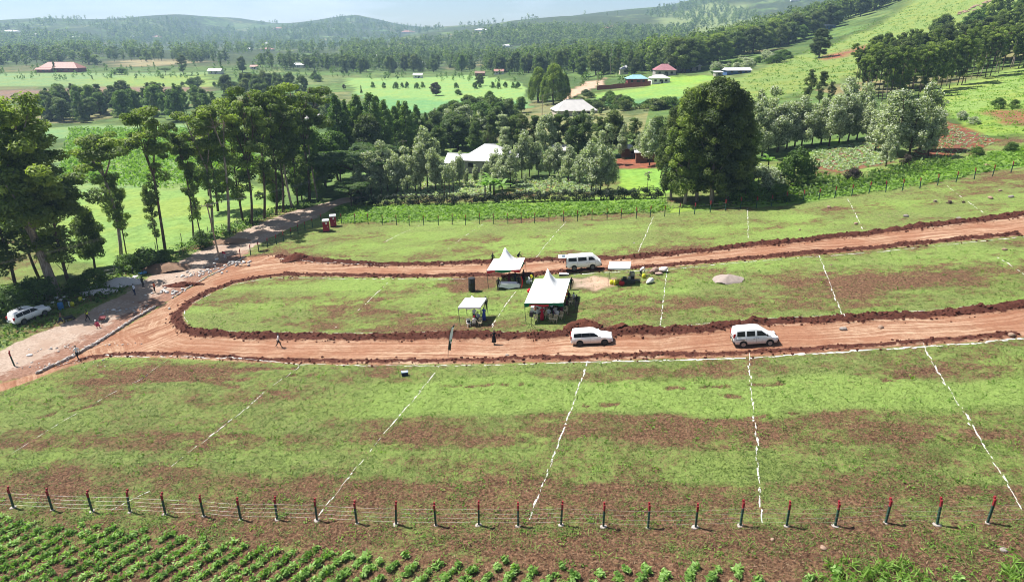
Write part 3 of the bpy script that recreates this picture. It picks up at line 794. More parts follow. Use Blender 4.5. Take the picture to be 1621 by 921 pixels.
for kd, nv, dn in (('tall', 5, 1), ('leafy', 4, 1), ('broad', 1, 1), ('oval', 3, 1), ('cone', 3, 1), ('silver', 5, 1), ('thin', 2, 1), ('flat', 2, 1), ('dome', 2, 1), ('bush', 3, 1), ('round', 4, 1), ('banana', 2, 1)):
    TREES[kd] = [tree_meshes(kd, s, dn) for s in range(nv)]
FAR = {k: [far_mesh(k, s) for s in range(4)] for k in ('fartall', 'farround')}
NAME = {'tall': 'eucalyptus_tree', 'leafy': 'eucalyptus_tree', 'broad': 'eucalyptus_tree', 'oval': 'eucalyptus_tree', 'cone': 'cypress_tree', 'silver': 'silver_oak_tree', 'thin': 'silver_oak_tree', 'flat': 'acacia_tree', 'dome': 'drooping_tree', 'bush': 'shrub', 'round': 'leafy_tree', 'banana': 'banana_plant', 'fartall': 'eucalyptus_tree', 'farround': 'leafy_tree'}
_cnt = [0]
def plant(kind, p, h, label, cat=None, group=None, wid=1.0, leaf=None, var=None):
    """stand one tree with its foot at ground point p"""
    _cnt[0] += 1; k = _cnt[0]; q = random.Random(k*7919)
    rz = q.uniform(0, 6.283)
    cat = cat or ('shrub' if kind == 'bush' else 'banana plant' if kind == 'banana' else 'tree')
    if kind in FAR:
        me, h0 = FAR[kind][q.randrange(4)]; s = h/h0
        return tag(link(NAME[kind], me, None, p, (0, 0, rz), (s*wid, s*wid, s)), label, cat, group)
    lst = TREES[kind]; tm, cm, h0 = lst[(q.randrange(len(lst)) if var is None else var) % len(lst)]; s = h/h0
    if kind == 'broad': rz = 0.0
    e = thing(NAME[kind], label, cat, p, rz, group, scale=(s*wid, s*wid, s))
    link('trunk', tm, e)
    c = link('crown', cm, e)
    if leaf:
        c.material_slots[0].link = 'OBJECT'; c.material_slots[0].material = ML[leaf]
    return e
ORD = ['first', 'second', 'third', 'fourth', 'fifth', 'sixth', 'seventh', 'eighth', 'ninth', 'tenth', 'eleventh', 'twelfth', 'thirteenth', 'fourteenth', 'fifteenth', 'sixteenth', 'seventeenth', 'eighteenth', 'nineteenth', 'twentieth']
def at_px(kind, px, py, ptop, label, group=None, wid=1.0, leaf=None, var=None):
    p = G(px, py); h = max(1.0, top_height(p, ptop))
    return plant(kind, p, h, label, None, group, wid, leaf, var)

# ---- the tall row beside the murram road
at_px('broad', 88, 462, 155, 'huge broad-crowned eucalyptus with pale leaning trunk near the white off-roader', None, 1.0)
at_px('leafy', 28, 470, 300, 'dark low-branched eucalyptus directly behind the white off-roader', None, 1.5)
at_px('leafy', -20, 455, 240, 'dark leafy eucalyptus cut by the picture edge behind the off-roader', None, 1.5)
at_px('leafy', 112, 458, 262, 'stout dark-trunked eucalyptus just behind the blue drum', None, 1.35)
at_px('leafy', 62, 440, 285, 'dense shaded eucalyptus tucked under the huge broad crown', None, 1.5)
at_px('round', 150, 425, 330, 'low bushy tree between the blue drum and the gravel heap', None, 0.8)
ROW = 'tall eucalyptus lining the murram road'
for i, (kd, px, py, pt, wd, vr) in enumerate([('tall', 192, 410, 183, 1.45, 1), ('leafy', 200, 402, 270, 0.9, 1), ('tall', 262, 400, 172, 1.25, 0), ('leafy', 250, 396, 290, 0.75, 2), ('tall', 306, 378, 195, 0.9, 2), ('leafy', 318, 374, 255, 0.9, 3), ('tall', 336, 368, 150, 1.25, 3),
        ('tall', 362, 368, 136, 1.2, 1), ('leafy', 385, 352, 165, 1.2, 0), ('tall', 398, 356, 150, 1.2, 4), ('tall', 418, 346, 138, 1.2, 2), ('leafy', 437, 340, 165, 1.2, 1), ('tall', 448, 336, 140, 1.15, 0), ('tall', 463, 330, 132, 1.15, 3), ('leafy', 472, 326, 170, 1.1, 2), ('tall', 490, 318, 124, 1.4, 4), ('cone', 505, 312, 205, 0.6, 0), ('tall', 503, 316, 150, 1.0, 1)]):
    d_ = {'tall': 'tall bare-trunked eucalyptus', 'leafy': 'leafy-trunked eucalyptus', 'cone': 'narrow dark cypress'}[kd]
    at_px(kd, px, py, pt, f'{d_}, {ORD[i]} from the left in the row beside the murram road', ROW, wd*.86, None, vr)
BACK = 'trees behind the roadside eucalyptus row'
for i, (kd, px, py, pt, wd) in enumerate([('leafy', 345, 335, 185, 1.3), ('leafy', 470, 305, 175, 1.4), ('round', 492, 302, 205, 1.2), ('round', 515, 296, 215, 1.2), ('round', 535, 285, 210, 1.1), ('leafy', 330, 310, 205, 1.3), ('round', 440, 328, 270, .9), ('round', 478, 318, 262, .9)]):
    at_px(kd, px, py, pt, f'leafy green tree, {ORD[i]} in the second rank behind the roadside eucalyptus', BACK, wd, 'bush' if kd == 'round' else 'euc')
for i, (px, py, pt, w) in enumerate([(235, 430, 395, 1.2), (205, 428, 402, 1.2), (262, 420, 396, 1), (60, 478, 440, 1.3), (10, 500, 455, 1.4), (150, 455, 425, 1.1), (318, 392, 366, 1), (120, 462, 440, 1)]):
    at_px('bush', px, py, pt, f'rough green bush, {ORD[i]} counted along the verge under the roadside trees', 'bushes on the road verge', w)

# ---- conifers, acacias and pale-leaved trees round the white-roofed house
for i, (px, py, pt, w) in enumerate([(540, 268, 150, 1.2), (552, 262, 158, 1), (570, 262, 150, 1.15), (592, 262, 146, 1.2), (612, 256, 158, 1.2), (628, 250, 168, 1.1), (645, 250, 160, 1.2), (662, 244, 166, 1.1), (676, 236, 178, 1), (600, 240, 152, 1), (635, 232, 160, 1), (560, 250, 165, 1.2)]):
    at_px('cone', px, py, pt, f'bright-edged green conifer, {ORD[i]} in the conifer stand beyond the end of the road', 'conifer stand beyond the road end', w)
at_px('round', 588, 268, 183, 'dark round tree standing in front of the conifer stand', None, 1, 'dark')
at_px('flat', 566, 305, 236, 'wide flat-topped acacia left of the pale-leaved trees', None, 1.15)
at_px('flat', 540, 290, 250, 'flat acacia half hidden behind the wide flat-topped one', None, 1)
at_px('flat', 556, 328, 288, 'small layered acacia beside the end of the dark hedge', None, 0.9)
SG = 'pale silver-leaved trees behind the dark hedge'
SIL = [(572, 312, 258, 1.2), (588, 310, 238, 1.2), (604, 306, 250, 1.1), (614, 303, 222, 1.1), (630, 306, 240, 1.1), (645, 302, 232, 1.2), (658, 306, 246, 1), (666, 302, 228, 1.1), (677, 298, 197, .85), (690, 304, 236, 1.1), (700, 300, 245, 1), (728, 296, 240, .8), (790, 302, 252, 1.1), (808, 296, 230, 1.2), (826, 284, 208, 1), (838, 280, 218, 1), (852, 280, 226, 1), (870, 282, 234, 1.1), (884, 282, 228, 1.2), (900, 286, 232, 1.2), (918, 290, 238, 1.1), (936, 304, 226, 1.15), (950, 306, 232, 1.1), (962, 304, 238, 1), (955, 262, 195, 1.1), (985, 250, 198, 1.1), (1028, 262, 192, 1.1), (1016, 255, 205, 1)]
for i, (px, py, pt, w) in enumerate(SIL):
    nm = f'{ORD[i]} from the left' if i < 14 else f'{ORD[len(SIL)-1-i]} from the right'
    at_px('silver', px, py, pt, f'pale silver-leaved tree, {nm} among those behind the dark hedge', SG, w)
for i, (px, py, pt) in enumerate([(704, 313, 262), (712, 313, 268), (719, 312, 265), (832, 307, 275), (884, 307, 270), (917, 307, 262), (872, 307, 280), (942, 308, 250), (1025, 300, 272), (640, 314, 285)]):
    at_px('thin', px, py, pt, f'thin pruned tree on a bare stem, {ORD[i]} from the left along the dark hedge', 'thin pruned trees along the hedge', 1)
DK = 'dark trees behind the white-roofed house'
DKL = [(690, 232, 178), (712, 228, 172), (735, 225, 176), (758, 222, 180), (778, 232, 178), (796, 246, 180), (812, 243, 184), (828, 250, 178), (846, 246, 182), (864, 250, 184), (882, 248, 180), (898, 246, 184), (914, 250, 182), (930, 246, 178), (948, 250, 182), (968, 246, 176), (1002, 252, 186), (800, 266, 200), (1038, 250, 185), (775, 258, 196)]
for i, (px, py, pt) in enumerate(DKL):
    at_px('leafy' if i % 3 else 'round', px, py, pt, f'dark grey-green tree, {ORD[i]} counted along the grove behind the white roof', DK, 1.25 if i % 3 else .95, 'silver' if i % 4 == 1 else 'dark' if i % 2 else 'valley')
for i, (px, py, pt) in enumerate([(768, 312, 278), (782, 310, 272), (776, 304, 270), (795, 312, 280), (1178, 292, 250), (1192, 288, 252), (1215, 272, 240), (1245, 268, 245), (1476, 205, 182)]):
    at_px('banana', px, py, pt, f'banana plant with broad bright leaves, {ORD[i]} from the left', 'banana plants in the gardens', 1.1)

# ---- the big dark gums and the mixed trees to the right
for i, (px, py, pt, w) in enumerate([(1084, 322, 142, .95), (1126, 322, 122, 1.05), (1103, 318, 134, .95), (1150, 318, 140, 1.0), (1165, 314, 178, 1.0), (1062, 316, 170, .9), (1136, 308, 150, 1.0)]):
    at_px('oval', px, py, pt, f'big dark oval eucalyptus, {ORD[i]} in the clump casting shade at the field corner', 'big dark eucalyptus clump', w, 'euc' if i % 2 == 0 else None)
at_px('leafy', 1045, 282, 222, 'small dark tree in front of the sheds left of the big eucalyptus clump', None, 1.2, 'dark')
RT = [('silver', 1182, 268, 165, 1), ('silver', 1196, 255, 150, 1), ('round', 1206, 262, 178, .8), ('silver', 1216, 250, 140, .9), ('round', 1230, 255, 168, .9), ('silver', 1245, 250, 160, 1.1), ('round', 1258, 246, 172, .9), ('silver', 1268, 250, 158, 1.1), ('silver', 1285, 244, 165, 1.1), ('round', 1300, 242, 160, .9), ('silver', 1312, 246, 150, 1.1), ('silver', 1328, 240, 145, 1.1), ('round', 1342, 238, 165, .9), ('silver', 1356, 236, 152, 1.2), ('silver', 1372, 240, 165, 1.1), ('silver', 1340, 205, 128, 1.2), ('silver', 1360, 200, 132, 1.1)]
for i, (kd, px, py, pt, w) in enumerate(RT):
    at_px(kd, px, py-(14 if py > 220 else 0), pt-4, f'grey-green orchard tree, {ORD[i]} counted rightward from the big dark eucalyptus', 'grey-green trees above the vegetable plots', w, 'silver')
for i, (px, py, pt, w) in enumerate([(1398, 246, 148, 1.2), (1418, 250, 140, 1.3), (1438, 250, 152, 1.2), (1455, 240, 134, 1.2), (1468, 250, 172, 1.1), (1402, 264, 210, 1.1), (1385, 240, 165, 1.1)]):
    at_px('silver', px, py, pt, f'tall whitish tree, {ORD[i]} in the cluster between the two vegetable plots', 'whitish trees between the vegetable plots', w)
for i, (px, py, pt, w) in enumerate([(1278, 168, 108, 1.1), (1296, 172, 112, 1.1), (1312, 172, 128, 1.0)]):
    at_px('leafy', px, py, pt, f'dark plump tree, {ORD[i]} of three on the green slope left of the forest', 'three dark trees on the slope', w, 'dark')
at_px('oval', 1296, 92, 46, 'round dark tree beside the red cutting on the hillside', None, 1.7)
at_px('round', 1268, 65, 40, 'bright green tree at the lower edge of the ridge forest', None, 1.3, 'bush')
for i, (px, py, pt, w, lf) in enumerate([(1256, 294, 236, .85, 'bush'), (1200, 300, 262, 1.1, 'silver'), (1222, 300, 266, 1.0, 'silver'), (1290, 298, 282, 1.1, 'bush'), (1350, 286, 266, 1, 'purple'), (1435, 262, 245, .9, 'purple'), (1235, 318, 292, 1.2, 'bush'), (1180, 316, 285, 1.2, 'bush'), (1545, 248, 232, 1, 'bush'), (1600, 240, 225, 1, 'bush'), (1520, 190, 176, 1.3, 'silver'), (1540, 197, 185, 1.3, 'silver'), (1580, 172, 155, 1, 'bush'), (1605, 172, 158, 1, 'bush')]):
    at_px('bush', px, py, pt, f'garden bush, {ORD[i]} of those round the vegetable plots above the upper fence', 'bushes round the vegetable plots', w, lf)

for i, (px, py, pt) in enumerate([(884, 188, 176), (896, 190, 175), (910, 190, 176), (924, 188, 174), (938, 184, 172), (950, 182, 171), (872, 190, 178)]):
    at_px('round', px, py, pt, f'small dark tree, {ORD[i]} in the clump hiding the walls of the pale grey roof', 'small trees below the pale grey roof', 1.1, 'valley' if i % 2 else 'silver')
for i, (px, py, pt, w) in enumerate([(718, 292, 252, 1), (752, 290, 262, 1), (768, 292, 255, .9), (784, 288, 236, 1.1), (800, 290, 235, 1.1), (738, 292, 268, 1)]):
    at_px('silver', px, py, pt, f'slim pale tree, {ORD[i]} of those directly in front of the white-roofed farmhouse', 'slim trees in front of the farmhouse', w)
# ---- drooping giant in the fields and lone trees in the valley
for i, (px, py, pt) in enumerate([(852, 162, 108), (876, 165, 103), (893, 160, 118)]):
    at_px('dome', px, py, pt, f'big drooping tree, {ORD[i]} from the left in the dark mound by the valley track', 'drooping trees by the valley track', [.75, .85, .6][i])
LONE = [('round', 690, 152, 131, 'purple', 1.5, 'dark purple round tree alone in the bright maize field'), ('bush', 724, 151, 142, 'bush', 1.3, 'small leafy bush right of the dark purple tree'), ('round', 760, 137, 118, 'dark', 1.3, 'dark green tree at the top edge of the maize field'), ('leafy', 291, 119, 86, 'dark', 1.8, 'tall dark tree standing alone on the left grassland'), ('round', 384, 115, 90, 'dark', 1, 'dark pointed tree on the left grassland beside a hut'), ('leafy', 350, 108, 96, 'dark', 1, 'small upright tree right of the lone tall tree'), ('leafy', 88, 118, 98, 'valley', .9, 'tree in front of the long red-roofed building'), ('leafy', 461, 112, 90, 'dark', 1.6, 'dark upright tree beside the far hut'), ('round', 488, 111, 92, 'dark', 1.4, 'rounded tree group right of the far hut'), ('flat', 262, 119, 108, 'acacia', 1, 'flat acacia left of the lone tall tree'), ('bush', 192, 118, 107, 'bush', 1.6, 'bush clump right of the long red-roofed building'), ('round', 545, 142, 134, 'purple', 1.2, 'dark hedge-like tree left of the maize field'), ('cone', 572, 148, 135, 'dark', .7, 'tiny dark round-headed tree on the maize edge')]
for kd, px, py, pt, lf, w, lb in LONE: at_px(kd, px, py, pt, lb, None, w, lf)
for i, px in enumerate([590, 608, 627, 636, 645, 660, 669, 722, 752, 760, 780, 790, 800, 812, 820]):
    at_px('bush', px, 139+(i % 3), 130+(i % 2), f'little fruit tree, {ORD[i]} in the line across the maize field', 'fruit trees in the maize field', .7)

# ---- belts of trees: feet spread through an outline, larger (nearer) ones first
def inside_px(poly, n, r):
    P2 = np.array(poly, float); lo, hi = P2.min(0), P2.max(0); out = []
    while len(out) < n:
        a = r.uniform(lo, hi, (n*3, 2)); k = inpoly(a[:, 0], a[:, 1], P2); out += a[k].tolist()
    return out[:n]
def belt(poly, n, h, kinds, label, group, seed, wid=1.2, leaves=(None,)):
    r = np.random.default_rng(seed)
    for px, py in inside_px(poly, n, r):
        p = G(px, py); kd = kinds[r.integers(len(kinds))]
        lf = leaves[r.integers(len(leaves))] if kd in TREES else None
        pa = np.array(poly, float); fx = (px-pa[:, 0].min())/np.ptp(pa[:, 0]); fy = (py-pa[:, 1].min())/np.ptp(pa[:, 1])
        wh = ('left third', 'middle third', 'right third')[min(2, int(fx*3))]; dp = 'nearer' if fy > .5 else 'farther'
        sz = {'leafy': 'slim', 'tall': 'bare-stemmed', 'round': 'rounded', 'oval': 'dense oval', 'cone': 'pointed', 'bush': 'low', 'silver': 'pale', 'fartall': 'slim', 'farround': 'rounded'}[kd]
        plant(kd, p, r.uniform(*h), f'{sz} {label}, {dp} side, {wh}', None, group, wid*r.uniform(.8, 1.25), lf)
def line_px(pts, n):
    pts = np.array(pts, float); s = np.r_[0, np.cumsum(np.hypot(*np.diff(pts, axis=0).T))]
    u = np.linspace(0, s[-1], n)
    return np.stack([np.interp(u, s, pts[:, 0]), np.interp(u, s, pts[:, 1])], 1)
r8 = np.random.default_rng(88)
FOR = 'eucalyptus plantation on the right slope'
for px, py in line_px([(1350, 150), (1385, 160), (1430, 158), (1480, 146), (1540, 130), (1600, 112), (1680, 88)], 44):
    p = G(px+r8.uniform(-3, 3), py+r8.uniform(-5, 2)); plant('tall' if r8.random() < .75 else 'leafy', p, r8.uniform(13, 17), 'bare-stemmed eucalyptus on the front edge of the hillside plantation, '+('left end', 'left of middle', 'right of middle', 'right end')[min(3, max(0, int((px-1350)/70)))], None, FOR+' front edge', r8.uniform(.75, 1.05))
belt([(1345, 140), (1385, 150), (1440, 145), (1540, 118), (1680, 76), (1680, 52), (1560, 75), (1440, 108), (1370, 118)], 90, (12, 17), ('leafy', 'tall', 'leafy', 'oval'), 'eucalyptus inside the dense hillside plantation', FOR, 5, 1.0, ('euc', 'dark', 'euc'))
belt([(1470, 60), (1560, 30), (1680, 0), (1680, 40), (1560, 70)], 26, (8, 13), ('leafy', 'round'), 'young tree above the plantation near bare rock', 'loose trees above the plantation', 6, 1.1, ('bush', 'euc'))
RIDGE = [(1020, 116), (1080, 114), (1150, 92), (1250, 68), (1310, 42), (1400, 8), (1425, -8), (1415, -28), (1300, 18), (1240, 46), (1140, 72), (1070, 95), (1020, 100)]
for px, py in line_px([(1070, 116), (1150, 94), (1250, 70), (1310, 45), (1400, 10), (1440, -8)], 60):
    plant('leafy' if r8.random() < .4 else 'round', G(px+r8.uniform(-3, 3), py+r8.uniform(-4, 3)), r8.uniform(13, 19), 'tree on the lower edge of the ridge forest, '+('by the pink-roofed house', 'above the blue-walled shed', 'below the ridge top', 'near the hillside shed')[min(3, max(0, int((px-1070)/93)))], None, 'ridge forest edge trees', r8.uniform(1.1, 1.7), ('valley', 'dark', 'euc')[r8.integers(3)])
belt([(60, 195), (335, 193), (340, 172), (230, 165), (70, 172)], 62, (9, 14), ('round', 'cone', 'round', 'leafy'), 'green tree in the thick belt behind the left maize', 'tree belt behind the left maize', 11, 1.15, ('valley', 'bush', 'cyp', 'dark'))
belt([(340, 175), (480, 165), (540, 175), (540, 195), (420, 205), (340, 195)], 20, (9, 13), ('round', 'leafy', 'round'), 'green tree between the roadside row and conifers', 'trees between road and conifers', 12, 1.1, ('valley', 'bush'))
belt([(690, 200), (800, 190), (830, 178), (760, 178), (700, 185)], 24, (5, 9), ('round', 'bush', 'round'), 'low green tree on the near edge of the maize field', 'low trees edging the maize', 13, 1.15, ('bush', 'valley'))
belt([(675, 252), (780, 246), (790, 215), (760, 205), (690, 205)], 34, (7, 11), ('round', 'leafy', 'silver'), 'garden tree behind the farmhouse roof', 'garden trees behind the farmhouse', 44, 1.1, ('valley', 'bush', 'silver'))
belt([(895, 172), (930, 150), (1000, 165), (1100, 168), (1100, 174), (930, 178)], 30, (2.5, 4), ('bush',), 'hedge bush along the field above the grey roof', 'bushes above the grey roof', 14, 1.5, ('bush', 'dark'))
belt([(355, 150), (480, 140), (500, 150), (420, 160), (360, 165)], 26, (9, 14), ('round', 'leafy'), 'dark tree in the copse beyond the roadside row', 'copse beyond the roadside row', 15, 1.1, ('valley', 'dark'))
belt([(200, 138), (500, 118), (520, 132), (360, 148)], 34, (2.5, 6), ('bush', 'round'), 'scattered bush on the open left grassland', 'scattered bushes on the left grassland', 16, 1.2, ('bush', 'valley'))
belt([(540, 120), (700, 116), (1010, 126), (1010, 112), (760, 104), (540, 108)], 95, (9, 16), ('round', 'leafy', 'round', 'cone'), 'tree on the edge of the mid-valley woodland', 'mid-valley woodland trees', 17, 1.15, ('valley', 'dark', 'bush', 'valley', 'euc'))
belt([(1000, 118), (1110, 112), (1100, 96), (1000, 98)], 28, (9, 15), ('round', 'leafy'), 'tree clustered behind the pink-roofed house', 'trees behind the pink-roofed house', 18, 1.1, ('valley', 'euc'))
belt([(1110, 120), (1190, 95), (1240, 85), (1250, 95), (1160, 118)], 34, (2, 5), ('bush', 'round', 'bush'), 'bush between the blue-walled shed and ridge forest', 'scrub by the blue-walled shed', 19, 1.3, ('bush', 'silver'))
belt([(-60, 105), (160, 103), (150, 88), (-60, 86)], 70, (10, 17), ('farround', 'farround', 'fartall'), 'tree in the wood behind the long red-roofed building', 'dark wood behind the red-roofed building', 20, 1.5)
belt([(170, 98), (345, 101), (365, 97), (350, 90), (180, 88)], 60, (9, 14), ('fartall', 'farround'), 'tree in the straight plantation strip on the left plain', 'plantation strip on the left plain', 21, 1.3)
belt([(400, 110), (540, 112), (540, 96), (420, 98)], 40, (8, 14), ('farround', 'fartall'), 'tree among huts on the middle-left plain', 'trees among huts on the plain', 22, 1.4)

# everything further off reads as one mass
def woodland(name, label_kind, specs, seed, m=9, per=7, mat='valley', clus=False):
    r = np.random.default_rng(seed); Vs, Ts = [], []
    for poly, n, (h0, h1) in specs:
        for px, py in inside_px(poly, n, r):
            p = P(px, py)
            if p.y > 4500 or (clus and float(fbm(np.array([p.x*.006+3]), np.array([p.y*.0035]), 15, 3)[0]) < .47): continue
            h = r.uniform(h0, h1); w = h*r.uniform(.24, .46); tn = r.uniform(0, .8)
            for k in range(m):
                u = (k+r.random())/m; a = r.uniform(0, 6.3); ww = w*math.sin(math.pi*(.2+.75*u))*r.uniform(.2, .95)
                v, t, _ = clump_leaves(r, (p.x+math.cos(a)*ww, p.y+math.sin(a)*ww, p.z+h*(.12+.80*u)), w*.52, per, h*(0.115 if m < 14 else .07), tn+r.uniform(0, .35), .9)
                Vs.append(v); Ts.append(t)
    V, T = np.concatenate(Vs), np.concatenate(Ts); n = len(T)
    me = mesh(name, V.reshape(-1, 3), np.arange(n*4).reshape(n, 4), ML[mat]); fattr(me, 'tone', np.repeat(T, 4)); fattr(me, 'leaf', np.zeros(n*4))
    tag(link(name, me), label_kind, kind='stuff')
woodland('ridge_forest', 'long dark forest climbing the ridge on the right', [(RIDGE, 330, (13, 19))], 37, 18, 14)
woodland('valley_woodland', 'thick mid-valley woodland among scattered farm roofs', [([(540, 112), (1010, 116), (1060, 108), (1040, 90), (900, 88), (760, 90), (540, 96)], 420, (9, 17))], 38, 15, 11)
woodland('field_hedges', 'scattered hedges and bushes dividing the small fields on the plain', [([(-40, 132), (200, 126), (540, 126), (540, 98), (350, 100), (160, 108), (-40, 112)], 170, (2, 6)), ([(540, 126), (1010, 140), (1010, 118), (540, 112)], 70, (2, 6))], 39, 8, 8, 'bush')
woodland('distant_woodland', 'hazy blue-green woodland covering the far valley and hills', [
    ([(-40, 84), (300, 88), (540, 98), (1050, 95), (1060, 70), (540, 66), (-40, 68)], 2300, (9, 18)),
    ([(350, 100), (540, 104), (540, 88), (350, 86)], 60, (8, 14)),
    ([(-40, 68), (300, 70), (540, 66), (1080, 72), (1100, 45), (700, 52), (540, 40), (330, 50), (-40, 45)], 2000, (12, 22)),
    ([(-40, 40), (80, 30), (310, 32), (320, 46), (-40, 48)], 260, (10, 16)),
    ([(400, 40), (560, 20), (680, 38), (720, 50), (540, 48)], 380, (11, 18)),
    ([(700, 48), (820, 28), (960, 18), (1100, 5), (1250, -8), (1280, 20), (1100, 50), (900, 55)], 900, (11, 19))], 31, clus=True)

# ------------------------------------------------------------------ low plants
def cards(name, pts, size, per, mat, label, spread=0.5, squash=0.5, tone=(.05, .95), seed=1, up=0.6, lift=0.3, aspect=1.0, tones=None):
    r = np.random.default_rng(seed); n = len(pts)
    pts = np.repeat(np.asarray(pts), per, 0); N = len(pts)
    sz = size*r.uniform(.6, 1.4, N)
    off = r.normal(size=(N, 3))*np.array([spread, spread, spread*squash])
    off[:, 2] = np.abs(off[:, 2])+lift*size
    pos = pts+off
    nr = r.normal(size=(N, 3))*.7+np.array([0, 0, up]); nr /= np.linalg.norm(nr, axis=1)[:, None]
    t = np.cross(nr, r.normal(size=(N, 3))); t /= np.linalg.norm(t, axis=1)[:, None]; b = np.cross(nr, t)
    L = sz[:, None]; w = L*.42*aspect
    v = np.stack([pos-t*L, pos+b*w, pos+t*L, pos-b*w], 1)
    tn = np.clip(np.repeat(r.uniform(*tone, n) if tones is None else tones, per)+r.normal(0, .12, N), 0, 1)
    me = mesh(name, v.reshape(-1, 3), np.arange(N*4).reshape(N, 4), mat); fattr(me, 'tone', np.repeat(tn, 4)); fattr(me, 'leaf', np.repeat(r.random(N), 4))
    return tag(link(name, me), label, kind='stuff')
def world_pts(poly, dens, seed, maxn=60000):
    """points spread evenly over the ground inside a photograph outline"""
    P2 = W(poly); r = np.random.default_rng(seed); lo, hi = P2.min(0), P2.max(0)
    n = int(min(maxn*3, np.prod(hi-lo)*dens)); a = r.uniform(lo, hi, (n, 2)); k = inpoly(a[:, 0], a[:, 1], P2); a = a[k][:maxn]
    return np.c_[a, Zv(a[:, 0], a[:, 1])]
# short turf of the fields: density follows how green the ground is
r3 = np.random.default_rng(3)
N = 260000
yy = 27+100*r3.random(N)**1.9; xx = r3.uniform(-0.95, 0.95, N)*(yy*0.80+10)
kb, kd_, kg = samp(A['bare'], xx, yy), samp(A['dirt'], xx, yy), samp(A['grav'], xx, yy)
cl_ = fbm(xx*0.8, yy*0.8, 77, 3)
keep = (kd_ < -0.15) & (kg < -0.5) & (r3.random(N) < np.clip(1.02-1.0*kb+(cl_-.5)*1.9, 0.13, 1)) & (np.abs(xx) < 75) & (r3.random(N) < 1.15-sstep(62, 92, yy)*.9)
xx, yy = xx[keep], yy[keep]
uu, vq = UV(xx, yy)
keep = ~((vq < 34.6) & (uu < 12))
xx, yy = xx[keep], yy[keep]
tpts = np.c_[xx, yy, Zv(xx, yy)]
M_turf = leaf_mat('turf_blades', (0.072, 0.108, 0.022), (0.140, 0.200, 0.048), (0.245, 0.315, 0.100), var=0.0, trans=0.2)
lu_ = samp(A['lush'], xx, yy)
cards('grass_turf', tpts, 0.062, 4, M_turf, 'short patchy green grass over the pegged field', 0.12, 0.22, (0, 1), 4, 1.3, 0.2, 1.0, np.clip(.12+.55*lu_[:, None]+r3.random((len(xx), 1))*.5, 0, 1)[:, 0])
N = 2600
yy = 28+62*r3.random(N)**1.5; xx = r3.uniform(-1, 1, N)*(yy*0.85+6)
k = (samp(A['dirt'], xx, yy) < -.5) & (samp(A['grav'], xx, yy) < -1) & (fbm(xx*.25, yy*.4, 83, 2) > .47); xx, yy = xx[k], yy[k]
cards('weed_clumps', np.c_[xx, yy, Zv(xx, yy)], 0.10, 9, ML['lush'], 'scattered leafy weeds standing in the field grass', 0.16, 0.6, (0, 1), 15, 0.8, .5)
# dry stalks lying on bare ground
N = 70000
yy = 28+26*r3.random(N)**1.4; xx = r3.uniform(-1, 1, N)*(yy*0.80+6)
kb = samp(A['bare'], xx, yy); k = (r3.random(N) < kb*0.9) & (samp(A['dirt'], xx, yy) < -.3); xx, yy = xx[k], yy[k]
t = NT('dry_stalks'); M_stalk = t.bsdf(t.ramp(t.attr('tone'), [(0, (0.07, 0.045, 0.03)), (.6, (0.14, 0.088, 0.058)), (1, (0.30, 0.215, 0.135))]), .9, .1)
cards('dry_stalks', np.c_[xx, yy, Zv(xx, yy)], 0.12, 1, M_stalk, 'dry brown stalks littering the bare soil', 0.1, 0.25, (0, 1), 6, 0.9, 0.3, 0.30)
cards('undergrowth', np.r_[world_pts([(535, 330), (700, 326), (1050, 318), (1062, 334), (830, 346), (540, 353)], 3.2, 21), world_pts([(1060, 330), (1240, 312), (1420, 275), (1621, 232), (1700, 215), (1700, 245), (1621, 262), (1420, 300), (1240, 322)], 2.6, 22)], 0.34, 5, ML['lush'], 'rank bright green weeds between the hedge and the upper fence', 0.42, 0.32, (.25, 1), 7, 1.4)
cards('thicket', world_pts([(1150, 322), (1180, 296), (1240, 290), (1290, 275), (1335, 286), (1440, 264), (1500, 252), (1510, 262), (1400, 292), (1250, 318)], 1.6, 43, 3000), 0.36, 7, ML['bush'], 'dense dark green thicket between the weeds and the vegetable plots', 0.6, 0.8, (0, .8), 16, 0.6)
cards('maize_crop', world_pts([(95, 290), (110, 205), (330, 205), (425, 258), (330, 300)], 0.55, 23, 9000), 0.55, 4, ML['lush'], 'tall pale green maize standing behind the roadside trees', 0.5, 1.2, (.2, 1), 8, 0.3)
cards('verge_weeds', world_pts([(-20, 560), (-20, 470), (150, 445), (330, 368), (400, 340), (505, 312), (515, 322), (440, 340), (345, 383), (245, 430), (185, 466), (100, 508), (45, 530)], 1.5, 24, 9000), 0.26, 5, ML['bush'], 'rough weeds along the shaded road verge', 0.35, 0.6, (0, 1), 9, 0.5)
cards('slope_scrub', world_pts([(1120, 160), (1190, 118), (1260, 85), (1420, 15), (1560, -20), (1621, -40), (1700, 0), (1600, 30), (1470, 80), (1340, 128), (1250, 158)], 0.05, 25, 9000), 0.36, 8, ML['lush'], 'low scrub dotting the green hillside', 0.6, 0.45, (0, .7), 10, 1.1)
cards('bright_scrub', world_pts([(1440, 165), (1621, 112), (1700, 90), (1700, 200), (1600, 225), (1500, 185)], 0.35, 26, 6000), 0.26, 6, ML['lush'], 'bright green rough growth below the plantation', 0.4, 0.4, (.3, 1), 11, 1.3)
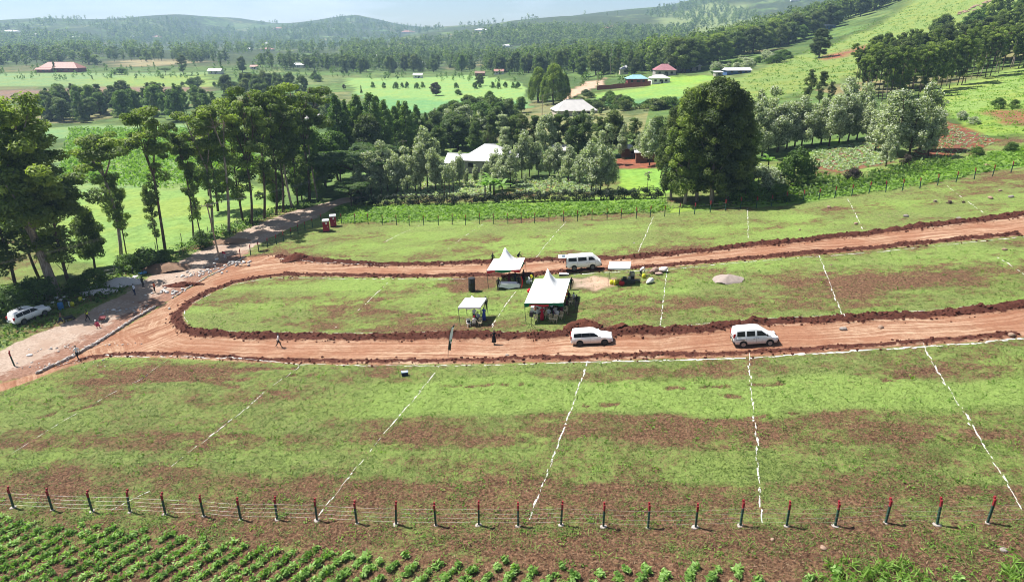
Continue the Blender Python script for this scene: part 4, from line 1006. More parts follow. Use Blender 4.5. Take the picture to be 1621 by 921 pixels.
for pl, lb, sd in (([(640, 290), (770, 283), (780, 309), (630, 311)], 'pale cabbages in rows below the white-roofed house', 27), ([(818, 284), (940, 280), (945, 305), (815, 307)], 'pale cabbages in rows between the thin pruned trees', 28), ([(1285, 237), (1385, 224), (1418, 256), (1332, 272), (1284, 263)], 'whitish cabbages in the red plot right of the bush', 29)):
    p_ = world_pts(pl, 3.0, sd); uu, vq = UV(p_[:, 0], p_[:, 1]); uu = np.round((uu+0.6*vq)/1.1)*1.1-0.6*vq+r3.normal(0, .1, len(uu))
    p_[:, 0] = uu*math.cos(YAW)+vq*math.sin(YAW); p_[:, 1] = -uu*math.sin(YAW)+vq*math.cos(YAW); p_[:, 2] = Zv(p_[:, 0], p_[:, 1])
    cards('cabbage_crop', p_, 0.25, 6, ML['cabbage'], lb, 0.16, 0.5, (.2, 1), sd, 0.7, .3, 1.5)
p_ = world_pts([(1497, 192), (1583, 222), (1515, 246), (1440, 249), (1470, 206)], 1.6, 30); vq = p_[:, 0]*.55+p_[:, 1]*.83; uq = p_[:, 0]*.83-p_[:, 1]*.55
vq = np.round(vq/1.3)*1.3+r3.normal(0, .08, len(vq)); p_[:, 0], p_[:, 1] = vq*.55+uq*.83, vq*.83-uq*.55; p_[:, 2] = Zv(p_[:, 0], p_[:, 1])
cards('seedling_rows', p_, 0.22, 4, ML['cabbage'], 'thin rows of pale seedlings across the red ploughed plot', 0.14, 0.4, (0, .8), 31, 0.7)

cards('long_grass', np.r_[world_pts([(0, 815), (400, 832), (800, 845), (1100, 842), (1621, 838), (1621, 880), (1000, 888), (600, 870), (300, 845), (0, 822)], 1.2, 41, 1600), world_pts([(250, 740), (520, 740), (500, 815), (200, 800)], .35, 42, 300)], 0.26, 4, ML['lush'], 'straggling yellow-green grass stems along the near fence', 0.22, 0.5, (.5, 1), 14, 0.8, .3, .16)
# clipped hedge, shade painted into its leaves, behind the upper weeds: two lengths with a gap
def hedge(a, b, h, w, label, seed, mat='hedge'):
    A_, B_ = G(*a), G(*b); L = (B_-A_).length; r = np.random.default_rng(seed); Ps = []
    for k in range(int(L/0.55)):
        f = (k+.5)/int(L/0.55)
        for j in range(3):
            c = A_.lerp(B_, f); c.z = Zs(c.x, c.y)
            Ps.append(clump_leaves(r, (c.x-A_.x+r.normal(0, w*.22), c.y-A_.y+r.normal(0, w*.22), c.z-A_.z+h*r.uniform(.12, .82)), .58, 70, .15, r.uniform(.05, .7), .8))
    e = thing('hedge', label, 'hedge', A_)
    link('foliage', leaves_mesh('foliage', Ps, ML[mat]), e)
    m = MB(); n = 26
    for k in range(n):
        c = A_.lerp(B_, (k+.5)/n); z = Zs(c.x, c.y)-A_.z; m.tube([(c.x-A_.x, c.y-A_.y, z-.1), (c.x-A_.x+.1, c.y-A_.y, z+h*.7)], [.05, .02], 4)
    tag(link('stem', m.me('stem', MB_dark), e), kind='stuff')
hedge((560, 326), (800, 321), 2.5, 1.5, 'clipped hedge with shade-darkened leaf colour behind the weeds, the length left of the banana plants', 1)
hedge((803, 321), (1058, 313), 2.4, 1.5, 'clipped hedge with shade-darkened leaf colour behind the weeds, the length nearer the big eucalyptus', 2)
hedge((935, 174), (1105, 171), 2.2, 2.2, 'dark hedge below the bright maize strip right of the track', 3, 'bush')

# leafy crop below the near fence: rows running away to the right
def crop_mesh(seed):
    r = np.random.default_rng(seed); Ps = []
    for k in range(7):
        a = r.uniform(0, 6.3); e = r.uniform(.02, .2)
        Ps.append(clump_leaves(r, (math.cos(a)*e, math.sin(a)*e, r.uniform(.10, .30)), .16, 9, .13, r.uniform(.05, .95), .8, .8))
    me = leaves_mesh('crop_plant', Ps, ML['crop'])
    return me
CROPM = [crop_mesh(s) for s in range(5)]
cp, rc = [], np.random.default_rng(91)
dx_, dy_ = math.sin(R(36)), math.cos(R(36))
CBW = np.array([UV(*P(*q_)[:2]) for q_ in [(-90, 816), (0, 823), (150, 836), (350, 853), (450, 868), (600, 885), (800, 893), (1000, 900), (1260, 904), (1700, 912)]]); CB = CBW.T
for row in range(-70, 80):
    for k in range(-50, 60):
        a, b_ = row*1.16+rc.normal(0, .06), k*0.47+rc.normal(0, .08)
        x, y = a*dy_+b_*dx_, 31-a*dx_+b_*dy_
        u_, v_ = UV(x, y)
        if v_ > float(np.interp(u_, CB[0], CB[1]))+rc.normal(0, .22) or y < 24 or abs(x) > 0.97*y+4: continue
        dns = 0.97 if u_ < -4 else 0.80 if u_ < 9 else 0.45
        if rc.random() > dns: continue
        cp.append((x, y))
cp.sort(key=lambda q: -0 if False else math.hypot(q[0], q[1]))
vis = [q for q in cp if abs(q[0]) < 0.95*q[1] and q[1] > 29.0]
_fx = [22, 83, 146, 206, 262, 323, 381, 439, 502, 565, 627, 690, 758, 820, 888, 955, 1026, 1101, 1172, 1245, 1322, 1402, 1483, 1563]
def px_of(x, y):
    z = Zs(x, y)-CAM_H; f = y*math.cos(PITCH)-z*math.sin(PITCH); return CX+FPX*x/f
def post_name(x):
    k_ = min(range(24), key=lambda i_: abs(_fx[i_]-x)); return (ORD+['twenty-first', 'twenty-second', 'twenty-third', 'twenty-fourth'])[k_]
CG = 'leafy crop plants in rows below the near fence'
for i, (x, y) in enumerate(vis[:300]):
    s = rc.uniform(.9, 1.4)
    tag(link('crop_plant', CROPM[i % 5], None, (x, y, Zs(x, y)-.02), (0, 0, rc.uniform(0, 6.3)), (s, s, s*rc.uniform(.8, 1.1))), f'bushy bright green crop plant in the rows below the {post_name(px_of(x, y))} fence post from the left', 'plant', CG)
rest = np.array(vis[300:]+[q for q in cp if q not in set(vis)])
if len(rest):
    cards('crop_rows', np.c_[rest, Zv(rest[:, 0], rest[:, 1])], 0.135, 46, ML['crop'], 'further bushy green crop plants in the rows below the near fence', 0.14, 1.1, (.05, .95), 12, 0.8, .4)
cards('tall_grass', np.r_[world_pts([(1290, 921), (1310, 893), (1450, 895), (1475, 921), (1400, 960)], 9, 33), world_pts([(1570, 921), (1590, 890), (1660, 880), (1660, 950)], 9, 34)], 0.30, 5, ML['lush'], 'tufts of long bright grass at the bottom edge of the field', 0.18, 1.2, (.2, 1), 13, 0.05, .6, .3)

# ------------------------------------------------------------------ materials for made things
M_white = plain('white_paint', (0.80, 0.80, 0.80), 0.28, 0.5, 0, 0.03)
def car_paint():
    t = NT('white_car_paint'); p = t.obj(); s_ = t.sep(p)
    n = t.noise(p, 3.5, 5, .65)
    d = t.math('MULTIPLY', t.ss(t.math('SUBTRACT', s_[2], t.math('MULTIPLY', n, .5)), .62, .05), .62)
    c = t.mix(d, (.79, .79, .79), (.38, .24, .17))
    return t.bsdf(c, t.math('ADD', t.math('MULTIPLY', d, .5), .25), .5)
M_car = car_paint()
M_glass = plain('dark_glass', (0.010, 0.011, 0.013), 0.12, 0.22, 0, 0.1)
M_screen = plain('windscreen_glass', (0.10, 0.13, 0.15), 0.06, 0.7, 0, 0.1)
M_black = plain('black_plastic', (0.022, 0.022, 0.024), 0.55)
M_tyre = plain('tyre_rubber', (0.028, 0.026, 0.025), 0.85)
M_dust = plain('dusty_rim', (0.32, 0.27, 0.24), 0.45, 0.4, 0.3)
M_steel = plain('steel', (0.42, 0.42, 0.43), 0.4, 0.5, 0.7)
M_redl = plain('red_lamp', (0.45, 0.02, 0.02), 0.25)
M_lamp = plain('lamp_glass', (0.55, 0.56, 0.58), 0.15, 0.6)
M_canvas = plain('white_canvas', (0.82, 0.82, 0.82), 0.75, 0.15, 0, 0.04, 1.2)
M_red = plain('red_cloth', (0.50, 0.025, 0.035), 0.75, 0.15)
M_green = plain('green_cloth', (0.015, 0.16, 0.075), 0.75, 0.15)
M_concrete = plain('concrete', (0.34, 0.30, 0.27), 0.9, 0.1, 0, 0.25, 9)
M_postg = plain('post_green', (0.018, 0.060, 0.042), 0.6, 0.3)
M_postr = plain('post_red', (0.25, 0.018, 0.026), 0.6, 0.3)
M_wire = plain('wire', (0.36, 0.35, 0.35), 0.45, 0.5, 0.6)
M_wood = bark('weathered_wood', (0.16, 0.12, 0.09), (0.36, 0.30, 0.24))
M_lime = plain('lime_powder', (0.52, 0.51, 0.48), 0.95, 0.05, 0, 0.3, 3)
M_cream = plain('cream_plastic', (0.70, 0.56, 0.36), 0.45)
M_sack = plain('white_sack', (0.74, 0.72, 0.70), 0.85, 0.1, 0, 0.2)
M_yellow = plain('yellow_plastic', (0.62, 0.60, 0.03), 0.45)
M_blue = plain('blue_plastic', (0.04, 0.16, 0.36), 0.45)
M_stone = plain('rough_stone', (0.36, 0.33, 0.31), 0.9, 0.1, 0, 0.45, 4, .6)
M_rock = plain('field_rock', (0.27, 0.185, 0.135), 0.9, 0.1, 0, 0.4, 5, .6)
M_soil = plain('dug_soil', (0.085, 0.031, 0.021), 0.95, 0.05, 0, 0.5, 5, .8)

def put(px, py, dz=0.0):
    p = G(px, py); p.z += dz; return p
def dirpx(a, b):
    """heading on the ground of the line between two photograph pixels"""
    A_, B_ = P(*a), P(*b); return math.atan2(B_.y-A_.y, B_.x-A_.x)

# ------------------------------------------------------------------ fences
def post_set():
    m = MB(); m.box((0, 0, .62), (.115, .115, 1.36), bev=.012); post = m.me('fence_post', M_postg)
    m = MB(); m.box((0, 0, 1.52), (.121, .121, .46), bev=.012); m.box((0, .10, 1.80), (.10, .13, .18), 0); tip = m.me('painted_tip', M_postr)
    v, f = lump(2, 4, (.22, .18, .05), .25); foot = mesh('footing', v, f, M_concrete, True)
    return post, tip, foot
POST, TIP, FOOT = post_set()
def fence(label, bases, hs=1.0, wires=(.35, .70, 1.05, 1.40), foot=True, lean=None, wr=.0035, cat='fence'):
    pts = [G(*b) for b in bases]; o = pts[0]
    e = thing('wire_fence', label, cat, o); q = random.Random(len(bases))
    for i, p in enumerate(pts):
        po = link('fence_post', POST, e, p-o, (q.gauss(0, .025), q.gauss(0, .03), q.uniform(-.2, .2)), (1, 1, hs*q.uniform(.96, 1.04)))
        link('painted_tip', TIP, po)
        if foot: link('footing', FOOT, po, (0, 0, 0), (0, 0, q.uniform(0, 6)), q.uniform(.75, 1.2))
    for w in wires:
        m = MB()
        for a, b in zip(pts, pts[1:]):
            n = 4; s = [(a-o).lerp(b-o, i/n)+Vector((0, -.07, w*hs-.05*math.sin(math.pi*i/n))) for i in range(n+1)]
            m.tube(s, wr, 3, cap=False)
        link('wire', m.me('wire', M_wire), e)
FRONT = [(-38, 800), (22, 804), (83, 807), (146, 809), (206, 811), (262, 814), (323, 817), (381, 820), (439, 823), (502, 823), (565, 828), (627, 829), (690, 831), (758, 831), (820, 832), (888, 832), (955, 833), (1026, 834), (1101, 834), (1172, 831), (1245, 832), (1322, 832), (1402, 826), (1483, 830), (1563, 827), (1648, 826)]
fence('wire fence with red-topped green concrete posts in front of the leafy crop', FRONT, 1.0)
fence('long upper fence of red-topped posts between the field and the weeds', [(541, 354), (562, 355), (583, 355), (606, 356), (628, 356), (648, 357), (671, 357), (694, 357), (716, 356), (737, 356), (759, 355), (781, 355), (804, 354), (825, 353), (846, 353), (869, 352), (892, 351), (914, 350), (937, 349), (961, 347), (983, 347), (1007, 346), (1029, 344), (1052, 343), (1075, 340), (1099, 339), (1124, 336), (1148, 334), (1172, 331), (1197, 329), (1221, 326), (1245, 322), (1271, 319), (1296, 316), (1321, 313), (1348, 310), (1375, 307), (1402, 305), (1428, 302), (1456, 299), (1484, 294), (1513, 289), (1542, 284), (1571, 279), (1600, 274), (1632, 268)], 1.0, (.4, .9, 1.4), False, wr=.006)
fence('short side fence of dark posts along the edge of the murram road', [(381, 411), (397, 404), (410, 399), (424, 392), (438, 387), (449, 382), (461, 376), (472, 370), (483, 365), (495, 360), (508, 353)], .95, (.4, .9, 1.4), False, wr=.006)
p0 = G(23, 579); e = thing('marker_post', 'single leaning red-topped post at the left end of the stone wall', 'post', p0, rot=(.02, -.10, 0))
link('fence_post', POST, e); link('painted_tip', TIP, e)
OLD = [(-5, 508), (54, 482), (92, 470), (117, 464), (146, 443), (182, 436), (214, 424), (247, 396), (288, 384), (330, 372), (352, 366), (376, 358), (418, 349)]
pts = [G(*b) for b in OLD]; o = pts[0]; e = thing('wooden_fence', 'old grey wooden post fence under the roadside eucalyptus', 'fence', o); q = random.Random(3)
for p in pts:
    m = MB(); m.tube([(0, 0, -.2), (q.uniform(-.1, .1), 0, q.uniform(1.3, 1.8))], [.07, .055], 6); link('fence_post', m.me('fence_post', M_wood), e, p-o)
for w in (.5, 1.1):
    m = MB()
    for a, b in zip(pts, pts[1:]): m.tube([a-o+Vector((0, 0, w)), b-o+Vector((0, 0, w))], .007, 3, cap=False)
    link('wire', m.me('wire', M_wire), e)

# ------------------------------------------------------------------ chalk lines
rl = np.random.default_rng(55)
def chalk(name, label, pts, wd, gap, ln, seed, cover=1.0, lift=.035):
    r = np.random.default_rng(seed); W2 = np.array([P(*p)[:2] for p in pts]); s = np.r_[0, np.cumsum(np.hypot(*np.diff(W2, axis=0).T))]
    V, F = [], []; u = 0
    while u < s[-1]:
        L = ln*1.2*r.uniform(.3, 1.6)
        if r.random() < cover:
            k = 10; x, y = np.interp(u, s, W2[:, 0]), np.interp(u, s, W2[:, 1]); x2, y2 = np.interp(min(u+.1, s[-1]), s, W2[:, 0]), np.interp(min(u+.1, s[-1]), s, W2[:, 1])
            d = np.array([x2-x, y2-y]); d = d/max(np.hypot(*d), 1e-6); n = np.array([-d[1], d[0]])
            c = np.array([x, y])+n*r.normal(0, wd*.16); b = len(V); w = wd*.45*r.uniform(.3, 1.4)
            V.append((c[0], c[1], Zs(*c)+lift))
            for i in range(k):
                t = 2*math.pi*i/k; q = r.uniform(.35, 1.35); pp = c+d*math.cos(t)*L*.5*q+n*math.sin(t)*w*.5*q; V.append((pp[0], pp[1], Zs(*pp)+lift*.8))
            for i in range(k): F.append((b, b+1+i, b+1+(i+1) % k))
        u += L*.6+gap*r.uniform(.3, 1.5)
    if not V: return
    o = np.array(V[0]); tag(link(name, mesh(name, np.array(V)-o, F, M_lime), None, o), label, 'chalk line')
NEAR = [([(262, 572), (225, 598), (172, 625), (95, 670), (20, 716)], 'leftmost faint chalk plot line running down toward the near fence', .85, .15),
        ([(475, 578), (430, 612), (380, 655), (300, 716), (275, 737)], 'chalk plot line from the road edge in line with the walking person', .85, .26),
        ([(695, 580), (655, 632), (604, 692), (555, 752), (505, 815)], 'chalk plot line starting below the feather flag', .9, .28),
        ([(930, 574), (905, 645), (880, 712), (857, 772), (834, 832)], 'chalk plot line starting below the white station wagon', 1, .30),
        ([(1185, 566), (1190, 630), (1196, 700), (1203, 775), (1207, 832)], 'chalk plot line starting below the white van', 1, .32),
        ([(1464, 550), (1500, 610), (1545, 685), (1580, 742), (1624, 816)], 'rightmost long chalk plot line slanting to the lower right', 1, .34)]
for i, (pts, lb, cv, wd) in enumerate(NEAR): chalk('chalk_line', lb, pts, wd, .30, .75, i, cv)
chalk('chalk_line', 'short chalk stroke crossing the near fence at the left', [(232, 780), (205, 793), (180, 806)], .22, .2, .7, 20, .9)
UP = [([(663, 358), (630, 372), (600, 388)], 'faint chalk line in the upper field left of the peaked tents', .5), ([(762, 357), (735, 374), (705, 398)], 'chalk line in the upper field above the black tank', .55), ([(895, 352), (872, 378), (848, 408)], 'chalk line in the upper field between the tent and the minibus', .8), ([(1034, 344), (1022, 372), (1010, 400)], 'chalk line in the upper field above the flat canopy', .95), ([(1183, 330), (1184, 352), (1185, 378)], 'chalk line at the edge of the big tree shadow', .95), ([(1342, 316), (1354, 338), (1365, 362)], 'chalk line in the upper right field beside the stump', .7), ([(1500, 295), (1530, 318), (1562, 340)], 'chalk line at the far right of the upper field', .4)]
for i, (pts, lb, cv) in enumerate(UP): chalk('chalk_line', lb, pts, .26, .3, .8, 30+i, cv)
MIDL = [([(620, 442), (575, 485), (527, 520)], 'chalk line across the left of the oval lawn', .5), ([(822, 455), (795, 490), (778, 520)], 'chalk line between the gazebo and the big tent', .75), ([(1056, 428), (1052, 460), (1045, 520)], 'chalk line right of the white sack ending at the soil heaps', 1), ([(1298, 407), (1314, 450), (1334, 503)], 'chalk line on the oval lawn right of the sand heap', 1), ([(1580, 408), (1600, 420), (1625, 437)], 'chalk line at the right end of the oval lawn', .6)]
for i, (pts, lb, cv) in enumerate(MIDL): chalk('chalk_line', lb, pts, .27, .28, .75, 40+i, cv)
EDG = [([(170, 564), (300, 567), (400, 571), (475, 577), (600, 579), (700, 579), (800, 578), (930, 574)], 'chalk edge line along the near side of the lower red road, left half', .8, .26), ([(930, 574), (1050, 571), (1186, 567), (1300, 560), (1400, 553), (1465, 549)], 'bright chalk edge line along the near side of the lower red road, middle', 1, .45), ([(1465, 549), (1540, 544), (1640, 534)], 'bright chalk edge line along the near side of the lower red road, right end', 1, .40),
       ([(292, 492), (293, 505), (303, 517), (330, 523), (400, 527), (500, 527), (650, 527), (860, 526)], 'chalk line along the lower rim of the oval lawn, left part', .55, .25), ([(950, 521), (1040, 520), (1150, 509), (1300, 500)], 'chalk line along the lower rim of the oval lawn, middle part', .8, .28), ([(1300, 500), (1450, 493), (1621, 478)], 'chalk line along the lower rim of the oval lawn, right part', .6, .26),
       ([(310, 478), (340, 463), (375, 450), (410, 443), (450, 440), (600, 442), (740, 442)], 'chalk line round the upper left rim of the oval lawn', .75, .22), ([(890, 436), (950, 432), (1040, 428), (1150, 418), (1300, 406)], 'chalk line on the upper rim of the oval lawn behind the canopy', .8, .28), ([(1300, 406), (1400, 398), (1500, 388), (1640, 373)], 'chalk line on the upper rim of the oval lawn, right part', .65, .28), ([(445, 411), (500, 417), (560, 420), (620, 421)], 'thin pale line along the inner side of the upper road bend', .9, .14)]
for i, (pts, lb, cv, wd) in enumerate(EDG): chalk('chalk_line', lb, pts, wd, .10, .7, 60+i, cv)

# ------------------------------------------------------------------ clods on the soil banks
def clods(n, seed):
    r = np.random.default_rng(seed); bases = [lump(1, s, (1, .9, .75), .28) for s in range(5)]
    x = r.uniform(-74, 74, n*40); y = r.uniform(48, 118, n*40)
    w = samp(A['berm'], x, y); k = np.where(r.random(len(x)) < w**1.2)[0][:n]
    V, F, b = [], [], 0
    for i in k:
        v, f = bases[r.integers(5)]; s = .045+.14*r.random()**3; a = r.uniform(0, 6.3); c, d = math.cos(a), math.sin(a)
        V.append(np.c_[v[:, 0]*c-v[:, 1]*d, v[:, 0]*d+v[:, 1]*c, v[:, 2]]*s+np.array([x[i], y[i], Zs(x[i], y[i])+s*.25])); F.append(f+b); b += len(v)
    tag(link('soil_clods', mesh('soil_clods', np.concatenate(V), np.concatenate(F), M_soil)), 'dark red clods along the banks of the graded roads', kind='stuff')
clods(6500, 5)
def heap(name, px, py, rx, ry, h, mat, label, cat, seed, rough=.3, clod=0):
    c = G(px, py); n = 34; V, F = [], []; r = np.random.default_rng(seed)
    for j in range(n+1):
        for i in range(n+1):
            a, b = (i/n*2-1), (j/n*2-1); rr = math.hypot(a, b)*(1.22-.45*float(vnoise(np.array([math.atan2(b, a)*1.3+9+seed]), np.array([seed*3.3]), seed)[0])+.14*math.sin(math.atan2(b, a)*3+seed))
            x, y = a*rx, b*ry
            nz = float(fbm(np.array([x*1.1+seed*9]), np.array([y*1.1]), seed, 4)[0])
            z = h*max(0, (1-rr**1.25))*(1-rough+2*rough*nz)+(.12*rough*(float(vnoise(np.array([x*4.]), np.array([y*4.]), seed)[0])-.5) if rr < .95 else 0)
            if rr > .9: z -= .25*(rr-.9)/.1*.4
            V.append((x, y, z+Zs(c.x+x, c.y+y)-c.z+.03))
    for j in range(n):
        for i in range(n):
            if math.hypot((i+.5)/n*2-1, (j+.5)/n*2-1) < 1.0: F.append((j*(n+1)+i, j*(n+1)+i+1, (j+1)*(n+1)+i+1, (j+1)*(n+1)+i))
    e = tag(link(name, mesh(name, V, F, mat, True), None, c), label, cat)
    if clod:
        vv, ff, b = [], [], 0
        for k in range(clod):
            v, f = lump(1, seed*50+k % 7, (1, .9, .7), .3); s = r.uniform(.07, .22); a = r.uniform(0, 6.3); q = r.random()**.6
            x, y = math.cos(a)*q*rx, math.sin(a)*q*ry; z = h*max(0, 1-q**1.25)*.9
            vv.append(v*s+np.array([x, y, z+Zs(c.x+x, c.y+y)-c.z])); ff.append(f+b); b += len(v)
        tag(link('loose_lumps', mesh('loose_lumps', np.concatenate(vv), np.concatenate(ff), mat), e), kind='stuff')
M_sand = plain('grey_sand', (0.27, 0.225, 0.20), .95, .05, 0, .2, 3, .5)
M_gravel = plain('grey_gravel', (0.46, 0.44, 0.42), .95, .05, 0, .35, 14, .8)
M_brown = plain('brown_sand', (0.20, 0.13, 0.09), .95, .05, 0, .25, 5, .5)
heap('soil_heap', 924, 522, 2.2, 2.0, 1.15, M_soil, 'dark red soil heap behind the white station wagon', 'soil heap', 2, .45, 90)
heap('soil_heap', 984, 521, 1.1, 1.0, .7, M_soil, 'smaller dark soil heap right of the station wagon', 'soil heap', 3, .45, 40)
heap('soil_heap', 470, 412, 2.6, 1.1, .7, M_soil, 'lumpy soil heap at the left bend of the upper red road', 'soil heap', 4, .5, 60)
heap('sand_heap', 1152, 443, 1.9, 1.6, .7, M_sand, 'low pale grey sand heap on the oval lawn', 'sand heap', 5, .2)
heap('gravel_heap', 196, 448, 3.4, 2.0, 1.05, M_gravel, 'pale grey gravel heap at the roadside behind the white-shirted person', 'gravel heap', 6, .25, 60)
heap('gravel_heap', 158, 462, 3.0, 1.2, .5, M_gravel, 'thin spread of pale gravel left of the tall gravel heap', 'gravel heap', 7, .3)
heap('sand_heap', 262, 428, 4.2, 1.7, 1.35, M_brown, 'long brown sand heap beside the road in front of the bushes', 'sand heap', 8, .2)
heap('soil_heap', 365, 384, 4.0, 1.3, .8, M_brown, 'low brown earth mound across the road from the utility pole', 'soil heap', 9, .3)
heap('soil_heap', 290, 452, 3.2, .8, .6, M_soil, 'reddish trench spoil heap beside the unfinished stone wall', 'soil heap', 10, .4, 50)

# ------------------------------------------------------------------ stones, stone wall, rocks
STN = [mesh('stone', *lump(1, s, (1, .75, .7), .2), M_stone) for s in range(6)]
STW = [mesh('stone', *lump(1, s+20, (1, .75, .6), .2), plain('pale_stone', (.52, .49, .46), .9, .1, 0, .3, 3)) for s in range(4)]
def wall(label, pts, n, s, white, courses=2):
    W2 = [G(*p) for p in pts]; o = W2[0]; e = thing('stone_wall', label, 'wall', o); q = random.Random(n)
    L = np.r_[0, np.cumsum([(b-a).length for a, b in zip(W2, W2[1:])])]
    for c in range(courses):
        for i in range(n):
            u = L[-1]*(i+.5+q.uniform(-.2, .2))/n; k = max(0, min(len(W2)-2, int(np.searchsorted(L, u)-1))); f = (u-L[k])/(L[k+1]-L[k])
            p = W2[k].lerp(W2[k+1], f); d = W2[k+1]-W2[k]; a = math.atan2(d.y, d.x)
            z = Zs(p.x, p.y); hh = s*.55*c*1.2
            st = (STW if q.random() < white and c == courses-1 else STN)[q.randrange(4)]
            link('stone', st, e, (p.x-o.x+q.gauss(0, .06), p.y-o.y+q.gauss(0, .06), z-o.z+hh+.1), (q.uniform(-.2, .2), q.uniform(-.2, .2), a+q.uniform(-.25, .25)), (s*q.uniform(.8, 1.2), s*q.uniform(.8, 1.15), s*q.uniform(.75, 1.1)))
wall('rubble stone wall with whitish top beside the murram road, nearer length', [(58, 592), (110, 568), (150, 546), (188, 522), (214, 505), (246, 487)], 84, .20, .45)
wall('unfinished stone wall edge along the trench toward the utility pole', [(272, 473), (300, 455), (330, 438), (360, 423), (388, 407)], 60, .17, .6, 1)
def rubble(px, py, n, sx, sy, s, white, label, seed):
    c = G(px, py); e = thing('stone_pile', label, 'stone pile', c); q = random.Random(seed)
    for i in range(n):
        x, y = q.gauss(0, sx), q.gauss(0, sy); k = s*q.uniform(.5, 1.3)
        link('stone', (STW if q.random() < white else STN)[q.randrange(4)], e, (x, y, Zs(c.x+x, c.y+y)-c.z+k*.3), (q.uniform(-.4, .4), q.uniform(-.4, .4), q.uniform(0, 6)), k)
rubble(322, 431, 40, 1.5, .8, .24, .75, 'scatter of white building stones beside the trench', 1)
rubble(296, 437, 12, .7, .4, .24, .7, 'few pale stones left of the white stone scatter', 2)
rubble(372, 418, 26, 1.6, .6, .30, .5, 'grey and white stones at the foot of the utility pole', 3)
rubble(262, 463, 20, 1.1, .6, .28, .6, 'pale stones at the open end of the trench', 4)
rubble(205, 492, 26, 2.8, 1.0, .20, .08, 'dark rubble strewn beside the stone wall in shade', 5)
rubble(120, 548, 40, 4.0, .5, .13, .5, 'small broken stones spilling along the outer side of the wall', 6)
rubble(90, 577, 40, 4.0, .6, .12, .5, 'broken stones below the whitish end of the wall', 7)
RK = [(1335, 521, .42, 'brown rock on the lower red road in front of the bank'), (1394, 518, .40, 'pale boulder on the lower red road near its far side'), (1303, 869, .26, 'tan rock on bare soil below the near fence'), (1589, 871, .26, 'tan rock at the lower right below the near fence'), (1223, 854, .17, 'small grey rock below the near fence beside the chalk line'), (1312, 329, .40, 'reddish rock in the upper field near the fence'), (1434, 343, .45, 'dark brown boulder in the upper field on bare ground'), (1355, 355, .4, 'brown rock by the upper road bank'), (1568, 315, .5, 'dark boulder at the right of the upper field'), (1600, 313, .5, 'grey boulder at the right edge of the upper field'), (1583, 303, .4, 'pale flat rock near the right end of the upper fence'), (1562, 263, .7, 'grey rock outcrop among weeds behind the upper fence'), (1517, 351, .4, 'brown rock sitting on the upper road bank'), (1590, 396, .4, 'grey rock on the right of the oval lawn'), (1266, 365, .25, 'small dark rock in the upper field near the road'), (803, 564, .25, 'small rock on the lower road edge under the tents'), (1600, 534, .4, 'white boulder on the lower road edge at the right'), (1316, 420, .2, 'small dark stone beside the lawn chalk line'), (1004, 385, .2, 'dark clod in the upper field above the canopy'), (700, 420, .35, 'dark clod by the upper road bank left of the tents'), (1470, 178, 1.6, 'grey boulder heap in the bright growth below the plantation'), (1355, 52, .6, 'rock on the hillside')]
for i, (px, py, s, lb) in enumerate(RK[:-1]):
    v, f = lump(2, 70+i, (1, .8, .62), .2); tag(link('rock', mesh('rock', v*s*.85, f, M_rock if i % 3 else plain('grey_rock', (.25, .22, .20), .9, .1, 0, .45, 4, .6), True), None, put(px, py, s*.2), (0, 0, i)), lb, 'rock')
for i in range(26):
    q = random.Random(i+400); t_ = i/25; px, py = 1520+t_*75+q.gauss(0, 3), 22-t_*30+q.gauss(0, 2); s = q.uniform(.9, 2.2)
    v, f = lump(1, 170+i, (1, .8, .5), .25); tag(link('rock', mesh('rock', v*s, f, M_rock), None, put(px, py), (0, 0, i)), 'bare pinkish rock in the outcrop on the hillside above the plantation', 'rock', 'bare rocks on the hillside')
for px, py, s, lb in ((1503, 322, 1, 'dark tree stump with splintered roots in the upper field'), (1480, 320, .7, 'pale broken stump left of the dark stump'), (1525, 321, .6, 'small dark stump right of the splintered one')):
    m = MB(); q = random.Random(px); m.tube([(0, 0, -.1), (0.02, 0, .45*s)], [.32*s, .26*s], 8)
    e = thing('tree_stump', lb, 'stump', put(px, py)); link('trunk', m.me('trunk', MB_dark if s != .7 else M_wood), e)
    for k in range(6):
        m = MB(); a = k*1.05; m.tube([(0, 0, .15*s), (math.cos(a)*.6*s, math.sin(a)*.6*s, q.uniform(0, .5)*s)], [.12*s, .03*s], 5); link('root', m.me('root', MB_dark if s != .7 else M_wood), e)

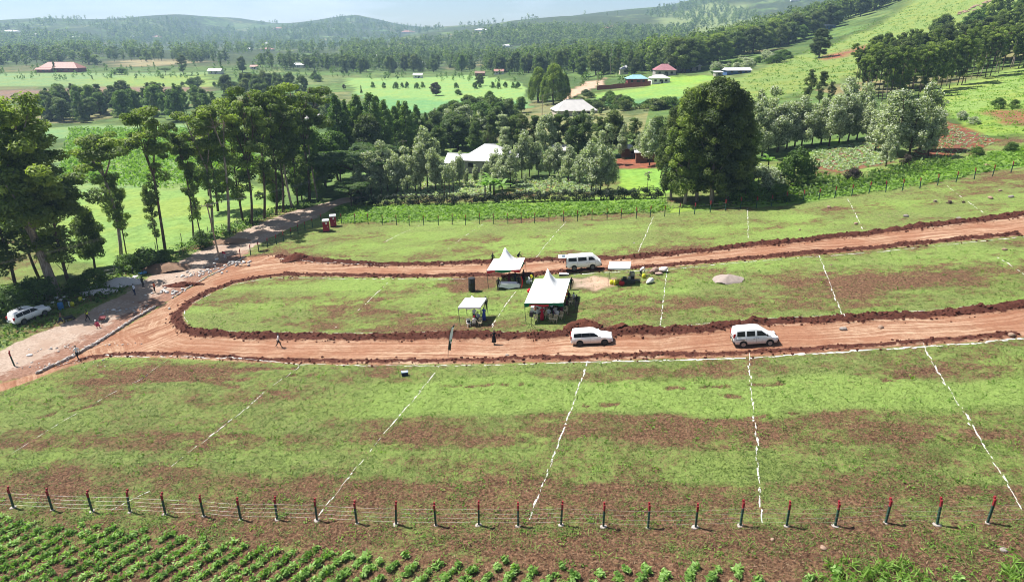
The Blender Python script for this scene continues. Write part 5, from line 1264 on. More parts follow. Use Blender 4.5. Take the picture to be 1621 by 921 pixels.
# ------------------------------------------------------------------ vehicles
def vehicle(name, label, cat, loc, rz, S, tilt=(0, 0)):
    """S: L, W, belt, roof, hood profile, screen and rear lines, wheels, windows"""
    L, Wd, belt, roof = S['L'], S['W'], S['belt'], S['roof']
    xf, xr = L/2, -L/2
    wx, wr = S['wheels'], S['wr']
    lower = np.array(S['lower'])                               # (x, z) top line of the lower body
    up = np.array(S['upper'])                                  # (x, z) roof line of the glasshouse
    sk = S.get('sill', .30)
    def zbot(x):
        z = sk+(.10 if abs(x) > L/2-.18 else 0)
        for w in wx:
            d = abs(x-w); a = wr+.07
            if d < a: z = max(z, wr+math.sqrt(a*a-d*d))
        return z
    def hw(x):
        k = 1.0
        e = L/2-abs(x)
        if e < .55: k = 1-.20*(1-e/.55)**2
        return Wd/2*k
    def gy(x, z): return hw(x)*(.955-.19*max(0, (z-belt))/max(.01, roof-belt)*S.get('tum', 1.0))
    xs = sorted(set(np.round(np.concatenate([np.linspace(xr, xf, 64), lower[:, 0], up[:, 0], np.concatenate([np.linspace(w-wr-.07, w+wr+.07, 15) for w in wx])]), 4)))
    m = MB(); rows = []
    for x in xs:
        zt = float(np.interp(x, lower[:, 0], lower[:, 1])); zb = min(zbot(x), zt-.06); w = hw(x)
        hz = [(w*.90, zb), (w, zb+.05), (w*1.0, zb+(zt-zb)*.55), (w*.985, zt-.10*(zt-zb)), (w*.93, zt), (w*.5, zt+.025), (0, zt+.03)]
        rows.append([(x, y, z) for y, z in hz]+[(x, -y, z) for y, z in hz[-2::-1]])
    k = len(rows[0]); V = [p for r_ in rows for p in r_]; F = []
    for i in range(len(rows)-1):
        for j in range(k-1): F.append((i*k+j, i*k+j+1, (i+1)*k+j+1, (i+1)*k+j))
    F += [tuple(range(k)), tuple(range((len(rows)-1)*k, len(rows)*k))[::-1]]
    m.add(V, F)
    ux = [x for x in xs if up[0, 0] <= x <= up[-1, 0]]; rows = []
    for x in ux:
        zr = float(np.interp(x, up[:, 0], up[:, 1])); zl = float(np.interp(x, lower[:, 0], lower[:, 1]))-.02; zr = max(zr, zl+.02)
        hz = [(gy(x, zl)*1.0, zl), (gy(x, zr-.09*min(1, (zr-zl))), zr-.09*min(1, (zr-zl))), (gy(x, zr)*.93, zr), (gy(x, zr)*.5, zr+.025), (0, zr+.035)]
        rows.append([(x, y, z) for y, z in hz]+[(x, -y, z) for y, z in hz[-2::-1]])
    k = len(rows[0]); V = [p for r_ in rows for p in r_]; F = []
    for i in range(len(rows)-1):
        for j in range(k-1): F.append((i*k+j, i*k+j+1, (i+1)*k+j+1, (i+1)*k+j))
    F += [tuple(range(k)), tuple(range((len(rows)-1)*k, len(rows)*k))[::-1]]
    m.add(V, F)
    e = thing(name, label, cat, loc, rot=(tilt[0], tilt[1], rz))
    link('body', m.me('body', M_car, True), e)
    m = MB(); m.box((0, 0, sk+.12), (L*.86, Wd*.82, .22)); link('underside', m.me('underside', M_black), e)
    # side glass
    for sd in (1, -1):
        for q in S['panes']:
            n = 5; V, F = [], []
            top = [np.array(q[0])+(np.array(q[1])-np.array(q[0]))*i/(n-1) for i in range(n)]; bot = [np.array(q[3])+(np.array(q[2])-np.array(q[3]))*i/(n-1) for i in range(n)]
            for t_, b_ in zip(top, bot):
                for x, z in (t_, b_): V.append((x, sd*(gy(x, z)+.014), z))
            for i in range(n-1): F.append((i*2, i*2+2, i*2+3, i*2+1) if sd > 0 else (i*2, i*2+1, i*2+3, i*2+2))
            w = link('window', mesh('window', V, F, M_glass), e)
        for x in S['handles']:
            m = MB(); m.box((x, sd*(hw(x)+.015), belt-.17), (.16, .03, .035)); link('door_handle', m.me('door_handle', S.get('hmat', M_black)), e)
        for x in S.get('seams', ()):
            m = MB(); m.box((x, sd*(hw(x)+.001), (belt+sk)/2+.05), (.012, .008, belt-sk-.2)); link('door_seam', m.me('door_seam', M_black), e)
        if 'rail' in S:
            a, b, z = S['rail']; m = MB(); m.box(((a+b)/2, sd*(Wd/2+.006), z), (b-a, .012, .04)); link('door_rail', m.me('door_rail', M_black), e)
        x, z = S['mirror']; m = MB(); m.box((x, sd*(gy(x, z)+.13), z), (.12, .20, .17), bev=.03); link('mirror', m.me('mirror', S.get('mmat', M_white)), e)
        x, z, a, b = S['head']; m = MB(); m.box((x-.08, sd*(hw(x)*.78), z), (.34, a, b), bev=.04); link('headlight', m.me('headlight', M_lamp), e)
        x, z, a, b = S['tail']; m = MB(); m.box((x+.05, sd*(hw(x)*.93), z), (.22, a, b), bev=.02); link('tail_light', m.me('tail_light', M_redl), e)
    # windscreen and rear glass
    def slope(name, xa, za, xb, zb, mat, off):
        d = Vector((xb-xa, 0, zb-za)); nrm = Vector((d.z, 0, -d.x)).normalized()*off; V, F = [], []; n = 4
        for i in range(n):
            f = .10+.80*i/(n-1); x, z = xa+(xb-xa)*f, za+(zb-za)*f; y = gy(x, z)*.90
            for j in range(5): V.append((x+nrm.x, y*(j/2-1), z+nrm.z+.03*(1-abs(j/2-1))))
        for i in range(n-1):
            for j in range(4): F.append((i*5+j, i*5+j+1, (i+1)*5+j+1, (i+1)*5+j))
        link(name, mesh(name, V, F, mat), e)
    (xa, za), (xb, zb) = S['screen']; slope('windscreen', xa, za, xb, zb, S.get('smat', M_screen), -.03 if (xb < xa) else .03)
    if S.get('rear'): (xa, za), (xb, zb) = S['rear']; slope('rear_window', xa, za, xb, zb, M_glass, .03)
    bm_ = S.get('bumper', M_white)
    for x, sg in ((xf, 1), (xr, -1)):
        m = MB(); m.box((x-sg*.06, 0, sk+.20), (.20, Wd*.86, .26), bev=.06); b_ = link('bumper', m.me('bumper', bm_), e)
        m = MB(); m.box((x+sg*.045, 0, sk+.24), (.02, .46, .12)); link('number_plate', m.me('number_plate', plain('plate', (.6, .55, .35), .5)), b_)
    m = MB(); m.box((xf-.02, 0, S['head'][1]-.08), (.06, Wd*.42, .14), bev=.02); link('grille', m.me('grille', M_black), e)
    for w in wx:
        for sd in (1, -1):
            m = MB(); m.lathe([(wr*.62, -.10), (wr*.9, -.105), (wr, -.07), (wr, .07), (wr*.9, .105), (wr*.62, .10)], 22, (w, sd*(Wd/2-.13), wr), 0, 'y'); wl_ = link('wheel', m.me('wheel', M_tyre, True), e)
            m = MB(); m.lathe([(.05, .0), (wr*.2, .0), (wr*.52, -.02), (wr*.60, .015), (wr*.64, .0)], 16, (w, sd*(Wd/2-.02), wr), 0, 'y'); link('rim', m.me('rim', S.get('rim', M_dust)), wl_)
    return e, gy
def on_road(px0, px1):
    """ground tilt between two pixels: used to sit a vehicle on its slope"""
    a, b = G(*px0), G(*px1); return math.atan2(b.z-a.z, math.hypot(b.x-a.x, b.y-a.y))
# station wagon on the lower road
WAG = dict(L=4.25, W=1.70, belt=.98, roof=1.50, wheels=(1.32, -1.23), wr=.31, sill=.27, lower=[(-2.125, .70), (-2.08, .98), (.72, .98), (1.3, .95), (1.85, .84), (2.07, .70), (2.125, .55)],
    upper=[(-2.10, .98), (-1.93, 1.46), (-1.5, 1.51), (-.2, 1.53), (.25, 1.48), (1.02, .98)], panes=[((-1.80, 1.40), (-1.02, 1.42), (-1.02, 1.03), (-1.83, 1.03)), ((-1.01, 1.42), (-.16, 1.43), (-.16, 1.03), (-1.01, 1.03)), ((-.15, 1.43), (.24, 1.40), (.82, 1.03), (-.15, 1.03))],
    handles=(-.75, .12), hmat=M_white, seams=(-1.0, -.16), mirror=(.74, 1.06), head=(2.02, .72, .36, .17), tail=(-2.12, .86, .12, .42), screen=((1.02, 1.0), (.25, 1.48)), rear=((-2.10, .98), (-1.93, 1.46)), rim=plain('black_rim', (.03, .03, .03), .4))
vehicle('station_wagon', 'white station wagon with black wheels parked on the lower red road', 'car', put(937, 541), R(-5), WAG, (0, -.095))
# small van on the lower road
VAN = dict(L=4.25, W=1.66, belt=1.12, roof=1.84, wheels=(1.30, -1.22), wr=.33, sill=.34, lower=[(-2.125, .80), (-2.08, 1.12), (.95, 1.12), (1.45, 1.02), (1.95, .86), (2.125, .62)],
    upper=[(-2.12, 1.12), (-2.02, 1.78), (-1.6, 1.86), (-.1, 1.90), (.45, 1.80), (1.42, 1.06)], panes=[((-1.80, 1.68), (-1.08, 1.69), (-1.08, 1.20), (-1.83, 1.20)), ((-.90, 1.69), (-.14, 1.69), (-.14, 1.20), (-.90, 1.20)), ((.06, 1.69), (.50, 1.66), (1.05, 1.20), (.06, 1.20))],
    handles=(-.22, .16), seams=(-.98, -.02), rail=(-1.95, -1.1, .88), mirror=(1.0, 1.26), mmat=M_black, head=(2.0, .80, .38, .22), tail=(-2.1, 1.22, .10, .46), screen=((1.42, 1.08), (.45, 1.80)), rear=((-2.12, 1.14), (-2.02, 1.78)), bumper=M_black, smat=plain('blue_screen', (.28, .38, .42), .06, .7))
vehicle('minivan', 'white high-roofed van with black bumpers on the lower red road at the right', 'van', put(1194, 543), R(-4), VAN, (0, -.10))
# long minibus on the upper road, tailgate up
BUS = dict(L=4.70, W=1.70, belt=1.22, roof=1.95, wheels=(1.15, -1.30), wr=.34, sill=.36, lower=[(-2.35, .80), (-2.32, 1.22), (1.6, 1.22), (1.95, 1.16), (2.22, .98), (2.35, .66)],
    upper=[(-2.33, 1.22), (-2.24, 1.90), (-1.9, 1.96), (.9, 1.99), (1.25, 1.93), (2.02, 1.18)], panes=[((-2.02, 1.76), (-.92, 1.77), (-.92, 1.30), (-2.04, 1.30)), ((-.72, 1.77), (.40, 1.77), (.40, 1.30), (-.72, 1.30)), ((.66, 1.77), (1.16, 1.76), (1.62, 1.32), (.66, 1.32))],
    handles=(.42, .72), seams=(-.82, .56, 1.55), mirror=(1.66, 1.35), head=(2.24, .84, .36, .20), tail=(-2.34, 1.05, .10, .40), screen=((2.02, 1.20), (1.25, 1.93)), bumper=M_black, rim=plain('grey_rim', (.12, .12, .12), .5))
e, _ = vehicle('minibus', 'white minibus on the upper red road with its tailgate raised', 'van', put(924, 428), R(-2), BUS, (0, -.085))
m = MB(); m.box((-2.78, 0, 1.86), (1.05, 1.46, .07), bev=.02); tg = link('tailgate', m.me('tailgate', M_white), e)
m = MB(); m.box((-2.62, 0, 1.905), (.42, 1.1, .02)); link('rear_window', m.me('rear_window', M_screen), tg)
m = MB(); m.box((-2.345, 0, 1.2), (.02, 1.3, 1.1)); link('open_rear', m.me('open_rear', M_black), e)
# off-roader at the left
OFF = dict(L=4.85, W=1.89, belt=1.18, roof=1.84, wheels=(1.45, -1.33), wr=.385, sill=.44, lower=[(-2.425, .90), (-2.36, 1.18), (.85, 1.18), (1.5, 1.16), (2.15, 1.06), (2.425, .80)],
    upper=[(-2.36, 1.18), (-2.12, 1.78), (-1.7, 1.86), (-.1, 1.89), (.35, 1.80), (1.12, 1.16)], panes=[((-1.98, 1.70), (-1.18, 1.73), (-1.18, 1.27), (-2.02, 1.27)), ((-1.14, 1.73), (-.20, 1.74), (-.20, 1.27), (-1.14, 1.27)), ((-.15, 1.74), (.34, 1.70), (.86, 1.27), (-.15, 1.27))],
    handles=(-.92, .08), hmat=M_white, seams=(-1.16, -.18), mirror=(.82, 1.30), head=(2.28, .98, .42, .22), tail=(-2.40, 1.16, .20, .36), screen=((1.12, 1.18), (.35, 1.80)), rear=((-2.36, 1.20), (-2.12, 1.78)), tum=1.1, rim=plain('grey_rim2', (.10, .10, .10), .4))
p_off = put(49, 506)
e, _ = vehicle('off_roader', 'white off-roader with roof rails parked on the shaded verge at the far left', 'car', p_off, dirpx((30, 514), (72, 498)), OFF, (0, -.05))
for sd in (1, -1):
    m = MB(); m.tube([(-1.9, sd*.66, 1.88), (-1.7, sd*.66, 1.95), (0, sd*.66, 1.97), (.2, sd*.64, 1.88)], .022, 5); link('roof_rail', m.me('roof_rail', M_steel), e)
m = MB(); m.box((-.7, 0, 1.905), (.8, .7, .012)); link('sunroof', m.me('sunroof', M_glass), e)
m = MB(); m.box((0, -.98, .47), (2.2, .10, .07)); link('side_step', m.me('side_step', M_black), e)

# ------------------------------------------------------------------ tents
def tent(label, loc, rz, w, d, eave, peak, pk, val, cols, poles=True, sag=.35, kind='tent', cat='tent'):
    """peaked canopy: w wide, d deep, spire at fraction pk of the depth"""
    e = thing('peaked_tent', label, cat, loc, rot=(0, -.085, rz)); n = 24; V, F = [], []
    cx, cy = 0.0, -d/2+d*pk
    for j in range(n+1):
        for i in range(n+1):
            x, y = (i/n-.5)*w, (j/n-.5)*d
            u = abs(x-cx)/(w/2); v_ = (y-cy)/(d/2-cy) if y > cy else (cy-y)/(cy+d/2)
            t_ = max(u, v_); t2 = (u**3.2+v_**3.2)**(1/3.2); t_ = min(1, .5*t_+.5*min(1, t2))
            z = eave+(peak-eave)*((1-t_)**1.9*.72+.28*(1-t_)**5)+(.13*(1-t_)*.6)
            V.append((x, y, z))
    for j in range(n):
        for i in range(n): F.append((j*(n+1)+i, j*(n+1)+i+1, (j+1)*(n+1)+i+1, (j+1)*(n+1)+i))
    link('canopy', mesh('canopy', V, F, M_canvas, True), e)
    c = [(-w/2, -d/2), (w/2, -d/2), (w/2, d/2), (-w/2, d/2)]
    for s in range(4):
        a, b = c[s], c[(s+1) % 4]; V, F, mi = [], [], []; k = 24
        for i in range(k+1):
            f = i/k; x, y = a[0]+(b[0]-a[0])*f, a[1]+(b[1]-a[1])*f; dip = val*(1+.28*math.cos(f*4*math.pi))*.85
            o = .015*math.sin(f*31)
            nx_, ny_ = (b[1]-a[1]), -(b[0]-a[0]); q = math.hypot(nx_, ny_)
            x += nx_/q*(.02+o); y += ny_/q*(.02+o)
            mdz = val*.45*(1-math.cos(f*2*math.pi*1.0))*.5
            V += [(x, y, eave+.03), (x, y, eave+.03-max(.03, dip*.55-mdz*.2)), (x, y, eave-dip)]
        for i in range(k):
            f = (i+.5)/k; top = 0 if (.28 < f < .72) != (cols[0] == 'g') else 1
            F += [(i*3, i*3+1, i*3+4, i*3+3), (i*3+1, i*3+2, i*3+5, i*3+4)]
            mi += ([1, 1] if .25 < f < .75 else [0, 0]) if cols[0] == 'r' else ([0, 1] if .12 < f < .62 else [0, 0]) if cols[0] == 'g' else [0, 0]
        mats = {'r': [M_red, M_green], 'g': [M_green, M_red], 'w': [M_canvas, M_red]}[cols[0]]
        link('valance', mesh('valance', V, F, mats, False, mi), e)
    for x, y in c:
        m = MB(); m.tube([(x, y, -.15), (x, y, eave)], .032, 6); link('pole', m.me('pole', plain('tent_pole', (.08, .10, .09), .5, .4, .5)), e)
    return e
tent('large white tent with green and red valance over the seated crowd', put(870, 489, 0), R(-10), 4.4, 8.2, 2.4, 4.9, .58, .42, 'g')
tent('white peaked tent with red and green valance over a white table', put(804, 446, 0), R(-9), 4.35, 5.0, 2.45, 4.9, .52, .36, 'r')
tent('small low-peaked white gazebo with red corner strips', put(751, 507, 0), R(-12), 2.6, 3.0, 2.25, 3.05, .5, .22, 'w')
# flat white canopy
def canopy():
    p = put(981, 447); e = thing('flat_canopy', 'flat white canopy on thin poles over the cooking gear', 'canopy', p, rot=(0, -.06, R(-12))); w, d, h = 2.7, 2.6, 2.35; n = 10; V, F = [], []
    for j in range(n+1):
        for i in range(n+1): V.append(((i/n-.5)*w, (j/n-.5)*d, h+.10*math.sin(math.pi*i/n)*math.sin(math.pi*j/n)+.05*j/n))
    for j in range(n):
        for i in range(n): F.append((j*(n+1)+i, j*(n+1)+i+1, (j+1)*(n+1)+i+1, (j+1)*(n+1)+i))
    link('canopy', mesh('canopy', V, F, M_canvas, True), e)
    for a, b in (((-w/2, -d/2), (w/2, -d/2)), ((w/2, -d/2), (w/2, d/2)), ((w/2, d/2), (-w/2, d/2)), ((-w/2, d/2), (-w/2, -d/2))):
        V, F = [], []
        for i in range(13):
            f = i/12; x, y = a[0]+(b[0]-a[0])*f, a[1]+(b[1]-a[1])*f; V += [(x*1.01, y*1.01, h+.03), (x*1.015, y*1.015, h-.16-.07*math.sin(f*math.pi)**2)]
        for i in range(12): F.append((i*2, i*2+1, i*2+3, i*2+2))
        link('valance', mesh('valance', V, F, M_canvas), e)
    for x, y in ((-w/2, -d/2), (w/2, -d/2), (w/2, d/2), (-w/2, d/2)):
        m = MB(); m.tube([(x, y, -.25), (x, y, h)], .026, 6); link('pole', m.me('pole', _mc['tent_pole']), e)
canopy()
# red strips on the gazebo corners and the red drape by the peaked tent
m = MB(); q = []
for i in range(15):
    a = math.pi*.5*(i/14)*1.9-1.4; q.append((.24*math.cos(a), 0, .95+.75*math.sin(a)))
m.tube(q, [.02+.05*math.sin(math.pi*i/14) for i in range(15)], 7)
tag(link('cloth_drape', m.me('cloth_drape', M_red, True), None, put(824, 458)), 'red cloth drape curving down beside the peaked tent leg', 'drape')
v, f = lump(2, 8, (.30, .30, .34), .03)
tag(link('balloon', mesh('balloon', v, f, M_red, True), None, put(838, 486, 2.1)), 'round red balloon tied at the left corner of the large tent', 'balloon')

# ------------------------------------------------------------------ chairs and tables
def chair_parts():
    m = MB(); m.box((0, 0, .43), (.46, .44, .035), bev=.012); seat = m.me('seat', M_cream)
    m = MB()
    for k in range(4): m.box((-.15+.10*k, -.235, .66), (.055, .022, .38))
    m.box((0, -.24, .87), (.46, .03, .08), bev=.01); back = m.me('backrest', M_cream)
    m = MB(); m.tube([(0, 0, .43), (0, 0, 0)], [.028, .022], 5); leg = m.me('leg', M_cream)
    m = MB(); m.tube([(0, -.23, .70), (0, .12, .66), (0, .16, .44)], .022, 5); arm = m.me('armrest', M_cream)
    return seat, back, leg, arm
CH = chair_parts()
def chair(px, py, rz, label, group='plastic chairs under the tents', white=False):
    e = thing('plastic_chair', label, 'chair', put(px, py), rz, group)
    for nm, me, lc, ro in [('seat', CH[0], (0, 0, 0), (0, 0, 0)), ('backrest', CH[1], (0, 0, 0), (-.08, 0, 0))]+[('leg', CH[2], (x, y, 0), (-.10*(1 if y > 0 else -1)*-1, .10*(1 if x > 0 else -1)*-1, 0)) for x in (-.17, .17) for y in (-.17, .17)]+[('armrest', CH[3], (x, 0, 0), (0, 0, 0)) for x in (-.235, .235)]:
        o = link(nm, me, e, lc, ro)
        if white: o.material_slots[0].link = 'OBJECT'; o.material_slots[0].material = M_white
    return e
for i, (px, py, rz, lb) in enumerate([(848, 508, 10, 'empty cream chair nearest the speaker stand under the large tent'), (872, 509, 200, 'cream chair with its open back at the front middle of the large tent'), (879, 510, 165, 'cream chair turned away right of the front middle one'), (888, 504, 150, 'cream chair at the front right pole of the large tent'), (895, 496, 120, 'cream chair just outside the right pole of the large tent'), (864, 503, 30, 'tan chair behind the person in the red dress'), (903, 482, 100, 'cream chair at the right side of the large tent beside the standing crowd')]):
    chair(px, py, R(rz), lb)
chair(742, 517, R(200), 'white chair with a dark bag on it at the front left of the gazebo', white=True)
chair(760, 516, R(160), 'cream chair at the front right under the gazebo')
chair(839, 449, R(-60), 'white chair on the grass between the two peaked tents', white=True)
def table(px, py, rz, w, d, label, cloth=True, mat=None):
    e = thing('table', label, 'table', put(px, py), rz)
    m = MB(); m.box((0, 0, .74), (w, d, .04)); link('tabletop', m.me('tabletop', mat or M_wood), e)
    for x in (-w/2+.08, w/2-.08):
        for y in (-d/2+.08, d/2-.08): m = MB(); m.tube([(x, y, -.1), (x, y, .72)], .025, 5); link('leg', m.me('leg', M_steel), e)
    if cloth:
        V, F = [], []; n = 40
        for i in range(n):
            a = 2*math.pi*i/n; x = max(-w/2-.02, min(w/2+.02, math.cos(a)*w)); y = max(-d/2-.02, min(d/2+.02, math.sin(a)*d*1.2)); k = 1.03+.05*math.sin(a*9)
            V += [(x, y, .775), (x*k, y*k*1.03, .24+.14*math.sin(a*5)+.07*math.sin(a*13))]
        for i in range(n): j = (i+1) % n; F.append((i*2, i*2+1, j*2+1, j*2))
        F.append(tuple(range(0, n*2, 2)))
        tag(link('tablecloth', mesh('tablecloth', V, F, plain('white_cloth', (.78, .78, .84), .8, .1)), None, e.location, (0, 0, rz)), 'white cloth hanging in folds over '+label.split(' over')[0].replace('long', 'the long').replace('small', 'the small'), 'tablecloth')
    return e
table(806, 456, R(-4), 2.7, .85, 'long serving table under the peaked tent')
table(851, 494, R(-10), 1.5, .8, 'small draped table inside the large tent')

# ------------------------------------------------------------------ people
SKIN = plain('dark_skin', (.075, .038, .026), .55, .35)
def pose_bones(kind):
    J = {}
    def st(p, r): return (Vector(p), r)
    if kind in ('stand', 'walk', 'reach', 'push', 'fold'):
        ln = .12 if kind == 'push' else .02
        J = dict(pelvis=st((0, 0, .95), .135), waist=st((0, ln*.4, 1.09), .125), chest=st((0, ln, 1.29), .15), nb=st((0, ln*1.2, 1.44), .075), neck=st((0, ln*1.3+.01, 1.51), .052), head=st((0, ln*1.5+.02, 1.60), .088), crown=st((0, ln*1.5+.01, 1.69), .078))
        for s, n in ((-1, 'l'), (1, 'r')):
            J['sh'+n] = st((s*.185, ln, 1.41), .065)
            sw = s*(.22 if kind == 'walk' else 0)
            if kind == 'push': J['el'+n], J['wr'+n], J['pa'+n] = st((s*.25, .10, 1.15), .046), st((s*.26, .36, .98), .034), st((s*.26, .43, .95), .034)
            elif kind == 'reach' and s > 0: J['el'+n], J['wr'+n], J['pa'+n] = st((s*.40, .12, 1.26), .046), st((s*.55, .32, 1.20), .034), st((s*.58, .38, 1.19), .034)
            elif kind == 'fold': J['el'+n], J['wr'+n], J['pa'+n] = st((s*.25, .04, 1.14), .046), st((s*.12, .25, 1.08), .034), st((s*.05, .27, 1.06), .034)
            else: J['el'+n], J['wr'+n], J['pa'+n] = st((s*.245, -.03-sw*.5, 1.14), .046), st((s*.255, .04-sw, .91), .034), st((s*.255, .06-sw*1.1, .84), .034)
            lg = s*(.26 if kind in ('walk', 'push') else .02)
            J['hip'+n], J['kn'+n], J['an'+n], J['to'+n] = st((s*.09, 0, .89), .105), st((s*.10, lg*.55+.03, .50), .068), st((s*.10, lg-.02-(.10 if lg < -.1 else 0), .09+(.07 if lg < -.1 else 0)), .043), st((s*.11, lg+.14, .04), .036)
    elif kind == 'sit':
        J = dict(pelvis=st((0, 0, .55), .14), waist=st((0, .0, .68), .13), chest=st((0, .02, .88), .15), nb=st((0, .03, 1.03), .075), neck=st((0, .04, 1.10), .052), head=st((0, .06, 1.19), .088), crown=st((0, .06, 1.28), .078))
        for s, n in ((-1, 'l'), (1, 'r')):
            J['sh'+n], J['el'+n], J['wr'+n], J['pa'+n] = st((s*.185, .02, 1.0), .065), st((s*.24, .08, .74), .046), st((s*.17, .30, .66), .034), st((s*.15, .37, .65), .034)
            J['hip'+n], J['kn'+n], J['an'+n], J['to'+n] = st((s*.09, .04, .53), .11), st((s*.12, .43, .53), .07), st((s*.12, .42, .09), .043), st((s*.13, .57, .04), .036)
    elif kind == 'bend':
        J = dict(pelvis=st((0, -.1, .90), .14), waist=st((0, .03, 1.01), .125), chest=st((0, .24, 1.13), .15), nb=st((0, .38, 1.18), .075), neck=st((0, .45, 1.20), .052), head=st((0, .54, 1.20), .088), crown=st((0, .63, 1.19), .078))
        for s, n in ((-1, 'l'), (1, 'r')):
            J['sh'+n], J['el'+n], J['wr'+n], J['pa'+n] = st((s*.18, .34, 1.12), .065), st((s*.2, .40, .85), .046), st((s*.18, .46, .62), .034), st((s*.17, .48, .55), .034)
            J['hip'+n], J['kn'+n], J['an'+n], J['to'+n] = st((s*.09, -.08, .84), .105), st((s*.11, .02, .48), .068), st((s*.11, -.08, .09), .043), st((s*.12, .08, .04), .036)
    else:   # crouch
        J = dict(pelvis=st((0, -.05, .36), .14), waist=st((0, .05, .47), .13), chest=st((0, .20, .63), .15), nb=st((0, .28, .76), .075), neck=st((0, .32, .82), .052), head=st((0, .38, .90), .088), crown=st((0, .41, .98), .078))
        for s, n in ((-1, 'l'), (1, 'r')):
            J['sh'+n], J['el'+n], J['wr'+n], J['pa'+n] = st((s*.18, .25, .73), .065), st((s*.24, .38, .50), .046), st((s*.16, .54, .36), .034), st((s*.15, .60, .32), .034)
            J['hip'+n], J['kn'+n], J['an'+n], J['to'+n] = st((s*.10, -.02, .34), .105), st((s*.19, .34, .46), .07), st((s*.16, .04, .09), .043), st((s*.17, .20, .04), .036)
    E = [('pelvis', 'waist'), ('waist', 'chest'), ('chest', 'nb'), ('nb', 'neck'), ('neck', 'head'), ('head', 'crown')]
    for n in 'lr':
        E += [('chest', 'sh'+n), ('sh'+n, 'el'+n), ('el'+n, 'wr'+n), ('wr'+n, 'pa'+n), ('pelvis', 'hip'+n), ('hip'+n, 'kn'+n), ('kn'+n, 'an'+n), ('an'+n, 'to'+n)]
        pw, pp = J['wr'+n][0], J['pa'+n][0]; d = (pp-pw).normalized(); sx = -1 if n == 'l' else 1
        side = d.cross(Vector((sx, 0, 0.01))).normalized(); curl = Vector((-sx*.25, 0, 0))
        for k, (o, ln) in enumerate(((-.030, .070), (-.010, .082), (.010, .078), (.030, .060))):
            b = pp+d*.035+side*o; m_ = b+(d+curl*.3).normalized()*ln*.5; t_ = m_+(d+curl*1.2).normalized()*ln*.5
            J[f'fa{k}{n}'], J[f'fb{k}{n}'], J[f'fc{k}{n}'] = (b, .011), (m_, .010), (t_, .008)
            E += [('pa'+n, f'fa{k}{n}'), (f'fa{k}{n}', f'fb{k}{n}'), (f'fb{k}{n}', f'fc{k}{n}')]
        b = pp-side*.035; t_ = b-side*.02+d*.045+curl*.03; J['ta'+n], J['tc'+n] = (b, .012), (t_, .009); E += [('pa'+n, 'ta'+n), ('ta'+n, 'tc'+n)]
    J['nose'] = (J['head'][0]+(J['crown'][0]-J['head'][0]).cross(Vector((-1, 0, 0))).normalized()*.085+Vector((0, 0, -.01)), .018); E.append(('head', 'nose'))
    return J, E
_pm = {}
def person_mesh(kind):
    if kind in _pm: return _pm[kind]
    J, E = pose_bones(kind); names = list(J); ix = {n: i for i, n in enumerate(names)}
    me = bpy.data.meshes.new('body'); me.from_pydata([J[n][0][:] for n in names], [(ix[a], ix[b]) for a, b in E], [])
    o = bpy.data.objects.new('body', me); COL.objects.link(o)
    md = o.modifiers.new('skin', 'SKIN'); md.use_smooth_shade = True
    for i, n in enumerate(names):
        s = me.skin_vertices[0].data[i]; r_ = J[n][1]
        s.radius = (r_*1.12, r_*.88) if n in ('chest', 'waist', 'pelvis') else (r_, r_); s.use_root = n == 'pelvis'
    o.modifiers.new('sub', 'SUBSURF').levels = 1
    dg = bpy.context.evaluated_depsgraph_get(); ev = o.evaluated_get(dg)
    out = bpy.data.meshes.new_from_object(ev); out.name = 'body'
    bpy.data.objects.remove(o)
    zone = {}
    for a, b in E:
        k = 0
        if a in ('pelvis',) and b != 'waist' or a[:3] == 'hip' or a[:2] == 'kn': k = 2
        elif a in ('pelvis', 'waist', 'chest') or a[:2] == 'sh': k = 1
        elif a[:2] == 'an': k = 3
        zone[(a, b)] = k
    seg = [(J[a][0], J[b][0], (J[a][1]+J[b][1])/2, zone[(a, b)]) for a, b in E]
    n = len(out.polygons); C = np.zeros(n*3); out.polygons.foreach_get('center', C); C = C.reshape(-1, 3)
    best, mi = np.full(n, 1e9), np.zeros(n, np.int32)
    for a, b, r_, z in seg:
        a_, d = np.array(a), np.array(b-a); t_ = np.clip(((C-a_)@d)/max(d@d, 1e-9), 0, 1); q = np.linalg.norm(C-a_-t_[:, None]*d, axis=1)-r_
        k = q < best; best[k] = q[k]; mi[k] = z
    out.materials.clear()
    for mm in (SKIN, M_white, M_black, M_black): out.materials.append(mm)
    out.polygons.foreach_set('material_index', mi); out.update()
    hd, cr = J['head'][0], J['crown'][0]; ax = (cr-hd).normalized()
    v, f = lump(2, 1, (.098, .104, .098), .02); v = v[:, :]; q = Vector((0, 0, 1)).rotation_difference(ax)
    keep = [i for i in range(len(v)) if not (v[i][2] < -.005 and v[i][1] > -.03)]
    mp = {i: k for k, i in enumerate(keep)}; hv = [tuple(q @ Vector(v[i])+hd+ax*.045+Vector((0, -.012, 0))) for i in keep]; hf = [tuple(mp[i] for i in t3) for t3 in f if all(i in mp for i in t3)]
    hair = mesh('hair', hv, hf, M_black, True)
    _pm[kind] = (out, hair, J); return _pm[kind]
_cm = {}
def cloth(c): return plain('cloth_%02d%02d%02d' % tuple(int(v*99) for v in c), c, .8, .12, 0, .15, 14)
BLK, WHT, GRY, NAV = (.016, .016, .018), (.72, .72, .74), (.16, .16, .18), (.02, .03, .08)
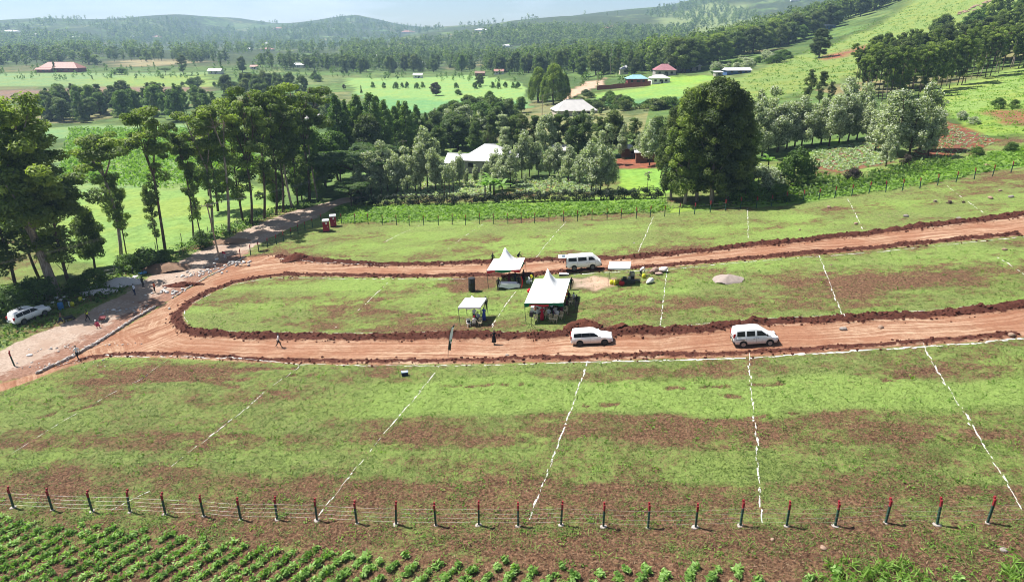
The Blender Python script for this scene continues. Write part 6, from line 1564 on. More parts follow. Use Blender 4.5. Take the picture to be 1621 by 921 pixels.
def person(px, py, kind, face, shirt, legs, label, hat=None, skirt=None, scale=1.0, dz=0.0, group=None, hmat=None):
    body, hair, J = person_mesh(kind)
    e = thing('person', label, 'person', put(px, py, dz), R(face), group, scale=scale)
    b = link('body', body, e)
    for i, mm in ((1, cloth(shirt)), (2, cloth(legs)), (3, M_black)):
        b.material_slots[i].link = 'OBJECT'; b.material_slots[i].material = mm
    h = link('hair', hair, e)
    if hat:
        h.name = 'cap'; h.material_slots[0].link = 'OBJECT'; h.material_slots[0].material = cloth(hat); h.scale = (1.06, 1.06, 1.03)
    if skirt:
        m = MB(); z0 = J['waist'][0]; n = 16
        if kind == 'sit': prof = [(.15, z0.z), (.20, .58), (.26, .40), (.24, .12)]; c = (0, .16, 0)
        else: prof = [(.135, z0.z), (.18, .85), (.22, .60), (.25, .34 if len(skirt) < 4 else .12)]; c = (0, 0, 0)
        m.lathe(prof, n, c); link('skirt', m.me('skirt', cloth(skirt[:3]), True), e)
    return e
MAR, RED_, BLU, YEL, BRN, ORG, PNK, LIL = (.10, .012, .02), (.42, .02, .04), (.03, .05, .30), (.55, .52, .03), (.16, .11, .07), (.50, .13, .06), (.42, .05, .09), (.50, .50, .62)
person(442, 549, 'walk', -70, WHT, BLK, 'person in white top and black trousers walking on the lower red road')
person(782, 544, 'walk', -150, BLK, BLK, 'person in black dress walking toward the gazebo on the lower road', skirt=BLK)
person(124, 569, 'walk', 60, WHT, BLK, 'person in white shirt and black trousers striding at the bottom of the junction')
person(214, 467, 'stand', 150, (.66, .70, .78), NAV, 'person in pale blue-white shirt standing on the murram road')
person(227, 455, 'reach', -20, (.035, .033, .03), (.05, .045, .04), 'person in dark clothes with one arm out on the murram road')
person(246, 464, 'stand', 100, ORG, BLK, 'person in orange top and dark trousers beside the trench end')
person(97, 512, 'push', -45, BRN, NAV, 'person in brown top pushing a wheelbarrow behind the off-roader')
person(140, 509, 'walk', -60, (.06, .06, .05), BLK, 'person in dark clothes with yellow-green vest walking by the stone wall')
person(157, 519, 'crouch', 70, PNK, PNK, 'person in red-pink top and white cap crouching over the stone wall', hat=WHT)
person(110, 486, 'bend', 120, BLK, (.45, .45, .44), 'person in dark top and pale trousers bending beside the blue drum')
person(357, 410, 'bend', 60, RED_, (.55, .52, .52), 'person in red top and pale trousers bending behind the utility pole')
person(211, 437, 'sit', -60, BLK, BLK, 'person in black with white helmet sitting by the bushes', hat=WHT)
person(136, 447, 'crouch', 0, BLK, BLK, 'person in black sitting under the trees beside one in blue')
person(140, 444, 'crouch', 20, BLU, NAV, 'person in blue sitting under the trees beside one in black')
person(912, 488, 'stand', 170, BLK, (.10, .09, .08), 'person in black jacket standing alone right of the large tent')
person(908, 478, 'sit', 140, WHT, (.10, .08, .07), 'person in white shirt seated just outside the large tent')
person(900, 480, 'stand', 130, BLK, BLK, 'person in black standing at the right edge of the large tent')
person(904, 459, 'stand', 180, BLK, BLK, 'person in black standing between the large tent and the minibus')
person(829, 446, 'fold', 120, (.03, .012, .02), (.03, .012, .02), 'person in dark dress standing at the right of the peaked tent', skirt=(.03, .012, .02))
person(780, 419, 'stand', 0, BLK, BLK, 'person in black standing on the bank behind the peaked tent')
person(819, 408, 'crouch', -100, BLK, BLK, 'person in black sitting alone on the grass of the upper field')
person(789, 459, 'stand', 180, BLK, BLK, 'person in black at the left end of the serving table')
person(821, 456, 'stand', 150, BLK, BLK, 'person in black at the right end of the serving table')
person(806, 450, 'stand', 180, MAR, MAR, 'person in maroon behind the serving table', skirt=MAR)
person(815, 450, 'stand', 180, BLK, BLK, 'person in black behind the right part of the serving table')
person(842, 447, 'sit', 130, YEL, BLK, 'person in yellow and black seated between the two peaked tents')
person(858, 507, 'stand', 10, RED_, RED_, 'person in red dress standing at the front of the large tent', skirt=RED_+(1,))
person(873, 497, 'stand', 10, WHT, BLK, 'person in white shirt with back turned under the large tent')
person(879, 500, 'sit', 10, (.60, .52, .56), (.3, .1, .2), 'person in white and pink patterned top seated under the large tent')
person(847, 497, 'sit', -60, (.5, .22, .16), (.2, .08, .06), 'person in salmon top seated at the left of the large tent')
person(854, 493, 'sit', 60, WHT, BLK, 'person in white seated behind the small draped table')
person(864, 491, 'sit', 20, MAR, BLK, 'person in maroon seated in the middle of the large tent')
person(866, 500, 'sit', -30, (.32, .18, .10), (.3, .16, .09), 'person in tan dress seated beside the red dress', skirt=(.32, .18, .10))
person(884, 496, 'sit', 30, BLK, BLK, 'person in black seated at the right of the large tent')
person(889, 499, 'sit', 60, (.12, .02, .05), (.05, .03, .12), 'person in dark purple and red seated near the front right pole')
person(892, 490, 'sit', 80, BLK, BLK, 'person in black seated deep at the right side of the large tent')
person(858, 485, 'sit', 30, BLK, BLK, 'person in black seated deep in the shade of the large tent')
person(851, 503, 'sit', 20, WHT, NAV, 'person in white shirt seated nearest the loudspeaker stand')
person(868, 503, 'sit', -10, (.66, .64, .66), BLK, 'person in pale shirt seated just right of the red dress')
person(882, 505, 'sit', 20, (.62, .60, .62), (.4, .3, .4), 'person in whitish dress seated at the front right of the large tent')
person(875, 494, 'sit', 0, (.05, .05, .06), BLK, 'person in charcoal seated behind the standing white-shirted person')
person(897, 488, 'sit', 100, (.10, .02, .03), BLK, 'person in dark red seated on the right edge of the large tent')
person(751, 508, 'stand', 200, LIL, BLK, 'person in lilac shirt and black trousers standing under the gazebo')
person(757, 510, 'sit', 160, (.30, .34, .42), BLK, 'person in grey-blue seated in the middle of the gazebo')
person(766, 508, 'stand', 170, BLU, BLU, 'person in long blue dress standing at the right of the gazebo', skirt=BLU+(1,))
person(769, 489, 'stand', 150, BLK, BLK, 'person in black standing behind the right corner of the gazebo')
person(751, 518, 'sit', 10, (.72, .66, .58), (.7, .62, .55), 'person in cream with red cap seated at the front of the gazebo', hat=RED_)
person(1014, 438, 'bend', -60, WHT, BLK, 'person in white shirt bending over a yellow jerrycan near the canopy')
e = thing('safety_vest', 'yellow-green vest worn by the walking person near the wall', 'vest', put(140, 509), R(-60)); m = MB(); m.lathe([(.172, 1.08), (.192, 1.25), (.178, 1.38)], 14, (0, .01, 0), cap=False); link('cloth', m.me('cloth', plain('hi_vis', (.45, .55, .04), .7)), e)

# ------------------------------------------------------------------ small objects
def jerrycan(px, py, rz, label, s=1.0):
    e = thing('jerrycan', label, 'jerrycan', put(px, py), R(rz), scale=s)
    m = MB(); m.box((0, 0, .24), (.34, .20, .44), bev=.04); link('body', m.me('body', M_yellow, True), e)
    m = MB(); m.tube([(-.11, 0, .45), (-.08, 0, .51), (.04, 0, .51), (.06, 0, .45)], .018, 5); link('handle', m.me('handle', M_yellow), e)
    m = MB(); m.lathe([(.035, .44), (.035, .50)], 8, (.12, 0, 0)); link('cap', m.me('cap', M_black), e)
jerrycan(115, 484, 20, 'yellow jerrycan beside the person bending at the blue drum', 1.35)
jerrycan(128, 476, 60, 'yellow jerrycan standing apart in the dark wet patch', 1.35)
jerrycan(968, 450, 10, 'yellow jerrycan at the far left of the cooking gear', 1.25)
jerrycan(973, 451, 80, 'yellow jerrycan next to the red basin by the canopy', 1.35)
jerrycan(977, 450, 30, 'yellow jerrycan half behind another at the canopy', 1.25)
jerrycan(1019, 441, 15, 'yellow jerrycan at the feet of the bending white-shirted person', 1.2)
e = thing('drum', 'blue plastic drum with white sacks on top behind the off-roader', 'drum', put(97, 489)); m = MB(); m.lathe([(.30, 0), (.34, .05), (.36, .3), (.37, .34), (.36, .38), (.36, .62), (.37, .66), (.36, .70), (.33, .92), (.30, .95)], 18); link('body', m.me('body', M_blue, True), e)
m = MB(); m.lathe([(.33, .93), (.33, .98), (.28, .99)], 18); link('rim', m.me('rim', M_blue), e)
def sack(px, py, s, label, rz=0, lie=True, mat=None, dz=0):
    v, f = lump(2, int(px), (.42, .26, .16) if lie else (.34, .26, .26), .14 if lie else .26)
    if not lie: v[:, 0] += .5*v[:, 2]; v[:, :2] *= (1.2-v[:, 2:3]*1.3)
    tag(link('sack', mesh('sack', v*s, f, mat or M_sack, True), None, put(px, py, (.12 if lie else .32)*s+dz), (0, 0, R(rz))), label, 'sack')
for i, (px, py, s, rz, lb) in enumerate([(97, 476, .9, 10, 'white sack slumped behind the blue drum'), (85, 480, .9, 40, 'white sack lying left of the blue drum'), (90, 473, 1, 70, 'white sack standing behind others at the drum'), (103, 471, .8, 20, 'small white sack right of the drum'), (141, 457, 1.3, 15, 'white cement sack in the row of sacks left of the gravel'), (151, 455, 1.2, 20, 'white sack overlapping the first in the row by the gravel'), (155, 450, 1.1, -10, 'white sack at the back of the row by the gravel'), (168, 449, 1.0, 30, 'single white sack between the row and the gravel heap'), (179, 444, 1.1, 40, 'square white sack touching the gravel heap'), (189, 455, 1.1, 15, 'white sack in front of the gravel heap'), (184, 460, .7, 50, 'small white sack at the foot of the gravel heap'), (217, 440, 1.4, 5, 'white sack at the right end of the gravel heap'), (136, 468, .9, 0, 'flat white sack on the dark patch'), (131, 474, .7, 10, 'flattened white sack near the far jerrycan'), (47, 563, .8, 20, 'white sack near the end of the stone wall'), (344, 411, 1.0, 60, 'white sack leaning at the foot of the utility pole'), (180, 491, .7, 10, 'pale sack on the shaded ground by the wall')]):
    sack(px, py, s, lb, rz)
sack(1029, 449, 1.15, 'white sack slumped on the grass right of the canopy', 30, False)
sack(1036, 432, 1.35, 'brown and white torn bag on the bank right of the bending person', 20, False, plain('brown_bag', (.28, .19, .15), .8, .1, 0, .6, 3))
sack(1050, 431, 1.35, 'big whitish bag on the bank beside the torn brown bag', -20, False, plain('pale_bag', (.6, .53, .50), .8, .1, 0, .3, 3))
sack(1043, 435, 1.2, 'low pinkish bag between the two bags on the bank', 0, True, plain('pink_bag', (.42, .29, .25), .8, .1, 0, .3, 3))
def wheelbarrow(px, py, rz, label, col):
    e = thing('wheelbarrow', label, 'wheelbarrow', put(px, py), R(rz))
    m = MB(); m.box((0, .15, .48), (.62, .9, .26), top=1.25); link('tray', m.me('tray', col), e)
    m = MB(); m.lathe([(.12, -.04), (.19, -.045), (.2, 0), (.19, .045), (.12, .04)], 14, (0, .78, .2), 0, 'x'); link('wheel', m.me('wheel', M_tyre), e)
    for s in (-1, 1):
        m = MB(); m.tube([(s*.06, .8, .22), (s*.2, .2, .34), (s*.3, -.8, .66)], .02, 5); link('handle', m.me('handle', M_steel), e)
        m = MB(); m.tube([(s*.2, -.1, .38), (s*.24, -.2, 0)], .02, 5); link('leg', m.me('leg', M_steel), e)
wheelbarrow(107, 508, -45, 'dark wheelbarrow pushed by the person in the brown top', M_black)
wheelbarrow(163, 509, 20, 'dark red wheelbarrow standing by the crouching person', plain('dark_red_steel', (.12, .015, .02), .6))
wheelbarrow(225, 437, -30, 'blue wheelbarrow tilted on the verge in front of the brown sand heap', M_blue)
def toilet(px, py, rz, label):
    e = thing('portable_toilet', label, 'toilet', put(px, py), R(rz)); rd = plain('maroon_plastic', (.27, .012, .035), .45)
    m = MB(); m.box((0, 0, 1.0), (1.08, 1.08, 2.0), bev=.06); link('cabin', m.me('cabin', rd), e)
    m = MB(); m.box((0, -.545, 1.0), (.78, .03, 1.76), bev=.01); d = link('door', m.me('door', rd), e)
    m = MB(); m.lathe([(.17, -.025), (.17, 0)], 18, (.12, -.555, 1.62), 0, 'y'); link('round_sign', m.me('round_sign', M_sack), d)
    m = MB(); m.box((.3, -.575, 1.05), (.05, .03, .14)); link('handle', m.me('handle', M_white), d)
    m = MB(); V, F = [], []
    for j in range(9):
        a = math.pi*j/8
        for x in (-.58, .58): V.append((x, -.58*math.cos(a), 2.0+.30*math.sin(a)**.7))
    for j in range(8): F.append((j*2, j*2+1, j*2+3, j*2+2))
    F += [tuple(range(0, 18, 2)), tuple(range(1, 18, 2))[::-1]]
    m.add(V, F); m.box((0, 0, 2.0), (1.17, 1.17, .10)); link('roof', m.me('roof', M_white), e)
    m = MB(); m.tube([(.4, .4, 2.1), (.4, .4, 2.5)], .05, 8); link('vent_pipe', m.me('vent_pipe', M_black), e)
    m = MB(); m.box((0, 0, .05), (1.14, 1.14, .10)); link('base', m.me('base', M_black), e)
toilet(517, 366, 8, 'maroon portable toilet with white roof, the nearer of the pair')
toilet(528, 358, 12, 'maroon portable toilet with white roof, the one set further back')
e = thing('water_tank', 'tall black plastic tank standing alone on the oval lawn', 'tank', put(747, 461)); m = MB(); m.lathe([(.42, 0), (.44, .06), (.44, .55), (.455, .58), (.44, .61), (.44, 1.15), (.455, 1.18), (.44, 1.21), (.44, 1.70), (.40, 1.76)], 22); link('body', m.me('body', M_black, True), e)
m = MB(); m.lathe([(.41, 1.75), (.46, 1.77), (.46, 1.83), (.30, 1.86)], 22); link('lid', m.me('lid', M_black), e)
e = thing('loudspeaker', 'black loudspeaker on a tripod at the front left of the large tent', 'speaker', put(841, 521), R(-10))
m = MB(); m.box((0, 0, 1.85), (.40, .34, .64), bev=.03); link('cabinet', m.me('cabinet', M_black), e)
m = MB(); m.box((0, -.172, 1.85), (.34, .02, .58)); link('grille', m.me('grille', plain('speaker_mesh', (.04, .04, .045), .6)), e)
m = MB(); m.tube([(0, 0, .35), (0, 0, 1.55)], .022, 6); link('pole', m.me('pole', M_black), e)
for k in range(3):
    a = k*2.094+.5; m = MB(); m.tube([(0, 0, .75), (math.cos(a)*.55, math.sin(a)*.55, 0)], .016, 5); link('leg', m.me('leg', M_black), e)
# feather flag
e = thing('feather_flag', 'tall white and dark green feather flag leaning at the lower road edge', 'flag', put(709, 565), R(-15))
m = MB(); pp = [Vector((0, 0, -.1)), Vector((.10, 0, 1.2)), Vector((.28, 0, 2.5)), Vector((.52, 0, 3.4)), Vector((.95, 0, 3.95))]; m.tube(pp, [.03, .025, .02, .015, .01], 5); link('pole', m.me('pole', M_black), e)
V, F, mi = [], [], []
for i in range(17):
    f = .18+.82*i/16; k = f*4; a = pp[min(3, int(k))].lerp(pp[min(3, int(k))+1], k-min(3, int(k))); w = .30*math.sin(math.pi*min(1, .12+f*.93))**.6
    V += [tuple(a+Vector((0, .01, 0))), (a.x+w*.55, .04*math.sin(i), a.z-w*.10), (a.x+w, .03*math.cos(i*.8), a.z-w*.22)]
for i in range(16):
    for j in range(2): F.append((i*3+j, i*3+j+1, i*3+j+4, i*3+j+3)); mi.append(1 if i in (0, 1, 2, 12, 13) else (2 if i in (4, 15) and j else 0) if j else (0 if i > 3 else 1))
link('sail', mesh('sail', V, F, [M_canvas, plain('flag_dark', (.02, .035, .025), .7), M_green], True, mi), e)
e = thing('cooler_box', 'dark blue cool box with shiny lid on the grass below the road', 'box', put(641, 595), R(15)); m = MB(); m.box((0, 0, .20), (.62, .42, .40), bev=.03); link('body', m.me('body', plain('navy_box', (.015, .02, .06), .35)), e); m = MB(); m.box((0, 0, .43), (.64, .44, .07), bev=.02); link('lid', m.me('lid', plain('shiny_lid', (.35, .42, .60), .2, .6)), e); m = MB(); m.tube([(-.33, 0, .3), (-.36, 0, .5), (.36, 0, .5), (.33, 0, .3)], .015, 5); link('handle', m.me('handle', M_sack), e)
# cooking gear under the canopy
e = thing('cooking_stove', 'low black cooking range with pots under the flat canopy', 'stove', put(994, 450), R(-5)); m = MB(); m.box((0, 0, .42), (1.7, .7, .36), bev=.03); link('body', m.me('body', M_black), e)
for x in (-.75, .75):
    for y in (-.28, .28): m = MB(); m.tube([(x, y, 0), (x, y, .3)], .03, 5); link('leg', m.me('leg', M_black), e)
for i, (x, r_) in enumerate(((-.45, .26), (.10, .2))):
    m = MB(); m.lathe([(r_*.8, 0), (r_, .04), (r_, .30), (r_*1.05, .32), (r_*.9, .31)], 16); tag(link('cooking_pot', m.me('cooking_pot', M_steel if i else M_black, True), None, put(994, 450)+Vector((x, -x*.06, .61))), ['large dark pot on the left of the cooking range', 'shiny pot in the middle of the cooking range'][i], 'pot')
e = thing('crate', 'grey slatted crate standing behind the cooking range', 'crate', put(1000, 444), R(10)); m = MB(); m.box((0, 0, .55), (.55, .45, 1.1)); link('body', m.me('body', M_black), e)
for k in range(4): m = MB(); m.box((0, -.24, .72+.11*k), (.56, .03, .07)); link('slat', m.me('slat', M_steel), e)
m = MB(); m.lathe([(.06, 0), (.26, .02), (.34, .10), (.36, .12)], 18); tag(link('basin', m.me('basin', M_red, True), None, put(984, 452, .34), (R(75), 0, R(-10))), 'round red basin propped on edge beside the cooking range', 'basin')
e = thing('low_bench', 'black low bench to the right of the cooking range', 'bench', put(1007, 448), R(-5)); m = MB(); m.box((0, 0, .38), (.9, .4, .06)); link('seat', m.me('seat', M_black), e)
for x in (-.35, .35): m = MB(); m.box((x, 0, .18), (.06, .36, .36)); link('leg', m.me('leg', M_black), e)
e = thing('folded_table', 'stack of pale folded tables lying on the bank below the minibus', 'table', put(892, 436), R(-4))
for k in range(3): m = MB(); m.box((.03*k, .02*k, .06+.09*k), (1.25, .6, .05)); link('tabletop', m.me('tabletop', [M_steel, M_black, M_sack][k]), e)
v, f = lump(2, 4, (.22, .16, .2), .08); tag(link('handbag', mesh('handbag', v, f, M_black, True), None, put(742, 517, .62)), 'dark bag resting on the white chair under the gazebo', 'bag')
v, f = lump(2, 4, (.3, .2, .28), .08); tag(link('carrier_bag', mesh('carrier_bag', v, f, plain('green_bag', (.5, .62, .55), .6), True), None, put(836, 449, .22)), 'pale green carrier bag on the grass beside the white chair', 'bag')

# ------------------------------------------------------------------ utility poles and wires
def pole(px, py, h, lean, label, arm=1.6, rz=0.0):
    p = put(px, py); e = thing('utility_pole', label, 'utility pole', p, rz); m = MB()
    m.tube([(0, 0, -.4), (lean*.5, 0, h*.5), (lean, 0, h)], [.15, .125, .095], 8); link('pole', m.me('pole', M_wood), e); tips = []
    m = MB(); m.box((lean, .1, h-.35), (arm, .1, .12)); a = link('crossarm', m.me('crossarm', M_wood), e)
    for k in (-.45, 0, .45):
        m = MB(); m.lathe([(.03, 0), (.05, .05), (.03, .1), (.05, .14), (.02, .2)], 8, (lean+k*arm, .1, h-.29)); link('insulator', m.me('insulator', M_steel), a)
        tips.append(p+Matrix.Rotation(rz, 3, 'Z') @ Vector((lean+k*arm, .1, h-.1)))
    return tips
pA = G(349, 415)
tA = pole(349, 415, top_height(pA, 322), -.65, 'leaning wooden utility pole with crossarm where the roads meet', 1.7, .5)
tB = pole(640, 262, top_height(G(640, 262), 222), 0, 'utility pole standing behind the pale silver-leaved trees', 2.2, .3)
tC = pole(858, 186, top_height(G(858, 186), 151), 0, 'grey utility pole in front of the big drooping trees', 1.6, .2)
tD = pole(966, 119, top_height(G(966, 119), 78), 0, 'tall pale utility pole where the valley track turns', 1.2, .2)
tE = pole(946, 134, top_height(G(946, 134), 112), 0, 'short utility pole on the bend of the valley track', 1.2, .2)
q0 = P(-90, 560); tL = [Vector((q0.x-1+.7*k, q0.y+.3*k, q0.z+9.5)) for k in range(3)]
def wires(ta, tb, label, sag):
    o = ta[0]; e = thing('power_line', label, 'power line', o)
    for a, b in zip(ta, tb):
        m = MB(); n = 18; m.tube([(a-o).lerp(b-o, i/n)-Vector((0, 0, sag*4*(i/n)*(1-i/n))) for i in range(n+1)], .009, 3, cap=False); link('wire', m.me('wire', M_wire), e)
wires(tA, tL, 'three power wires from the leaning pole across the trees to the left', 1.0)
wires(tA, tB, 'power wires from the leaning pole toward the pole behind the silver trees', 2.2)
wires(tC, tE, 'power wires along the valley track to the bend', 1.5)

# ------------------------------------------------------------------ buildings
def roofmat(name, col):
    if name in _mc: return _mc[name]
    t = NT(name); p = t.obj(); w = t.n.new('ShaderNodeTexWave'); w.bands_direction = 'X'; t.put(w.inputs['Vector'], p); w.inputs['Scale'].default_value = 4.0; w.inputs['Distortion'].default_value = 0.3
    c = t.mix(t.noise(p, .6, 4), [v*.8 for v in col], [min(1, v*1.1) for v in col]); _mc[name] = t.bsdf(c, .55, .3, normal=t.bump(w.outputs['Fac'], .5, .05)); return _mc[name]
RF = {'white': roofmat('white_roof', (.66, .66, .67)), 'grey': roofmat('grey_roof', (.40, .41, .43)), 'red': roofmat('red_roof', (.36, .165, .135)), 'pink': roofmat('pink_roof', (.33, .13, .155)), 'blue': roofmat('turquoise_roof', (.24, .45, .52)), 'rust': roofmat('rusty_roof', (.24, .14, .10)), 'silver': roofmat('iron_roof', (.52, .50, .48))}
WLM = {'cream': plain('cream_wall', (.50, .44, .36), .9, .1, 0, .15, 1), 'grey': plain('grey_wall', (.34, .31, .29), .9, .1, 0, .2, 1), 'blue': plain('blue_wall', (.06, .12, .26), .7, .2, 0, .1, 1), 'rust': plain('rust_wall', (.17, .085, .06), .9, .1, 0, .35, 1.5), 'white': plain('white_wall', (.66, .64, .62), .8, .1, 0, .1, 1), 'maroon': plain('maroon_wall', (.20, .055, .055), .8, .1, 0, .25, 1)}
def house(px, py, w, d, hw, hr, rz, kind, roof, wallc, label, cat='house', wins=3, far=False):
    p = put(px, py); e = thing('house' if cat == 'house' else cat.replace(' ', '_'), label, cat, p, R(rz))
    m = MB(); m.box((0, 0, hw/2-.4), (w, d, hw+.8)); link('wall', m.me('wall', WLM[wallc]), e)
    ow, od = w/2+.5, d/2+.5; z0, z1 = hw, hw+hr
    if kind == 'hip':
        r_ = max(0.3, ow-od*.95); V = [(-ow, -od, z0), (ow, -od, z0), (ow, od, z0), (-ow, od, z0), (-r_, 0, z1), (r_, 0, z1)]; F = [(0, 1, 5, 4), (1, 2, 5), (2, 3, 4, 5), (3, 0, 4), (3, 2, 1, 0)]
    elif kind == 'gable':
        V = [(-ow, -od, z0), (ow, -od, z0), (ow, od, z0), (-ow, od, z0), (-ow, 0, z1), (ow, 0, z1)]; F = [(0, 1, 5, 4), (2, 3, 4, 5), (1, 2, 5), (3, 0, 4), (3, 2, 1, 0)]
    else:
        V = [(-ow, -od, z0), (ow, -od, z0), (ow, od, z1), (-ow, od, z1), (-ow, -od, z0-.12), (ow, -od, z0-.12), (ow, od, z1-.12), (-ow, od, z1-.12)]; F = [(0, 1, 2, 3), (7, 6, 5, 4), (0, 4, 5, 1), (1, 5, 6, 2), (2, 6, 7, 3), (3, 7, 4, 0)]
    rf = link('roof', mesh('roof', V, F, RF[roof]), e)
    if kind != 'mono':
        m = MB(); rr = (max(.3, ow-od*.95) if kind == 'hip' else ow); m.tube([(-rr, 0, z1+.04), (rr, 0, z1+.04)], .09, 5); link('ridge_cap', m.me('ridge_cap', RF[roof]), rf)
    if not far:
        for k in range(wins):
            x = -w/2+w*(k+.7)/(wins+.4); m = MB(); m.box((x, -d/2-.02, hw*.58), (min(1.2, w/wins*.45), .06, hw*.38)); wn_ = link('window', m.me('window', M_glass), e)
            m = MB(); m.box((x, -d/2-.03, hw*.36), (min(1.4, w/wins*.5), .12, .08)); link('sill', m.me('sill', M_concrete), wn_)
        m = MB(); m.box((w*.08, -d/2-.03, hw*.37), (.95, .07, hw*.74)); link('door', m.me('door', M_black), e)
    return e
house(776, 266, 12.5, 10, 2.6, 3.2, -12, 'hip', 'white', 'grey', 'white-roofed farmhouse among the pale silver-leaved trees')
house(738, 270, 8.5, 6, 2.3, 1.8, -12, 'gable', 'white', 'grey', 'low white-roofed wing left of the farmhouse among silver trees', 'house', 2)
house(908, 181, 15, 9, 1.7, 3.6, 10, 'hip', 'silver', 'cream', 'pale grey hipped-roof house below the bright maize')
house(1002, 247, 5.6, 3, 2.0, .5, -6, 'mono', 'silver', 'rust', 'rusty-walled shed with pale roof, left of the pair', 'shed', 1)
house(1024, 255, 5.2, 3, 2.2, .5, -6, 'mono', 'white', 'rust', 'rusty-walled shed with white roof edge, right of the pair', 'shed', 1)
house(893, 250, 5, 4, 2.2, 1.0, 0, 'gable', 'silver', 'cream', 'small hut half hidden among the silver-leaved trees', 'house', 1)
house(1007, 133, 10, 6, 2.6, 1.8, 5, 'hip', 'blue', 'maroon', 'turquoise-roofed house inside the maroon iron fence')
house(1043, 132, 9, 6, 2.5, 1.6, 5, 'hip', 'silver', 'white', 'grey-roofed house with white walls right of the turquoise roof')
house(993, 117, 9, 7, 2.6, 2.2, 0, 'hip', 'grey', 'cream', 'dark grey hipped-roof house left of the pink roof', 'house', 2)
e = house(1051, 120, 11, 8, 3.0, 3.0, 0, 'hip', 'pink', 'grey', 'pink-roofed house with grey walls on the rise')
m = MB(); m.box((2.2, .5, 5.6), (.7, .7, 2.2)); link('chimney', m.me('chimney', WLM['cream']), e)
house(1078, 113, 5, 4, 2.4, .6, 0, 'mono', 'white', 'grey', 'small grey shed right of the pink-roofed house', 'shed', 1)
house(1091, 113, 4.5, 4, 2.4, .5, 0, 'mono', 'silver', 'blue', 'small blue shed in the line right of the pink roof', 'shed', 1)
house(1101, 112, 4.5, 4, 2.6, .5, 0, 'mono', 'white', 'grey', 'small tall-fronted shed at the end of the line of sheds', 'shed', 1)
house(1087, 96, 7, 6, 4.8, .5, 0, 'mono', 'silver', 'white', 'two-storey pale house among the trees above the sheds', 'house', 3)
house(1166, 117, 12.5, 5, 1.7, 1.2, 8, 'gable', 'white', 'blue', 'blue-walled shed with long white roof on the green slope', 'shed', 3)
house(1136, 121, 3.5, 3, 2.0, .4, 8, 'mono', 'white', 'grey', 'tiny hut left of the blue-walled shed', 'shed', 1)
house(1310, 47, 10, 5, 2.8, 1.0, 12, 'gable', 'white', 'blue', 'white-roofed blue shed high on the hillside', 'shed', 2)
house(100, 114, 36, 13, 3.4, 5.0, -3, 'hip', 'red', 'maroon', 'long red-roofed building on the left plain', 'house', 7)
house(72, 115, 14, 6, 2.6, 1.4, -3, 'gable', 'red', 'maroon', 'low red-roofed annex at the left end of the long building', 'house', 3)
FARH = [(342, 117, 14, 'silver', 'pale-roofed hut on the left grassland near the pointed tree'), (403, 110, 8, 'red', 'small reddish hut between field trees on the plain'), (472, 107, 14, 'white', 'white-roofed hut beside the dark upright tree on the plain'), (515, 101, 12, 'silver', 'pale hut left of the brightest hut on the plain'), (538, 101, 14, 'white', 'bright white-roofed hut at the end of the hut row'), (424, 81, 26, 'red', 'red hipped roof on the middle plain'), (421, 71, 24, 'white', 'white hipped roof behind the red one on the middle plain'), (396, 80, 12, 'white', 'small pale house left of the red hipped roof'), (307, 71, 24, 'red', 'red roof on the left plain below the hill'), (445, 47, 70, 'red', 'wide red-roofed school on the far hill foot'), (640, 72, 28, 'red', 'pale red roof with white wall in the far woodland'), (600, 92, 14, 'silver', 'grey roof in the mid-valley trees left of the white walls'), (643, 104, 13, 'white', 'white-walled house in the mid-valley woodland'), (668, 103, 10, 'white', 'white house right of the first in mid-valley'), (662, 124, 9, 'silver', 'grey hut on the top edge of the maize field'), (790, 118, 9, 'red', 'red roof by the track start in the valley'), (760, 121, 9, 'rust', 'brownish hut right of the maize field tree'), (802, 75, 24, 'white', 'white roof above the valley woodland'), (895, 82, 20, 'red', 'pale red long roof in the wood left of the tall pole'), (928, 88, 9, 'red', 'small orange-red roof in the wood near the tall pole'), (953, 74, 30, 'white', 'long white roof far behind the tall pole'), (762, 50, 40, 'white', 'white building on the far right-hand slope'), (646, 53, 60, 'red', 'reddish long building under the dark tree row far away'), (970, 14, 60, 'red', 'red roof near the top of the far hill'), (18, 52, 50, 'white', 'white building far left under the hill'), (124, 61, 36, 'white', 'white gabled house far left in the woodland'), (248, 60, 30, 'red', 'pinkish roof far off under the left hill'), (213, 60, 30, 'white', 'white roof left of the pinkish one far off'), (60, 57, 40, 'silver', 'pale building far left among woods'), (1258, 2, 26, 'silver', 'pale house showing above the ridge forest'), (500, 196, 9, 'silver', 'pale roof glimpsed behind the roadside trees'), (375, 192, 8, 'white', 'white roof glimpsed between the roadside trees'), (500, 288, 5, 'rust', 'reddish hut glimpsed through the roadside trunks')]
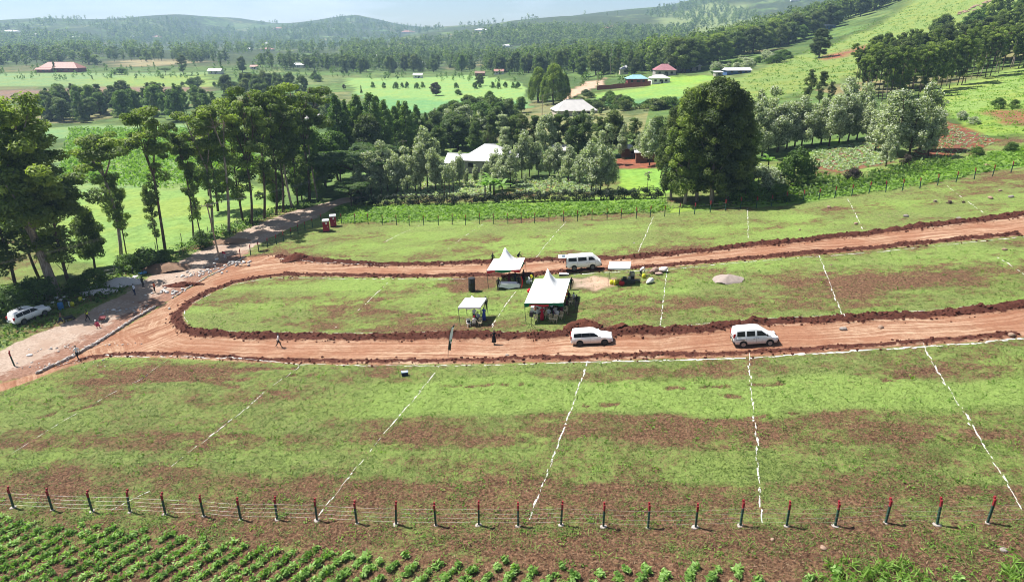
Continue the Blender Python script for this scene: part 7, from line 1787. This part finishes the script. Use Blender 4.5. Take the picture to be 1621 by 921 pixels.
for px, py, w, rf, lb in FARH: house(px, py, w*.82, w*.45, 2.3+w*.015, 1.1+w*.05, -4, 'hip' if rf in ('red', 'white') and w > 12 else 'gable', rf, 'white' if rf != 'rust' else 'rust', lb, 'house', 2, w > 15)
# maroon iron-sheet fence round the turquoise roof
a, b = G(945, 143), G(1030, 136); e = thing('iron_fence', 'maroon iron-sheet fence in front of the turquoise roof', 'fence', a); n = 30
for k in range(n):
    f0 = (k+.5)/n; c = (a.lerp(b, f0)-a); c.z = Zs(a.x+c.x, a.y+c.y)-a.z; m = MB(); m.box((0, 0, 1.0), ((b-a).length/n*.96, .06, 2.2+.25*math.sin(k*.7))); link('panel', m.me('panel', WLM['maroon']), e, c, (0, 0, math.atan2(b.y-a.y, b.x-a.x)))
# mast on the left hill
p = P(155, 27); e = thing('radio_mast', 'thin radio mast on the far left hill crest', 'mast', p)
for k in range(3): m = MB(); an = k*2.094; m.tube([(math.cos(an)*2, math.sin(an)*2, -1), (math.cos(an)*.3, math.sin(an)*.3, 38)], .22, 4); link('leg', m.me('leg', M_steel), e)
for k in range(8): m = MB(); z = 3+k*4.4; r_ = 2-1.7*z/38; m.lathe([(r_, z), (r_+.15, z)], 3); link('brace', m.me('brace', M_steel), e)

# ------------------------------------------------------------------ air between here and the hills
def haze():
    lo, hi = float(GZ.min())-1.0, float(GZ.max())+30.0
    m = MB(); x, y0, y1 = 4000, -60, 4800
    m.box((0, (y0+y1)/2, (lo+hi)/2), (2*x, y1-y0, hi-lo))
    mt = bpy.data.materials.new('haze'); mt.use_nodes = True; n = mt.node_tree.nodes; n.clear()
    o = n.new('ShaderNodeOutputMaterial'); v = n.new('ShaderNodeVolumePrincipled'); v.inputs['Color'].default_value = (.50, .74, 1.0, 1); v.inputs['Density'].default_value = HAZE; v.inputs['Anisotropy'].default_value = 0.2
    mt.node_tree.links.new(v.outputs[0], o.inputs['Volume'])
    tag(link('haze', m.me('haze', mt)), kind='stuff')
HAZE = 0.00017
haze()
